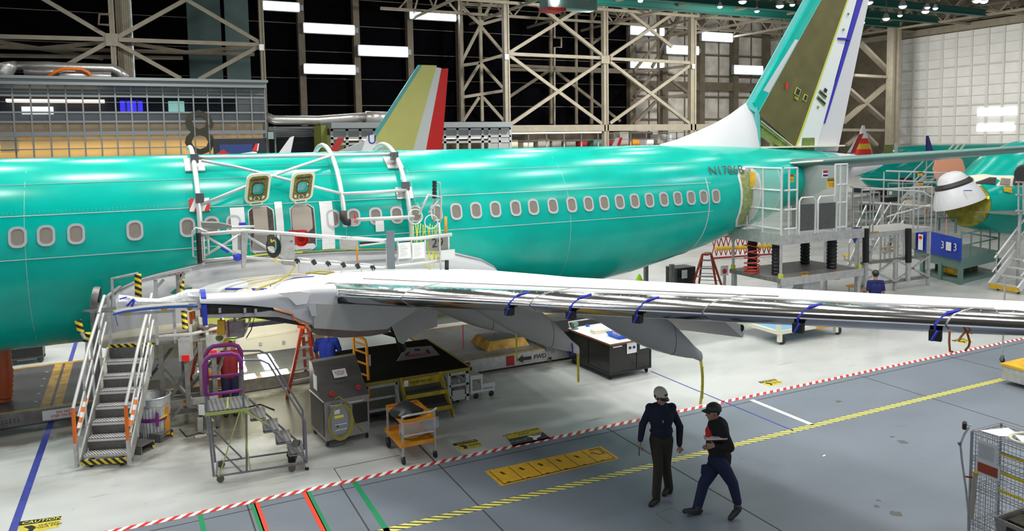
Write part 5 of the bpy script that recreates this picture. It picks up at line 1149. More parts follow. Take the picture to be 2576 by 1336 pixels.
# ============================================================ CENTRE: PLATFORMS, CARTS, LADDERS
# low moving-line decks under the aircraft
t = thing('line_deck', 'low dark grey deck with yellow borders on the floor at far left, behind the stairs', 'floor platform', (-2, 18.2, 0))
MB().bb((-9, 18.25, .26), (3.95, 22.0, .30)).build('deck_plate', 'deck', t)
MB().bb((-9, 18.18, .02), (3.95, 18.25, .30)).build('side_beam', 'alu_d', t)
ymat = mat('worn_amber_border', (.62, .35, .04), .5, 0, noise=.55, nscale=5)
for a, b in (((-9, 18.25, .30), (3.95, 18.33, .304)), ((-9, 21.85, .30), (3.95, 22.0, .304)), ((-1.95, 18.33, .30), (-1.78, 21.85, .304)), ((-1.72, 18.33, .30), (-1.55, 21.85, .304))): MB().bb(a, b).build('amber_border', ymat, t)
for k in range(5):
    for x in (-2.9, -2.1, -1.2): MB().bb((x, 18.8+k*.6, .30), (x+.06, 18.83+k*.6, .306)).build('white_mark', 'paper', t)
MB().bb((-1.9, 18.16, .06), (-1.1, 18.18, .26)).build('safety_label', 'paper', t); text('DO NOT\nSTEP ON EDGE', .075, (-1.5, 18.155, .16), X3, Z3, 'red', t, 'red_lettering', .001)
for k in range(10): MB().tube((-2.6+.07*(k % 5), 18.17, .12+.05*(k//5)), (-2.6+.07*(k % 5), 18.19, .12+.05*(k//5)), .012).build('bolt', 'blackp', t)
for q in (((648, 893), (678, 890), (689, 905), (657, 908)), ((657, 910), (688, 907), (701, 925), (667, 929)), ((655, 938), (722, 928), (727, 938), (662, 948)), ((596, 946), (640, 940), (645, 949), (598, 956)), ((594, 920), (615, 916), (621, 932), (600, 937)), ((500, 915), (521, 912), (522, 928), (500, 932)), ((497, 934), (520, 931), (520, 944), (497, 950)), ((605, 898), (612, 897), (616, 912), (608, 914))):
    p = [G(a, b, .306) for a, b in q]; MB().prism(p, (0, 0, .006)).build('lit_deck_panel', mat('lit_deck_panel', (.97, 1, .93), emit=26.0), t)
    area_c = sum(p, V((0, 0, 0)))/4
t = thing('line_deck', 'low worn grey deck with amber edges and red-marked silver rim behind the middle fairings', 'floor platform', (9, 16.9, 0))
MB().bb((6.6, 16.95, .30), (9.35, 20.4, .35)).build('deck_plate', 'deckpale', t); MB().bb((9.40, 16.95, .30), (13.5, 20.4, .35)).build('deck_plate', 'deck', t)
MB().bb((6.6, 16.88, .05), (13.5, 16.95, .35)).build('side_beam', 'alu', t)
for a, b in (((6.6, 16.95, .35), (13.5, 17.03, .354)), ((6.6, 20.25, .35), (13.5, 20.4, .354)), ((9.2, 17.0, .35), (9.36, 20.3, .354)), ((6.6, 17.0, .35), (6.75, 20.3, .354))): MB().bb(a, b).build('amber_border', ymat, t)
for x in (6.9, 8.1, 10.4, 12.0): MB().bb((x, 16.87, .08), (x+.22, 16.88, .33)).build('red_square', 'redd', t)
text('FWD', .16, (9.05, 16.865, .20), X3, Z3, 'blackp', t, 'FWD_lettering'); MB().prism([(8.4, 16.87, .20), (8.56, 16.87, .30), (8.56, 16.87, .24), (8.8, 16.87, .24), (8.8, 16.87, .16), (8.56, 16.87, .16), (8.56, 16.87, .10)], (0, -.004, 0)).build('black_arrow', 'blackp', t)
t2 = [G(1170, 843, .5), G(1265, 828, .5)]
o = thing('step_block', 'low wooden step with sloping amber sides on the worn grey deck', 'step', (8.3, 17.9, .35))
MB().loft([[(7.85, 17.45, .35), (9.05, 17.45, .35), (9.05, 18.55, .35), (7.85, 18.55, .35)], [(7.98, 17.58, .56), (8.95, 17.58, .56), (8.95, 18.42, .56), (7.98, 18.42, .56)]]).build('block', ymat, o); MB().bb((8.0, 17.6, .56), (8.93, 18.4, .57)).build('top_plate', 'deck', o)
for i, (a, b) in enumerate((((1165, 818), (1165, 868)), ((1243, 838), (1243, 872)))):
    p = AV(*a, (8.9+i, 17.3)); q = AV(*b, (8.9+i, 17.3)); q.z = .35
    tag(MB().bb(p+V((-.015, 0, 0)), q+V((.015, .005, 0))).build('red_streamer', 'red', org=q), ('left' if i == 0 else 'right')+' thin red streamer hanging over the step block on the grey deck', 'streamer')
p = AV(1361, 858, (11.0, 16.7)); tag(MB().box(V((p.x, p.y, .42)), (.11, .01, .72)).build('red_streamer', mat('fluorescent_red', (1, .06, .02), .5), org=(p.x, p.y, .06)), 'wide fluorescent red streamer hanging left of the black tool cart', 'streamer')
# dark service platform
t = thing('service_platform', 'black-topped aluminium service platform with yellow edge under the strut', 'platform', (5.2, 15.0, 0))
MB().bb((4.0, 15.0, .74), (6.32, 17.75, .80)).build('deck_plate', mat('black_rubber_deck', (.008, .008, .007), .9, spec=.1), t)
for a, b in (((4.0, 14.97, .74), (6.35, 15.0, .81)), ((6.32, 14.97, .74), (6.36, 17.75, .81))): MB().bb(a, b).build('yellow_edge', mat('dull_yellow_edge', (.30, .24, .03), .5), t)
for x, y in ((4.05, 15.05), (4.7, 15.05), (5.85, 15.05), (6.27, 15.05), (6.27, 16.4), (6.27, 17.7), (4.05, 16.4)): MB().bar((x, y, .08), (x, y, .74), .07).build('leg', 'alu', t)
for z in (.2, .45, .7):
    MB().bar((5.85, 15.04, z), (6.3, 15.04, z), .05).build('cross_rail', 'alu', t); MB().bar((4.05, 15.04, z), (4.7, 15.04, z), .05).build('cross_rail', 'alu', t); MB().bar((6.29, 15.05, z), (6.29, 17.7, z), .05).build('cross_rail', 'alu', t)
MB().bb((5.92, 15.02, .12), (6.2, 15.06, .34)).build('drawer_box', 'alu', t); MB().bb((4.1, 15.1, .1), (6.2, 17.6, .15)).build('lower_tray', 'blackp', t)
for x, y in ((4.1, 15.2), (6.1, 15.2), (6.1, 17.4)): MB().lathe([(.05, -.02), (.07, 0), (.05, .02)], (x, y, .07), 14, ax=(1, 0, 0), caps=True).build('caster_wheel', 'black', t, True)
t = thing('side_steps', 'small two-step aluminium caster steps with perforated treads at the platform right end', 'steps', (6.75, 15.6, 0))
for k, (x, z) in enumerate(((6.42, .52), (6.72, .30))):
    MB().bb((x, 15.25, z-.03), (x+.28, 16.0, z)).build('step', 'tread', t); MB().bb((x, 15.22, z-.08), (x+.30, 15.26, z+.01)).build('step_edge', 'alu_w', t)
for x, z in ((6.45, .5), (6.7, .5), (6.98, .28)): MB().bar((x, 15.25, .12), (x, 15.25, z), .045).build('leg', 'alu_w', t); MB().bar((x, 15.98, .12), (x, 15.98, z), .045).build('leg', 'alu_w', t)
MB().bar((6.42, 15.25, .16), (7.0, 15.25, .16), .05).build('rail', 'alu_w', t)
for x in (6.55, 6.92): MB().lathe([(.04, -.02), (.065, 0), (.04, .02)], (x, 15.22, .065), 14, ax=(0, 1, 0), caps=True).build('caster_wheel', 'black', t, True)
# yellow steps
b0, b1 = G(1020, 1030), G(1138, 1038)
t = thing('yellow_steps', 'yellow two-tread steps with a printed weight plate before the black platform', 'steps', (5.1, 14.85, 0))
ym = mat('worn_yellow_step_paint', (.50, .36, .02), .5, 0, noise=.4, nscale=7)
X0, X1 = 4.75, 5.62
for x in (X0, X1): MB().bar((x+.02*(1 if x == X0 else 4), 14.45, 0.02), (x, 14.98, .80), .04, .12).build('side_rail', ym, t)
for z, y in ((.25, 14.60), (.52, 14.80)): MB().bb((X0, y-.14, z-.03), (X1+.05, y+.12, z)).build('step', 'deck', t); MB().bb((X0, y-.16, z-.07), (X1+.05, y-.14, z+.01)).build('step_nosing', ym, t)
MB().bb((X0, 14.92, .62), (X1, 14.94, .78)).build('notice_plate', ym, t); text('250 LBS MAX CAP', .06, ((X0+X1)/2, 14.91, .70), X3, Z3, 'blackp', t, 'black_lettering', .001)
MB().bb((X0+.02, 14.90, .64), (X0+.16, 14.915, .76)).build('striped_patch', 'redwhite_tape', t)
for x in (X0-.12, X1+.06): MB().bar((x+.02, 14.40, 0), (x+.02, 14.96, .60), .03, .05).build('support_leg', 'alu', t)
# trapezoid plate
q = [AY(*a, 16.2) for a in ((998, 931), (1106, 925), (1107, 907), (1086, 871), (1020, 876), (999, 912))]
t = thing('lift_cover_plate', 'dull steel octagonal cover plate with three slots standing on the black platform', 'cover plate', ((q[0]+q[1])/2))
MB().prism([V((p.x, 16.2, max(p.z, .81))) for p in q], (0, .04, 0)).build('plate', mat('brownish_steel', (.26, .23, .21), .4, .6), t)
for a, b, c, d in ((1020, 894, 1029, 886), (1043, 880, 1056, 880), (1073, 880, 1081, 888)): MB().bar(AY(a, b, 16.19), AY(c, d, 16.19), .012, .045).build('hand_slot', 'blackp', t)
text('HERRON LIFT', .085, AY(1050, 893, 16.18), X3, Z3, 'redd', t, 'red_lettering', .001)
# orange gate
t = thing('orange_gate', 'tall orange tubular safety gate at the left end of the black platform', 'gate', (4.15, 15.3, .2))
g = lambda a, b: AV(a, b, (4.1, 15.25))
MB().path([g(889, 845), g(893, 935), g(905, 975)], .028).build('post', 'orange', t, True); MB().path([g(905, 848), g(918, 855), g(922, 870), g(928, 970), g(928, 1010)], .03).build('post', 'orange', t, True)
MB().path([g(889, 847), g(905, 848)], .028).build('top_bar', 'orange', t, True)
for y_ in (865, 885, 912, 940): MB().tube(g(891, y_-6), g(925, y_+6), .022).build('rung', 'orange', t, True)
MB().slab([g(925, 893), g(932, 892), g(933, 920), g(926, 921)], .01).build('latch_plate', 'alu', t)
# red fibreglass ladders
def aladder(label, px_top, feet, rungs, m_='lred', r_=.04, cap=None, base=None):
    b_ = base; t = thing('step_ladder', label, 'ladder', G(*feet[0]))
    tp = [AV(px_top[0]-px_top[2]/2, px_top[1], b_), AV(px_top[0]+px_top[2]/2, px_top[1], b_, -.1)]
    legs = []
    for i, f in enumerate(feet):
        top_ = tp[0] if i % 2 == 0 else tp[1]; g_ = G(*f); legs.append((top_, g_)); MB().bar(top_, g_+Z3*.0, r_*1.7, r_).build('leg', m_, t)
    for k in range(rungs):
        u = .12+.8*k/rungs
        MB().bar(legs[0][0].lerp(legs[0][1], u), legs[1][0].lerp(legs[1][1], u), .03, .05).build('step', 'alu', t)
        if len(legs) > 3: MB().bar(legs[2][0].lerp(legs[2][1], u), legs[3][0].lerp(legs[3][1], u), .02).build('brace', 'alu_d', t)
    MB().box((tp[0]+tp[1])/2+Z3*.02, ((tp[1]-tp[0]).length+.12, .2, .06), .6).build('top_cap', cap or m_, t)
    return t
aladder('red step ladder with brown top standing behind the purple-padded rolling ladder', (522, 826, 30), ((478, 972), (590, 985), (505, 925), (612, 938)), 5, cap='brownm', base=(1.15, 16.4))
aladder('tall red ladder standing between the strut and the stainless cabinet', (768, 822, 14), ((722, 1003), (795, 985), (770, 950), (812, 940)), 5, base=(3.15, 16.0))
# orange drawer cart behind the rolling ladder
c = G(568, 1005); bse = (c.x, c.y)
t = thing('parts_cart', 'amber-topped cart with plastic bags on it, behind the purple padded ladder', 'cart', c)
MB().slab([AV(510, 935, bse, 0), AV(600, 925, bse, 0), AV(598, 940, bse, .15), AV(512, 950, bse, .15)], .03).build('top_tray', 'orange', t)
MB().slab([AV(512, 958, bse), AV(598, 948, bse), AV(600, 1000, bse), AV(515, 1008, bse)], .05).build('front_panel', mat('dark_amber_panel', (.55, .26, .02), .5), t)  # front panel in a darker amber than the tray
for a in (510, 600): MB().bar(AV(a, 940, bse, .03), AV(a, 1012, bse, .03), .035).build('corner_post', 'alu', t)
for y_ in (955, 976): MB().bar(AV(510, y_+3, bse, .05), AV(600, y_-6, bse, .05), .025).build('rail', 'alu_w', t)
o = MB().loft([[AV(560+rr*cos(q)*30, 928-h_+rr*sin(q)*6, bse, 0) for q in [2*pi*k/12 for k in range(12)]] for rr, h_ in ((1, 0), (.9, 8), (.6, 16), (.15, 20))]).build('plastic_bag', 'clearplas', org=AV(560, 930, bse)); tag(o, 'crumpled clear plastic bag lying on the amber-topped cart', 'bag')
o = MB().ell(AV(497, 948, (c.x-.5, c.y)), .11, .08, .10).build('paper_rag', 'paper', org=AV(497, 955, (c.x-.5, c.y))); tag(o, 'crumpled cream rag hanging at the left end of the amber-topped cart', 'rag')
# ---------- rolling ladder
A0, B0, C0 = G(555, 1214), G(556, 1178), G(768, 1182)
ex = (C0-A0).normalized(); ey = V((-ex.y, ex.x, 0)); LL = (C0-A0).length; LW = .62
def rl(u, v, z): return A0+ex*u+ey*v+Z3*z
t = thing('rolling_ladder', 'grey rolling ladder with purple foam padding on its top handrails', 'rolling ladder', A0)
gm = mat('grey_tube_paint', (.20, .20, .22), .4, .3); lm = mat('lime_tube_paint', (.40, .48, .13), .5)
zp = AV(537, 1037, rl(-.08, 0, 0)).z
for v in (0, LW):
    MB().path([rl(-.06, v, .12), rl(LL, v, .12)], .018).build('base_rail', gm, t, True)
    MB().path([rl(-.10, v, .12), rl(-.16, v, zp)], .02).build('upright', gm, t, True); MB().path([rl(.42, v, .12), rl(.46, v, zp)], .018).build('upright', gm, t, True)
    MB().path([rl(-.10, v, .7), rl(.35, v, .12)], .014).build('cross_brace', gm, t, True)
    MB().path([rl(.46, v, zp), rl(LL+.02, v, .18)], .018).build('stringer', gm, t, True)
    MB().path([rl(-.16, v, zp), rl(-.17, v, zp+.82), rl(-.13, v, zp+.93), rl(-.05, v, zp+.98)], .022).build('rail_post', gm, t, True)
    MB().path([rl(.42, v, zp), rl(.42, v, zp+.84)], .018).build('rail_post', gm, t, True)
    MB().path([rl(.40, v, zp+.83), rl(.72, v, zp+.80), rl(.85, v, zp+.72), rl(LL-.02, v, .95), rl(LL+.03, v, .85), rl(LL+.03, v, .12)], .018).build('handrail', gm, t, True)
    z0 = zp+.98
    MB().path([rl(-.17, v, zp+.30), rl(-.17, v, zp+.80), rl(-.13, v, zp+.90), rl(-.04, v, z0-.02), rl(.26, v, z0-.02), rl(.36, v, z0-.06), rl(.41, v, z0-.16), rl(.41, v, z0-.30)], .036, 10).build('purple_padding', 'purple', t, 'all')
    MB().path([rl(-.15, v, zp+.30), rl(.42, v, zp+.32)] if v == 0 else [rl(-.15, v, zp+.42), rl(.42, v, zp+.42)], .026, 10).build('purple_padding', 'purple', t, 'all')
MB().path([rl(-.06, 0, .12), rl(-.06, LW, .12)], .018).build('base_rail', gm, t, True); MB().path([rl(LL, 0, .12), rl(LL, LW, .12)], .018).build('base_rail', gm, t, True)
MB().path([rl(-.17, 0, zp+.75), rl(-.17, LW, zp+.75)], .034, 10).build('purple_padding', 'purple', t, 'all')
MB().prism([rl(-.18, -.02, zp), rl(.50, -.02, zp), rl(.50, LW+.02, zp), rl(-.18, LW+.02, zp)], (0, 0, .025)).build('top_platform', 'ribtread', t); MB().bar(rl(-.18, -.03, zp-.02), rl(.50, -.03, zp-.02), .02, .05).build('lime_edge', lm, t); MB().bar(rl(.16, 0, zp+.03), rl(.16, LW, zp+.03), .03, .008).build('lime_stripe', lm, t)
for k in range(4):
    u = .64+k*.20; z = zp-(zp-.05)*(k+1)/5.0
    MB().prism([rl(u-.13, .02, z), rl(u+.13, .02, z), rl(u+.13, LW-.02, z), rl(u-.13, LW-.02, z)], (0, 0, .025)).build('step', 'ribtread', t); MB().path([rl(u-.12, .0, z), rl(u+.12, .0, z)], .014).build('step_bracket', gm, t)
MB().bar(rl(-.02, -.03, .12), rl(.36, -.03, zp-.02), .02).build('lime_brace', lm, t); MB().bar(rl(.48, -.03, .14), rl(.38, -.03, zp-.02), .02).build('lime_brace', lm, t); MB().bar(rl(.42, -.03, zp-.03), rl(.78, -.03, zp-.32), .025).build('lime_brace', lm, t)
for u, v in ((0, 0), (0, LW), (LL-.22, 0), (LL-.22, LW)):
    MB().bar(rl(u, v, .09), rl(u, v, .14), .03).build('caster_fork', gm, t); MB().lathe([(.03, -.018), (.055, -.016), (.062, 0), (.055, .016), (.03, .018)], rl(u, v, .062), 18, ax=ey, caps=True).build('caster_wheel', mat('brown_caster_wheel', (.12, .09, .06), .5), t, True)
MB().lathe([(.035, 0), (.035, .03)], rl(LL+.03, 0, 0), 12, caps=True).build('rubber_foot', 'black', t); MB().bar(rl(LL-.22, .1, .18), rl(LL-.1, LW-.1, .30), .12, .14).build('caster_lift', 'blackp', t)
# ---------- stainless cabinet
fl, fr, bl_ = G(820, 1128), G(931, 1103), G(780, 1094)
ex = (fr-fl); cw = ex.length; ex.normalize(); ey = V((-ex.y, ex.x, 0)); cdp = .86
def cb(u, v, z): return fl+ex*(u*cw)+ey*(v*cdp)+Z3*z
t = thing('steel_cabinet', 'stainless steel wheeled cabinet with sloping lid, grey switch box and coiled hose', 'cabinet', fl)
zf_ = AV(818, 1012, fl).z; zb_ = AV(790, 906, cb(0, 1, 0)).z
MB().loft([[cb(0, 0, .13), cb(1, 0, .13), cb(1, 1, .13), cb(0, 1, .13)], [cb(0, 0, zf_), cb(1, 0, zf_), cb(1, 1, zf_), cb(0, 1, zf_)]]).build('body', 'steel', t)
lid = [cb(-.01, -.02, zf_), cb(-.01, .38, zf_+.42*(zb_-zf_)*.9), cb(-.01, .80, zb_), cb(-.01, 1, zb_), cb(-.01, 1, zf_)]
MB().prism(lid, ex*(cw*1.02)).build('sloped_hood', mat('dull_stainless_hood', (.22, .215, .21), .35, .75), t)
MB().slab([cb(-.012, .05, .2), cb(-.012, .97, .2), cb(-.012, .97, zf_-.05), cb(-.012, .05, zf_-.05)], .01).build('perforated_side', 'perf', t); MB().path([cb(-.02, 0, zf_), cb(-.02, 1, zf_), ], .014).build('edge_rail', 'alu_w', t)
MB().slab([cb(.62, -.02, .36), cb(.95, -.02, .36), cb(.95, -.02, .74), cb(.62, -.02, .74)], .02).build('black_mesh_panel', 'blackp', t)
for a, b in ((.12, .38), (.50, .86)): MB().path([cb(a, -.01, zf_-.08), cb(a+.02, -.07, zf_-.08), cb(b-.02, -.07, zf_-.08), cb(b, -.01, zf_-.08)], .012).build('pull_handle', 'alu_w', t, True)
bx = MB().prism([cb(.10, -.16, .27), cb(.46, -.16, .27), cb(.46, -.01, .27), cb(.10, -.01, .27)], (0, 0, .52)).build('switch_box', mat('grey_switch_box', (.32, .34, .35), .4, .3), t)
for z in (.36, .46): MB().bar(cb(.16, -.175, z), cb(.42, -.175, z), .02, .02).build('box_bar', 'alu_w', bx)
MB().bb((0, 0, 0), (0, 0, 0)) if False else None
MB().slab([cb(.16, -.165, .66), cb(.28, -.165, .66), cb(.28, -.165, .74), cb(.16, -.165, .74)], .006).build('white_label', 'paper', bx); MB().slab([cb(.16, -.166, .58), cb(.36, -.166, .58), cb(.36, -.166, .63), cb(.16, -.166, .63)], .006).build('yellow_label', 'yel_tape', bx); MB().ell(cb(.22, -.17, .43), .02, .015, .02).build('knob', 'blackp', bx)
for q, z, m_ in (((.36, .62), .30, 'paper'),):
    def lidp(u, k): a, b = lid[0], lid[2]; v = -.02+(.82)*k; zz_ = zf_+(zb_-zf_)*(.0+min(1, k*1.0)); return cb(u, v, zz_+.012+.06*sin(pi*k)*0)
    MB().slab([lidp(.36, .48)+Z3*.02, lidp(.66, .48)+Z3*.02, lidp(.66, .68)+Z3*.02, lidp(.36, .68)+Z3*.02], .006).build('white_notice', 'paper', t)
    text('ATTENTION\nPAINT GUN\nWASHER', .035, lidp(.51, .58)+Z3*.028, ex, lidp(.5, .7)-lidp(.5, .4), 'redd', t, 'notice_lettering', .001)
MB().slab([cb(-.02, .42, 1.0), cb(-.02, .68, 1.0), cb(-.02, .68, 1.28), cb(-.02, .42, 1.28)], .006).build('white_notice', 'paper', t)
for u in (.20, .80): c_ = lidp(u, .10 if u < .5 else .14); MB().path(arc(c_+Z3*.04, .035, 0, 2*pi, 12, ex, Z3)[:-1], .016, 6, closed=True).build('red_clip', 'red', t, True)
for k in range(4): MB().path([cb(.28, -.19-.012*k, .50)+ex*(cos(q)*(.20+.012*k))+Z3*(sin(q)*(.30+.01*k)) for q in [2*pi*i/28 for i in range(28)]], .010, 6, closed=True).build('coiled_hose', 'hose', t, 'all')
MB().path([cb(.20, -.1, zf_+.05), cb(.28, -.15, zf_+.10), cb(.50, -.12, .8), cb(.62, -.10, .4), cb(.80, -.06, .2)], .011, 6).build('coiled_hose', 'hose', t, 'all')
MB().prism([cb(1.02, .1, .55), cb(1.02, .25, .5), cb(1.02, .25, .85), cb(1.02, .12, .88)], ex*.02).build('red_bag', 'red', t)
for u, v in ((.05, .06), (.95, .06), (.05, .94), (.95, .94)): MB().bar(cb(u, v, .08), cb(u, v, .14), .04).build('caster_fork', 'alu', t); MB().lathe([(.04, -.02), (.065, 0), (.04, .02)], cb(u, v, .065), 16, ax=ex, caps=True).build('caster_wheel', 'black', t, True)
# ---------- orange service cart
f1, f2, f3 = G(1015, 1168), G(1095, 1151), G(968, 1112)
ex = (f2-f1).normalized(); cw = (f2-f1).length; ey = V((-ex.y, ex.x, 0)); cl = .86
def oc(u, v, z): return f1+ex*(u*cw)+ey*(v*cl)+Z3*z
t = thing('service_cart', 'grey tubular cart with two orange trays, a black bag on top and hose below', 'cart', f1)
for u in (0, 1):
    for v in (0, 1): MB().bar(oc(u, v, .14), oc(u, v, .86 if v == 0 else .76), .035).build('corner_post', 'alu', t)
for z, ov in ((.30, .08), (.72, .02)):
    MB().prism([oc(-ov, -.02, z), oc(1, -.02, z), oc(1, 1.05, z), oc(-ov, 1.05, z)], (0, 0, .02)).build('tray', 'orange', t)
    for v in (-.02, 1.05): MB().bar(oc(-ov, v, z+.04), oc(1, v, z+.04), .012, .07).build('tray_lip', 'orange', t)
    MB().bar(oc(1, -.02, z+.04), oc(1, 1.05, z+.04), .012, .07).build('tray_lip', 'orange', t)
MB().bar(oc(0, 0, .50), oc(1, 0, .50), .03).build('cross_rail', 'alu_w', t); MB().path([oc(0, -.02, .85), oc(.1, -.06, .88), oc(.9, -.06, .88), oc(1.05, -.08, .93)], .02).build('push_handle', 'alu', t, True)
for u, v, r_ in ((0, 0, .075), (1, 0, .07), (0, 1, .10), (1, 1, .07)): MB().bar(oc(u, v, .10), oc(u, v, .16), .05).build('caster_fork', 'alu', t); MB().lathe([(r_*.6, -.025), (r_, -.02), (r_, .02), (r_*.6, .025)], oc(u, v, r_), 18, ax=ex, caps=True).build('caster_wheel', 'black', t, True)
rnd = random.Random(11)
o = MB().loft([[oc(.35, .45, .75+h_)+ex*(r_*cos(q)*rnd.uniform(.8, 1.2)*.26)+ey*(r_*sin(q)*rnd.uniform(.8, 1.2)*.3) for q in [2*pi*k/16 for k in range(16)]] for r_, h_ in ((.9, 0), (1.05, .07), (.8, .15), (.35, .22), (.1, .23))]).build('tool_bag', 'blackp', org=oc(.35, .45, .74), smooth=True); tag(o, 'black cloth bag slumped on the top tray of the orange cart', 'bag')
o = MB().loft([[oc(.5+a_*.62, -.03-b_, z_) for a_, b_ in ((-1, 0), (-.6, .05), (0, .08), (.6, .05), (1, 0))] for z_ in (.76, .66, .56)]+[[oc(.5+a_*.4, -.02, .52) for a_ in (-1, -.6, 0, .6, 1)]], False, False).build('plastic_sheet', 'clearplas', org=oc(.5, 0, .56)); tag(o, 'clear plastic liner sagging from the top tray of the orange cart', 'plastic liner')
o = thing('hose_coil', 'brown rubber hose coiled on the lower tray of the orange cart', 'hose', oc(.5, .45, .33))
for k in range(4): MB().path([oc(.5, .45, .34+.012*k)+V((cos(q)*(.19+.012*k), sin(q)*(.19+.01*k), 0)) for q in [2*pi*i/26 for i in range(26)]], .010, 6, closed=True).build('hose_loop', 'hose', o, 'all')
# ---------- black tool cart with white top
f1, f2, f3 = G(1535, 958), G(1636, 938), G(1468, 915)
ex = (f2-f1).normalized(); cw = (f2-f1).length; ey = V((-ex.y, ex.x, 0)); cl = 1.75
zt_ = AV(1532, 868, f1).z
f3b = AV(1455, 832, f3)
def tc(u, v, z): return f1+ex*(u*cw)+ey*(v*cl)+Z3*z
t = thing('tool_cart', 'black smoked-panel tool cart with a white worktop, right of the middle fairing', 'tool cart', f1)
MB().prism([tc(-.02, -.02, zt_), tc(1.02, -.02, zt_), tc(1.02, 1.02, zt_), tc(-.02, 1.02, zt_)], (0, 0, .03)).build('worktop', 'whitetop', t)
MB().loft([[tc(-.03, -.03, zt_-.01), tc(1.03, -.03, zt_-.01), tc(1.03, 1.03, zt_-.01), tc(-.03, 1.03, zt_-.01)], [tc(-.03, -.03, zt_+.025), tc(1.03, -.03, zt_+.025), tc(1.03, 1.03, zt_+.025), tc(-.03, 1.03, zt_+.025)]]).build('wood_edge', 'wood', t)
for u, v in ((0, 0), (1, 0), (0, 1), (1, 1), (0, .52), (.66, 0)): MB().bar(tc(u, v, .13), tc(u, v, zt_), .035).build('frame_post', 'blackp', t)
for z in (.15, zt_-.03):
    for a, b in (((0, 0), (1, 0)), ((0, 0), (0, 1)), ((1, 0), (1, 1)), ((0, 1), (1, 1))): MB().bar(tc(*a, z), tc(*b, z), .04).build('frame_rail', 'blackp', t)
MB().slab([tc(0, .0, .15), tc(1, 0, .15), tc(1, 0, zt_), tc(0, 0, zt_)], .006).build('smoked_panel', 'mesh', t); MB().slab([tc(0, .0, .15), tc(0, 1, .15), tc(0, 1, zt_), tc(0, 0, zt_)], .006).build('smoked_panel', 'mesh', t); MB().slab([tc(1, .0, .15), tc(1, 1, .15), tc(1, 1, zt_), tc(1, 0, zt_)], .006).build('smoked_panel', 'mesh', t)
for z in (.16, .50): MB().prism([tc(.02, .02, z), tc(.98, .02, z), tc(.98, .98, z), tc(.02, .98, z)], (0, 0, .015)).build('shelf', 'deck', t)
def note(u, z0, z1, w_, face=0):
    if face == 0: q = [tc(u, -.012, z0), tc(u+w_, -.012, z0), tc(u+w_, -.012, z1), tc(u, -.012, z1)]
    else: q = [tc(-.012, u, z0), tc(-.012, u+w_, z0), tc(-.012, u+w_, z1), tc(-.012, u, z1)]
    return MB().slab(q, .004).build('white_notice', 'paper', t)
note(.40, zt_-.28, zt_-.02, .24); note(.72, zt_-.22, zt_-.03, .26); note(.06, zt_-.08, zt_-.05, .22)
MB().slab([tc(.44, -.02, zt_-.17), tc(.50, -.02, zt_-.17), tc(.50, -.02, zt_-.11), tc(.44, -.02, zt_-.11)], .003).build('printed_picture', 'blackp', t); MB().slab([tc(.54, -.02, zt_-.17), tc(.60, -.02, zt_-.17), tc(.60, -.02, zt_-.11), tc(.54, -.02, zt_-.11)], .003).build('printed_picture', 'navy', t)
for u, v in ((.05, .05), (.95, .05), (.05, .95), (.95, .95)): MB().bar(tc(u, v, .08), tc(u, v, .15), .045).build('caster_fork', 'alu', t); MB().lathe([(.045, -.025), (.075, 0), (.045, .025)], tc(u, v, .075), 16, ax=ex, caps=True).build('caster_wheel', 'black', t, True)
tag(MB().prism([tc(.12, .1, .18), tc(.62, .1, .18), tc(.62, .4, .18), tc(.12, .4, .18)], (0, 0, .17)).build('cardboard_box', 'binw', org=tc(.37, .25, .18)), 'grey carton on the lower shelf of the black tool cart', 'box')
tag(MB().ell(tc(.80, .2, .25), .10, .10, .07).build('green_strap', 'lumyel', org=tc(.8, .2, .18), smooth=True), 'lime green strap bundle on the lower shelf of the black tool cart', 'strap')
o = thing('blue_bin', 'open blue plastic bin holding bottles on the white worktop', 'bin', tc(.45, .22, zt_+.03)); zz_ = zt_+.03
MB().loft([[tc(.33, .12, zz_), tc(.57, .12, zz_), tc(.57, .34, zz_), tc(.33, .34, zz_)], [tc(.29, .08, zz_+.10), tc(.61, .08, zz_+.10), tc(.61, .38, zz_+.10), tc(.29, .38, zz_+.10)], [tc(.32, .11, zz_+.10), tc(.58, .11, zz_+.10), tc(.58, .35, zz_+.10), tc(.32, .35, zz_+.10)], [tc(.35, .14, zz_+.02), tc(.55, .14, zz_+.02), tc(.55, .32, zz_+.02), tc(.35, .32, zz_+.02)]], True).build('bin_body', mat('bright_blue_plastic', (.01, .12, .62), .4), o)
tag(MB().lathe([(.05, .02), (.05, .15), (.02, .19), (.02, .22)], tc(.38, .25, zz_), 14, caps=True).build('spray_bottle', mat('pink_plastic', (.75, .45, .60), .4), org=tc(.38, .25, zz_+.02), smooth=True), 'pink bottle standing in the blue bin on the worktop', 'bottle')
tag(MB().lathe([(.07, .02), (.075, .14), (.05, .18)], tc(.50, .24, zz_), 14, caps=True).build('cloth_roll', 'paper', org=tc(.5, .24, zz_+.02), smooth=True), 'white cloth roll standing in the blue bin on the worktop', 'cloth roll')
tag(MB().prism([tc(.15, .50, zz_), tc(.50, .48, zz_), tc(.50, .62, zz_), tc(.15, .62, zz_)], (0, 0, .09)).build('tissue_box', mat('pale_yellow_carton', (.80, .78, .58), .6), org=tc(.3, .55, zz_)), 'pale yellow carton on the white worktop behind the blue bin', 'box')
o = thing('bench_vise', 'small green-grey bench vise at the far left corner of the white worktop', 'vise', tc(.06, .92, zz_)); MB().lathe([(.09, 0), (.09, .03), (.05, .05), (.05, .09)], tc(.06, .92, zz_), 14, caps=True).build('vise_base', 'greengse', o, True); MB().box(tc(.06, .92, zz_+.13), (.18, .09, .09), .4).build('vise_jaw', 'greengse', o)
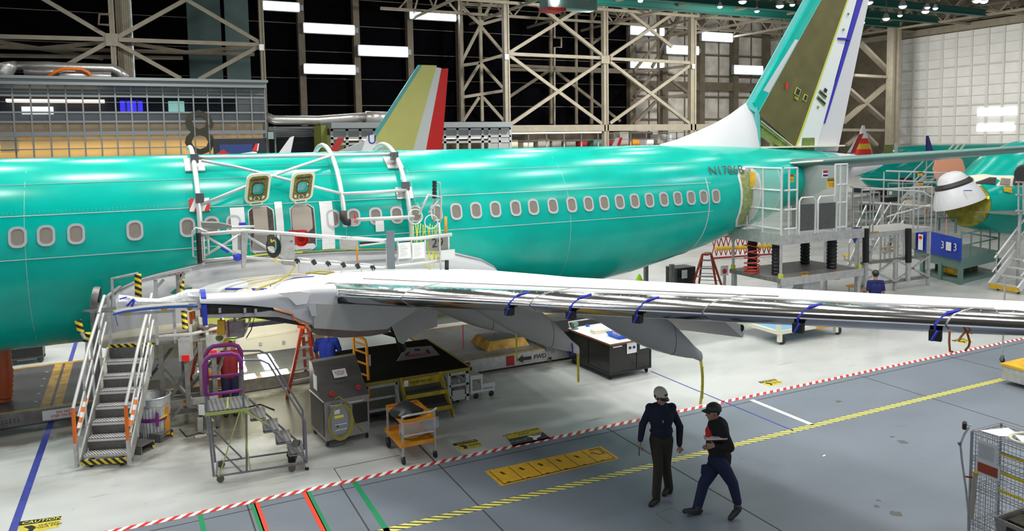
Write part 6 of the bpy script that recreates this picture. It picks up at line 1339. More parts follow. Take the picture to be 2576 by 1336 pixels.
tag(MB().lathe([(.05, 0), (.05, .05)], tc(.42, .95, zz_), 14, caps=True).build('tape_roll', mat('bright_blue_plastic', (.01, .12, .62), .4), org=tc(.42, .95, zz_)), 'blue tape roll on the back edge of the white worktop', 'tape roll')
# grey low cart behind the middle fairing
f1 = G(1440, 904); t = thing('equipment_dolly', 'low grey wheeled dolly with dark top behind the black tool cart', 'dolly', f1)
def dc(u, v, z): return f1+V((-.2+u*1.6, v*1.2, z))
MB().prism([dc(-.35, 0, .32), dc(1, 0, .32), dc(1, 1, .32), dc(-.35, 1, .32)], (0, 0, .10)).build('frame', 'alu_d', t); MB().prism([dc(-.3, .03, .42), dc(.97, .03, .42), dc(.97, .97, .42), dc(-.3, .97, .42)], (0, 0, .32)).build('dark_load', 'blackp', t)
MB().path([dc(.1, 0, .74), dc(.1, .1, .95), dc(.9, .1, .98), dc(1, 0, .74)], .025).build('push_bar', 'alu', t, True)
for u, v in ((-.28, .05), (.15, .05), (.9, .05), (.9, .9), (-.28, .9)): MB().bar(dc(u, v, .1), dc(u, v, .34), .06).build('caster_fork', 'alu', t); MB().lathe([(.05, -.03), (.09, 0), (.05, .03)], dc(u, v, .09), 16, ax=(0, 1, 0), caps=True).build('caster_wheel', 'alu_d', t, True)
# dolly with blue mat beyond the wing
f1, f2 = G(1958, 868), G(2105, 842); ex = (f2-f1).normalized(); cw = (f2-f1).length; ey = V((-ex.y, ex.x, 0))
def dl_(u, v, z): return f1+ex*(u*cw)+ey*v+Z3*z
t = thing('tire_dolly', 'pale steel dolly with blue mat and black tyre behind the polished wing edge', 'dolly', f1)
for a, b in (((0, 0), (1, 0)), ((0, 0), (0, 1.6)), ((1, 0), (1, 1.6)), ((0, 1.6), (1, 1.6))): MB().bar(dl_(*a, .34), dl_(*b, .34), .09, .10).build('frame_rail', 'cream', t)
MB().prism([dl_(.02, .03, .36), dl_(.98, .03, .36), dl_(.98, 1.57, .36), dl_(.02, 1.57, .36)], (0, 0, .03)).build('blue_mat', 'cyan_shelf', t)
for u, v in ((.02, .0), (.98, .0), (.02, 1.6), (.98, 1.6)): MB().bar(dl_(u, v, .08), dl_(u, v, .36), .10).build('caster_leg', 'cream', t); MB().lathe([(.06, -.03), (.11, -.025), (.11, .025), (.06, .03)], dl_(u, v, .11)+ex*.1, 18, ax=ey, caps=True).build('caster_wheel', 'blackp', t, True)
MB().bar(dl_(0, 0, .3), dl_(0, 0, .9), .10).build('corner_post', 'cream', t)
MB().slab([dl_(.62, -.1, .30), dl_(.80, -.1, .30), dl_(.80, -.1, .44), dl_(.62, -.1, .44)], .08).build('orange_bracket', 'orange', t)
o = thing('tyre', 'black aircraft tyre lying on the blue mat of the pale dolly', 'tyre', dl_(.45, .8, .39)); MB().lathe([(.25, 0), (.42, .02), (.50, .12), (.42, .22), (.25, .24)], dl_(.45, .8, .39), 26, caps=True).build('tyre_body', 'black', o, True); MB().lathe([(.22, .03), (.24, .2), (.1, .22)], dl_(.45, .8, .39), 20, caps=True).build('hub', 'alu_d', o, True)
# orange duct hose at the far left edge
c = G(5, 1040); 
t = thing('duct_hose', 'thick ribbed dark orange duct hose rising at the left edge of the picture', 'hose', c)
pts = [AV(a, b, (c.x-.15, c.y)) for a, b in ((2, 1065), (6, 1035), (12, 990), (14, 940), (8, 890), (-6, 840), (-22, 800))]
mb = MB(); P_ = []
for i in range(len(pts)-1):
    for k in range(8): P_.append(pts[i].lerp(pts[i+1], k/8))
R_ = [.135+(.02 if i % 2 else 0) for i in range(len(P_))]
MB().path(P_, R_, 16).build('ribbed_tube', 'hoseor', t, True)
MB().path([G(2, 1068)+Z3*.03, G(12, 1055)+Z3*.1, pts[0]], .06).build('end_fitting', 'blackp', t)
# black equipment box under the fuselage at far left
f1 = G(40, 920); t = thing('equipment_case', 'tall black wheeled case standing under the fuselage at far left', 'case', f1)
MB().prism([f1+V((-.12, 0, .15)), f1+V((.62, 0, .15)), f1+V((.62, .6, .15)), f1+V((-.12, .6, .15))], (0, 0, .95)).build('case_body', 'blackp', t); MB().bar(f1+V((-.12, -.01, .16)), f1+V((.62, -.01, .16)), .03, .05).build('bottom_edge', 'deck', t)
for x, y in ((-.05, .05), (.55, .05), (.55, .55)): MB().lathe([(.05, -.02), (.08, 0), (.05, .02)], f1+V((x, y, .08)), 14, ax=(0, 1, 0), caps=True).build('caster_wheel', 'deck', t, True)
# ============================================================ RIGHT: LIFT, WALKWAY, GROUND UNIT, OTHER AIRCRAFT
LX, LY = 16.56, 16.2
LZ = AY(1965, 598, LY).z
LX = AY(1965, 598, LY).x
LR = AY(2165, 588, LY).x
t = LF = thing('lift_platform', 'railed aluminium lift platform with clear side sheets beside the rear door', 'lift platform', (LX, LY, 0))
LB = LY+2.1
MB().bb((LX, LY, LZ-.05), (LR, LB, LZ)).build('deck', 'alu', t); MB().bb((LX-.04, LY-.05, LZ-.22), (LR+.1, LY, LZ+.06)).build('deck_edge', 'alu', t); MB().bb((LX-.05, LY, LZ-.22), (LX, LB, LZ+.10)).build('deck_edge', 'alu', t)
def vpost(x, y, z0, z1, r=.03, m_='alu_w', nm='rail_post'): return MB().tube((x, y, z0), (x, y, z1), r).build(nm, m_, t, True)
def hrail(p, q, r=.028, m_='alu_w'): return MB().tube(p, q, r).build('rail', m_, t, True)
zt = AY(1965, 424, LY).z
for k, f in enumerate((0, .32, .64, 1.0)): vpost(LX, LY+2.0*(1-f), LZ-.3 if f in (0, .64) else LZ, zt)
for z in (zt, LZ+(zt-LZ)*.68, LZ+(zt-LZ)*.40, LZ+(zt-LZ)*.12): hrail((LX, LY, z), (LX, LY+2.0, z))
x1 = AY(2005, 500, LY).x
for x in (LX+.28, x1): vpost(x, LY, LZ, zt)
for z in (zt, LZ+(zt-LZ)*.68, LZ+(zt-LZ)*.40, LZ+(zt-LZ)*.12): hrail((LX+.1, LY, z), (x1, LY, z))
for a in (2100, 2113, 2130): vpost(AY(a, 500, LY).x, LY, LZ, zt+.05)
for z in (zt+.05, LZ+(zt-LZ)*.72, LZ+(zt-LZ)*.45, LZ+.15): hrail((AY(2100, 500, LY).x, LY, z), (AY(2130, 500, LY).x, LY, z))
MB().slab([(LX+.02, LY+.02, LZ+.1), (LX+.02, LY+2.0, LZ+.1), (LX+.02, LY+2.0, zt), (LX+.02, LY+.02, zt)], .01).build('clear_sheet', 'clear', t)
XR = AY(2128, 500, LY).x
hrail((x1, LB-.1, zt+.05), (XR, LB-.1, zt+.05)); hrail((x1, LB-.1, zt-.55), (XR, LB-.1, zt-.55))
pz = mat('grey_acrylic_sheet', (.42, .44, .42), .2, 0, alpha=.55)
MB().bb((x1+.1, LB-.12, LZ+.9), (XR, LB-.10, zt)).build('rear_sheet', pz, t); MB().bb((XR, LY, LZ), (XR+.02, LB, zt)).build('end_sheet', pz, t)
MB().tube((LX+1.0, LB-.1, zt+.08), (XR-.2, LB-.1, zt+.08), .06).build('foam_bumper', 'black', t, True)
for i in range(9): MB().tube((LX-.02, LY+2.02, zt-.03-i*.2), (LX-.02, LY+2.02, zt-.22-i*.2), .065, n=10).build('foam_bumper', 'black', t, True)
for a, b in ((2005, 2045), (2052, 2098)):
    xa, xb = AY(a, 560, LY).x, AY(b, 560, LY).x; z0, z1 = LZ+.05, AY(2030, 496, LY).z
    MB().path([(xa, LY-.08, z0), (xa, LY-.08, z1-.1), (xa+.08, LY-.08, z1), (xb-.08, LY-.08, z1), (xb, LY-.08, z1-.1), (xb, LY-.08, z0)], .025).build('swing_gate', 'alu_w', t, True)
    MB().bb((xa+.03, LY-.07, z0+.1), (xb-.03, LY-.06, z1-.2)).build('gate_panel', 'perf', t)
def sign(px_, py_, w_, h_, word, Y, par, face=None):
    p = AY(px_, py_, Y); o = MB().box(p, (w_, .012, h_)).build('caution_sign', 'yellow', par)
    MB().box(p+V((0, -.008, h_*.34)), (w_, .004, h_*.28)).build('sign_header', 'blackp', par); text(word, h_*.25, p+V((0, -.012, h_*.34)), X3, Z3, 'yellow', par, 'sign_lettering', .001)
    mb = MB()
    for k in range(2): mb.bar(p+V((-w_*.3, -.012, -h_*.05-h_*.2*k)), p+V((w_*.3, -.012, -h_*.05-h_*.2*k)), .012)
    mb.build('sign_text_lines', mat('dark_yellow_print', (.45, .25, .02), .6), par); return o
sign(2090, 460, .30, .28, 'CAUTION', LY+.05, t); sign(1991, 448, .16, .24, 'CAUTION', LY+.1, t)
sign(1858+166, 715-20, .26, .25, 'CAUTION', LY-.1, t); sign(2107, 693, .24, .26, 'CAUTION', LY-.1, t)
p = AY(2076, 437, LY+.1); MB().box(p, (.22, .01, .22)).build('notice_board', 'paper', t); MB().box(p+V((0, -.01, .06)), (.20, .004, .08)).build('notice_header', 'redd', t); MB().box(p+V((0, -.01, -.05)), (.20, .004, .06)).build('notice_band', 'navy', t)
p = AY(1893, 450, LY+1.0); MB().box(p, (.02, .2, .42)).build('yellow_box', 'yellow', t)
MB().bar(AX(1885, 425, LX), AX(1885, 560, LX), .05, .05).build('centre_strut', 'alu', t)
# lower structure with bellows
BZ = AY(1968, 700, LY).z
MB().bb((LX-.1, LY-.1, BZ-.12), (LR, LB-.1, BZ)).build('base_table', 'alu_d', t); MB().bb((LX-.1, LY-.14, BZ-.2), (LR, LY-.1, BZ+.02)).build('base_edge', 'alu', t)
for x, y in ((LX+.35, LY+.5), (LX+.35, LB-.6), (LR-.7, LY+.45), (LR-.7, LB-.6)):
    mb = MB(); n = 18; mb.lathe([(.13+.025*(k % 2), BZ+(LZ-.22-BZ)*k/n) for k in range(n+1)], (x, y, 0), 14, caps=True); mb.build('black_bellows', 'black', t, True)
for x, y in ((LX, LY), (LX, LB-.15), (LR-.05, LY)): vpost(x, y, BZ, LZ-.1, .04, 'alu', 'corner_post'); MB().box((x, y, BZ+.06), (.1, .1, .14)).build('post_foot', 'yellowgreen', t)
for x, y in ((LX, LY), (LR-.1, LY), (LX, LB-.2), (LR-.1, LB-.2)): MB().bar((x, y, 0), (x, y, BZ-.1), .12).build('leg', 'alu', t)
MB().prism([(LX-.1, LY-.12, BZ-.12), (LX+.45, LY-.12, BZ-.12), (LX+.15, LY-.12, BZ-.6), (LX+.0, LY-.12, BZ-.6)], (0, .02, 0)).build('corner_gusset', 'galv', t)
MB().bb((LX+.9, LY, .25), (LX+1.6, LY+.5, BZ-.15)).build('control_cabinet', 'alu', t)
for k in range(3): MB().tube((LX+1.3, LY-.01, .7+.16*k), (LX+1.3, LY-.04, .7+.16*k), .03).build('push_button', ('red', 'green_p', 'blackp')[k], t)
mb = []
for i in range(90):
    a = 2*pi*i/14; zz_ = BZ+.02+(LZ-.35-BZ)*(i/90)**1.7; mb.append(V((LX-.05+.22*cos(a), LY+1.1+.22*sin(a), zz_)))
tag(MB().path(mb, .02, 6).build('coiled_air_hose', 'hosered', org=(LX-.05, LY+1.1, BZ), smooth='all'), 'red coiled air hose standing on the lower table of the lift platform', 'hose')
# white rear door leaf / cylindrical cover behind the sheets is part of the aircraft door frame
# second walkway
WY = 18.6
t = thing('stair_walkway', 'long railed aluminium walkway with open stair frames right of the lift platform', 'walkway', (24.4, WY, 0))
wz = AY(2330, 572, WY).z; wx0, wx1 = AY(2150, 580, WY).x, AY(2345, 575, WY).x
MB().bb((wx0, WY, wz-.16), (wx1, WY+1.5, wz)).build('deck', 'alu', t); MB().bb((wx0, WY-.02, wz-.02), (wx0+1.2, WY, wz+.03)).build('amber_edge', ymat, t)
def wr(a, b, c, d, r=.03, Y=WY, m_='alu_w'): return MB().tube(AY(a, b, Y), AY(c, d, Y), r).build('rail', m_, t, True)
for a, b, c, d, Y in ((2140, 470, 2320, 482, WY), (2320, 482, 2345, 496, WY), (2160, 508, 2345, 520, WY+.05), (2230, 430, 2400, 436, WY+1.5), (2165, 450, 2380, 460, WY+1.5), (2170, 478, 2345, 470, WY+1.2), (2232, 545, 2340, 515, WY+.6)): wr(a, b, c, d, .032, Y)
for a in (2146, 2168, 2190, 2198, 2300, 2312, 2345): MB().tube(AY(a, 472, WY), (AY(a, 472, WY).x, WY, wz), .026).build('rail_post', 'alu', t, True)
for a in (2224, 2262, 2300, 2360): MB().tube(AY(a, 432, WY+1.5), (AY(a, 432, WY+1.5).x, WY+1.5, wz), .026).build('rail_post', 'alu', t, True)
for x in (wx0+.2, wx0+2.2, wx1-.1):
    for y in (WY+.05, WY+1.4): MB().bar((x, y, 0), (x, y, wz-.15), .10).build('leg', 'alu', t)
    MB().bar((x, WY+.05, 1.0), (x, WY+1.4, 1.0), .08).build('cross_beam', 'alu', t)
for z in (.35, 1.15): MB().bar((wx0+.2, WY+.05, z), (wx1-.1, WY+.05, z), .10).build('long_beam', 'alu_d', t)
for i in range(2): MB().bar((wx0+.2+2*i, WY+.02, .35), (wx0+2.2+2*i if i == 0 else wx1-.1, WY+.02, 1.15), .06).build('brace', 'alu', t); MB().bar((wx0+.2+2*i, WY+.02, 1.15), (wx0+2.2+2*i if i == 0 else wx1-.1, WY+.02, .35), .06).build('brace', 'alu', t)
for a in (2178, 2285):
    p = AY(a, 575, WY-.05); q = AY(a, 660, WY-.05); MB().tube(p, q, .11, n=12).build('black_bellows', 'black', t); MB().tube(q, V((q.x, q.y, .3)), .09, n=12).build('ram', 'alu', t, True)
sign(2315, 438, .28, .17, ' ', WY+1.4, t); sign(2316, 462, .28, .17, ' ', WY+1.4, t)
MB().slab([AY(a, b, WY-.1) for a, b in ((2145, 600), (2148, 572), (2168, 572), (2150, 612))], .03).build('blue_flag_panel', 'navy', t)
# inclined stair frames seen below and through the walkway
for i, (a, b, c, d, Y, lab) in enumerate(((2135, 668, 2178, 572, 21.5, 'left'), (2190, 640, 2240, 560, 23, 'middle'), (2270, 500, 2330, 440, 27, 'farthest'))):
    t = thing('access_stairs', 'bright aluminium stair flight seen through the walkway frames, '+lab+' one', 'stairs', AY(a, b, Y))
    for o_ in (0, .9):
        p, q = AY(a, b, Y)+V((o_, 0, 0)), AY(c, d, Y)+V((o_, 0, 0)); MB().bar(p, q, .06, .16).build('stringer', 'alu_w', t); MB().tube(p+Z3*.9, q+Z3*.9, .03).build('handrail', 'alu_w', t, True); MB().tube(p, p+Z3*.9, .025).build('post', 'alu', t); MB().tube(q, q+Z3*.9, .025).build('post', 'alu', t)
        MB().bar(p, V((p.x, p.y, 0)), .06).build('leg', 'alu', t); MB().bar(q, V((q.x, q.y, 0)), .06).build('leg', 'alu', t)
    for k in range(7): p = AY(a, b, Y).lerp(AY(c, d, Y), (k+.5)/7); MB().bb(p+V((.0, -.12, -.02)), p+V((.9, .12, .01))).build('step', 'alu_w', t)
for i, (px_, py_, Y, w_, m_, lab) in enumerate(((2225, 632, 23.5, 1.3, 'orange', 'amber step tray standing on the floor behind the walkway'), (2155, 655, 22.0, 1.1, 'yellow', 'yellow step tray on the floor left of the walkway legs'), (2170, 735, 17.2, .9, 'orange', 'orange folded barrier lying on the floor left of the man in blue'))):
    c = G(px_, py_); t = thing('step_tray', lab, 'tray', c); MB().box(c+Z3*.22, (w_, .7, .05)).build('tray_plate', m_, t)
    for s1 in (-1, 1):
        for s2 in (-1, 1): MB().bar(c+V((s1*w_*.42, s2*.28, 0)), c+V((s1*w_*.42, s2*.28, .2)), .04).build('leg', 'alu', t)
# rows of far railings and red fence under the tail
t = thing('red_barrier', 'long dark red expanding barrier fence seen under the aircraft tail', 'barrier', G(1830, 645))
for k in range(14):
    p, q = G(1790+k*12, 652-k*.6), G(1802+k*12, 651-k*.6); MB().bar(p+Z3*.15, q+Z3*1.0, .03).build('fence_slat', 'redd', t); MB().bar(p+Z3*1.0, q+Z3*.15, .03).build('fence_slat', 'redd', t)
MB().tube(G(1790, 652)+Z3*1.05, G(1960, 643)+Z3*1.05, .05).build('top_rail', 'redd', t); MB().tube(G(1790, 652)+Z3*.04, G(1960, 643)+Z3*.1, .04).build('bottom_rail', 'redd', t)
o = MB().tube(AY(1800, 626, 27), AY(1960, 618, 27), .09).build('yellow_bar', 'yellow', org=AY(1800, 626, 27)); tag(o, 'long yellow bar above the dark red barrier under the tail', 'bar')
aladder('red double step ladder with a lime cloth, under the aircraft tail', (1778, 640, 22), ((1728, 765), (1810, 768), (1755, 745), (1825, 748)), 5, base=G(1775, 765))
c = G(1712, 760); t = thing('tool_trolley', 'dark tall trolley with a paper notice, left of the red double ladder under the tail', 'trolley', c)
MB().box(c+Z3*.65, (.8, .6, 1.2)).build('body', 'blackp', t); MB().box(AV(1722, 690, c, .42), (.22, .02, .28)).build('paper_notice', 'paper', t)
for sx_ in (-1, 1): MB().lathe([(.04, -.02), (.06, 0), (.04, .02)], c+V((sx_*.3, -.2, .06)), 12, ax=(1, 0, 0), caps=True).build('caster_wheel', 'black', t)
tag(MB().loft([[AV(1608+r_*10*cos(q), y_, G(1608, 755))+FH*(.08*r_*sin(q)) for q in [2*pi*k/10 for k in range(10)]] for r_, y_ in ((1, 722), (.9, 705), (.5, 694), (.15, 689))]).build('lime_cloth', 'lumyel', org=G(1608, 755)+Z3*.6), 'lime hi-vis cloth hung over a post just behind the white wing, under the fuselage', 'cloth')
for a, b, lab in ((1606, 724, 'under the lime cloth'), (1625, 740, 'right of the lime cloth'), (1690, 760, 'before the dark trolley')):
    c = G(a, b+30); tag(MB().bar(c, AV(a, 665 if a > 1606 else 700, c), .12).build('jack_post', 'alu_d', org=c), 'short grey jack post standing below the aft fuselage '+lab, 'post')
o = MB().lathe([(.05, 0), (.05, 1.3)], G(1822, 790), 10, caps=True).build('sign_post', 'alu', org=G(1822, 790)); tag(o, 'grey post carrying a white stop notice at the left corner of the lift', 'post')
p = AV(1822, 681, G(1822, 790), .1); o = MB().box(p, (.30, .02, .32)).build('stop_notice', 'paper', org=p); tag(o, 'white square notice with a red octagon at the left corner of the lift', 'sign')
ORG[o] = p; MB().tube(p+V((0, -.012, -.02)), p+V((0, -.02, -.02)), .09, n=8).build('red_octagon', 'red', o)
# ---------- blue ground unit
a0, b0, c0 = G(2415, 716), G(2320, 691), G(2510, 691)
t = thing('ground_power_unit', 'grey-green wheeled equipment unit with blue panel reading 3 3 below the yellow nose', 'ground equipment', a0)
ux = (b0-a0); ul = ux.length*1.0; ux.normalize(); uy = (c0-a0); vl = uy.length; uy.normalize()
def gp(u, v, z): return a0+ux*(u*ul)+uy*(v*vl)+Z3*z
zt_ = AV(2415, 600, a0).z; zm_ = AV(2415, 655, a0).z; zf_ = AV(2415, 672, a0).z
MB().loft([[gp(0, 0, 0), gp(1, 0, 0), gp(1, 1, 0), gp(0, 1, 0)], [gp(0, 0, .14), gp(1, 0, .14), gp(1, 1, .14), gp(0, 1, .14)]]).build('base_frame', 'greengse', t)
MB().loft([[gp(0, 0, zf_-.1), gp(1.25, 0, zf_-.1), gp(1.25, 1, zf_-.1), gp(0, 1, zf_-.1)], [gp(0, 0, zm_+.05), gp(1.25, 0, zm_+.05), gp(1.25, 1, zm_+.05), gp(0, 1, zm_+.05)]]).build('deck_frame', 'greengse', t)
for u, v in ((0, 0), (1, 0), (0, 1), (.5, 0)): MB().bar(gp(u, v, 0), gp(u, v, zf_), .14).build('corner_post', 'greengse', t)
MB().slab([gp(-.02, -.02, zm_), gp(1.25, -.02, zm_+.05), gp(1.25, -.02, zt_+.12), gp(-.02, -.02, zt_)], .05).build('blue_panel', 'bluegse', t)
text('3', .42, gp(.10, -.05, (zm_+zt_)/2+.05), -ux, Z3, 'paper', t, 'white_number'); text('3', .42, gp(.42, -.05, (zm_+zt_)/2+.05), -ux, Z3, 'paper', t, 'white_number')
MB().slab([gp(.2, -.05, zm_+.3), gp(.33, -.05, zm_+.3), gp(.33, -.05, zt_-.2), gp(.2, -.05, zt_-.2)], .01).build('white_sheet', 'paper', t)
MB().slab([gp(.95, -.05, zm_+.1), gp(1.08, -.05, zm_+.1), gp(1.08, -.05, zt_-.1), gp(.95, -.05, zt_-.1)], .01).build('white_sheet', 'paper', t); MB().tube(gp(1.01, -.055, zt_-.22), gp(1.01, -.065, zt_-.22), .07, n=8).build('red_octagon', 'red', t)
MB().slab([gp(1.15, -.06, zm_+.1), gp(1.35, -.06, zm_+.1), gp(1.35, -.06, zt_+.1), gp(1.15, -.06, zt_+.1)], .04).build('control_panel', 'steel', t)
MB().slab([gp(.05, 1.0, zm_+.1), gp(.05, 1.0, zm_+.1)+V((.001, 0, 0)), gp(.05, .6, zm_+.1), gp(.05, .6, zm_+.11)], .01) if False else None
for z in (.55, 1.0): MB().path([gp(0, .0, zm_+z), gp(0, 1, zm_+z), gp(1, 1, zm_+z)], .03).build('guard_rail', 'greengse', t, True)
for v in (0, .25, .5, .75, 1): MB().tube(gp(0, v, zm_), gp(0, v, zm_+1.0), .03).build('rail_post', 'greengse', t, True)
MB().box(gp(.6, .5, zf_*.5), (1.2, 1.0, zf_*.6)).build('machinery', mat('dark_yellow_machinery', (.10, .075, .015), .6, 0, noise=.9, nscale=7), t); MB().lathe([(.22, -.3), (.25, 0), (.22, .3)], gp(.35, .15, .42), 18, ax=ux, caps=True).build('yellow_motor', 'yellow', t, True)
MB().path([gp(.9, .3, zt_), gp(.9, .3, zt_+.55), gp(.45, .3, zt_+.55), gp(.45, .3, zt_)], .05).build('green_loop', 'greengse', t, True)
# stairs far right
f1, f2 = G(2490, 729), G(2562, 742); ey = (f1-f2).normalized(); wd_ = (f1-f2).length; ex = V((ey.y, -ey.x, 0)); ex = ex if ex.x > 0 else -ex
t = thing('access_stairs', 'tall aluminium rolling stairs with amber bottom step at the right edge', 'stairs', f1)
def st_(u, v, z): return f2+ey*(u*wd_)+ex*v+Z3*z
for u in (0, 1):
    MB().bar(st_(u, 0, .18), st_(u, 3.3, 2.9), .07, .22).build('stringer', 'alu_w', t); MB().tube(st_(u, .2, 1.15), st_(u, 3.1, 3.7), .035).build('handrail', 'alu_w', t, True); MB().tube(st_(u, .1, .65), st_(u, 3.1, 3.2), .028).build('mid_rail', 'alu_w', t, True)
    for v in (.3, 1.3, 2.3, 3.1): MB().tube(st_(u, v, .2+v*.82), st_(u, v, 1.1+v*.82), .028).build('post', 'alu', t)
    MB().bar(st_(u, 3.2, 0), st_(u, 3.2, 2.85), .08).build('rear_leg', 'alu', t)
for k in range(10): v = .12+k*.33; z = .20+k*.28; MB().prism([st_(.04, v, z), st_(.96, v, z), st_(.96, v+.26, z), st_(.04, v+.26, z)], (0, 0, .03)).build('step', 'alu_w', t)
MB().bar(st_(0, -.02, .16), st_(1, -.02, .16), .06, .14).build('amber_nosing', 'yellow', t)
for u in (.1, .8): MB().lathe([(.06, -.03), (.09, 0), (.06, .03)], st_(u, .15, .09), 14, ax=ey, caps=True).build('caster_wheel', 'black', t)
# ---------- second airliner on the same line: nose
DX = 42.0
def fus2(x, z, off=0): return fus(x-DX, z, off)+V((DX, 0, 0))
A2 = thing('airliner', 'teal airliner nose with open yellow bulkhead and white radome swung up, at right edge', 'airplane', (36, YC, 0))
xs = [-12.62, -12.2, -11.6, -11.1, -10.6, -9.9, -9.2, -8.2, -7.3, -5, -3, 0, 3]
mb = MB(); mb.loft([[p+V((DX, 0, 0)) for p in fring(x)] for x in xs]); mb.build('fuselage', 'teal', A2, smooth=True)
bk = fring(-12.62, 40, -.03); cz = sum(p.z for p in bk)/40
MB().loft([[V((DX-12.66, p.y, p.z)) for p in bk], [V((DX-12.64+.0, YC+(p.y-YC)*.02, cz+(p.z-cz)*.02)) for p in bk]], False).loft([[p+V((DX-.02, 0, 0)) for p in bk], [V((DX-12.66, p.y, p.z)) for p in bk]], False).build('yellow_bulkhead', 'bulk', A2)
R0 = (fring(-12.62)[0].y-YC)
rc = AX(2412, 500, DX-12.9); ap = (up*.93-rt*.34).normalized()
RD = MB().lathe([(.98, 0), (.96, .1), (.84, .42), (.66, .78), (.56, .92), (.50, 1.05), (.40, 1.18), (.22, 1.27), (.04, 1.30)], rc-ap*.18, 36, ax=ap).build('radome', 'radome', A2, smooth='all')
MB().lathe([(.70, .74), (.70, .80), (.60, .93), (.58, .93)], rc-ap*.18, 36, ax=ap).build('black_band', 'blackp', RD)
cc = rc-FH*.90+ap*.20; MB().slab([cc-rt*.16-ap*.22, cc+rt*.16-ap*.22, cc+rt*.12+ap*.22, cc-rt*.2+ap*.22], .01).build('white_paper_sheet', 'paper', RD); MB().bar(cc-rt*.2+ap*.2, cc+rt*.12+ap*.2, .012, .04).build('blue_tape', 'bluetape', RD)
def win2(pl, m_, nm, off=.02):
    pts = []
    for a, b in pl:
        d = ray(a, b); lo, hi = 12/d.y, YC/d.y
        for _ in range(40):
            k = (lo+hi)/2; p = CAMP+d*k; t_, bo, h = prof(max(-13.7, p.x-DX)); zm = fz(max(-13.7, p.x-DX)); rz = (t_-zm) if p.z > zm else zm-bo
            if ((p.y-YC)/h)**2+((p.z-zm)/rz)**2 < 1: hi = k
            else: lo = k
        pts.append(CAMP+d*(hi-off/d.length))
    return MB().slab(pts, .02).build(nm, m_, A2)
win2(((2428, 443), (2474, 438), (2550, 442), (2576, 443), (2576, 470), (2516, 468), (2448, 468)), 'cream', 'windscreen_frame', .01)
win2(((2463, 445), (2507, 447), (2504, 464), (2452, 462)), 'blackp', 'windscreen_pane', .05); win2(((2432, 446), (2452, 446), (2446, 457), (2440, 456)), 'blackp', 'windscreen_pane', .05); win2(((2519, 448), (2542, 450), (2540, 466), (2515, 464)), 'taupe', 'side_window', .05); win2(((2550, 448), (2574, 450), (2574, 466), (2548, 465)), 'blackp', 'side_window', .05)
win2(((2524, 470), (2545, 472), (2546, 486), (2526, 482)), 'yellow', 'yellow_cover', .06); win2(((2483, 493), (2489, 493), (2489, 501), (2483, 501)), 'yel_tape', 'yellow_dot', .04)
p = AY(2498, 551, 17.9); text('7521', .22, fus2(p.x, p.z, .03), V((1, -.25, 0)), V((0, .2, 1)), 'teal_light', A2, 'line_number', .002)
t = thing('raised_walkway', 'grey railed platform corner beside the second aircraft nose at the right edge', 'platform', AY(2566, 540, 16.8))
for a in (2562, 2574): MB().tube(AY(a, 458, 16.8), AY(a, 540, 16.8), .03).build('post', 'alu', t, True)
for b in (458, 490, 530): MB().tube(AY(2556, b, 16.8), AY(2600, b+2, 16.8), .03).build('rail', 'alu', t, True)
MB().bb(AY(2555, 540, 16.8), AY(2660, 532, 16.8)+V((0, 1.5, 0))).build('deck', 'alu_d', t); p = AY(2566, 538, 16.8); MB().bar(p, V((p.x, p.y, 0)), .08).build('leg', 'alu', t); MB().lathe([(.3, 0), (.38, .1), (.3, .3)], AY(2572, 440, 17.2), 16, ax=(1, 0, 0), caps=True).build('dark_drum', 'blackp', t)
# ---------- third airliner far behind at right, and the far line aircraft
def far_plane(label, x_nose, Y, dz, finx=None, finm='yellowfin', rudm='white', dors='white', group=None):
    t = thing('airliner', label, 'airplane', (x_nose+19, Y, 0)); mb = MB(); rings = []
    for x, tp, bo, h in PROF:
        zm = bo+(tp-bo)*.51; rings.append([V((x-NOSE+x_nose, Y+h*cos(a), dz+zm+sin(a)*((tp-zm) if sin(a) > 0 else (zm-bo)))) for a in [2*pi*k/28 for k in range(28)]])
    mb.loft(rings).build('fuselage', 'teal', t, smooth='all'); f = x_nose-NOSE
    def fp(nm, m_, q, th): return MB().prism([V((x+f, Y-th/2, z+dz)) for x, z in q], (0, th, 0)).build(nm, m_, t)
    fp('dorsal_fairing', dors, ((14.0, 5.4), (17.9, 6.9), (19.4, 5.3)), .3); fp('tail_fin', finm, ((17.9, 6.6), (22.0, 12.5), (23.2, 12.5), (20.9, 5.4), (19.2, 5.6)), .26); fp('fin_leading_edge', 'teal_light', ((17.6, 6.7), (21.7, 12.5), (22.1, 12.5), (18.2, 6.5)), .2)
    fp('fin_rear_panel', 'wing', ((20.4, 5.5), (22.9, 12.4), (23.6, 12.3), (22.0, 5.3)), .22); fp('rudder', rudm, ((21.2, 5.2), (23.2, 11.9), (22.7, 12.2), (24.2, 12.3), (23.4, 5.0)), .16)
    for s_ in ((-1,) if Y > 50 else (-1, 1)):
        MB().loft([[V((5+f+(0 if k < 2 else 5), Y+s_*1.8, 2.2+dz+(.25 if k in (1, 2) else 0))) for k in range(4)], [V((11+f+(0 if k < 2 else 1.6), Y+s_*17, 3.8+dz+(.1 if k in (1, 2) else 0))) for k in range(4)]]).build('wing', 'wing', t)
        MB().loft([[V((20+f+(0 if k < 2 else 3), Y+s_*.9, 4.6+dz+(.15 if k in (1, 2) else 0))) for k in range(4)], [V((23+f+(0 if k < 2 else 1.2), Y+s_*7, 5.2+dz+(.06 if k in (1, 2) else 0))) for k in range(4)]]).build('horizontal_stabilizer', 'wing', t)
    return t
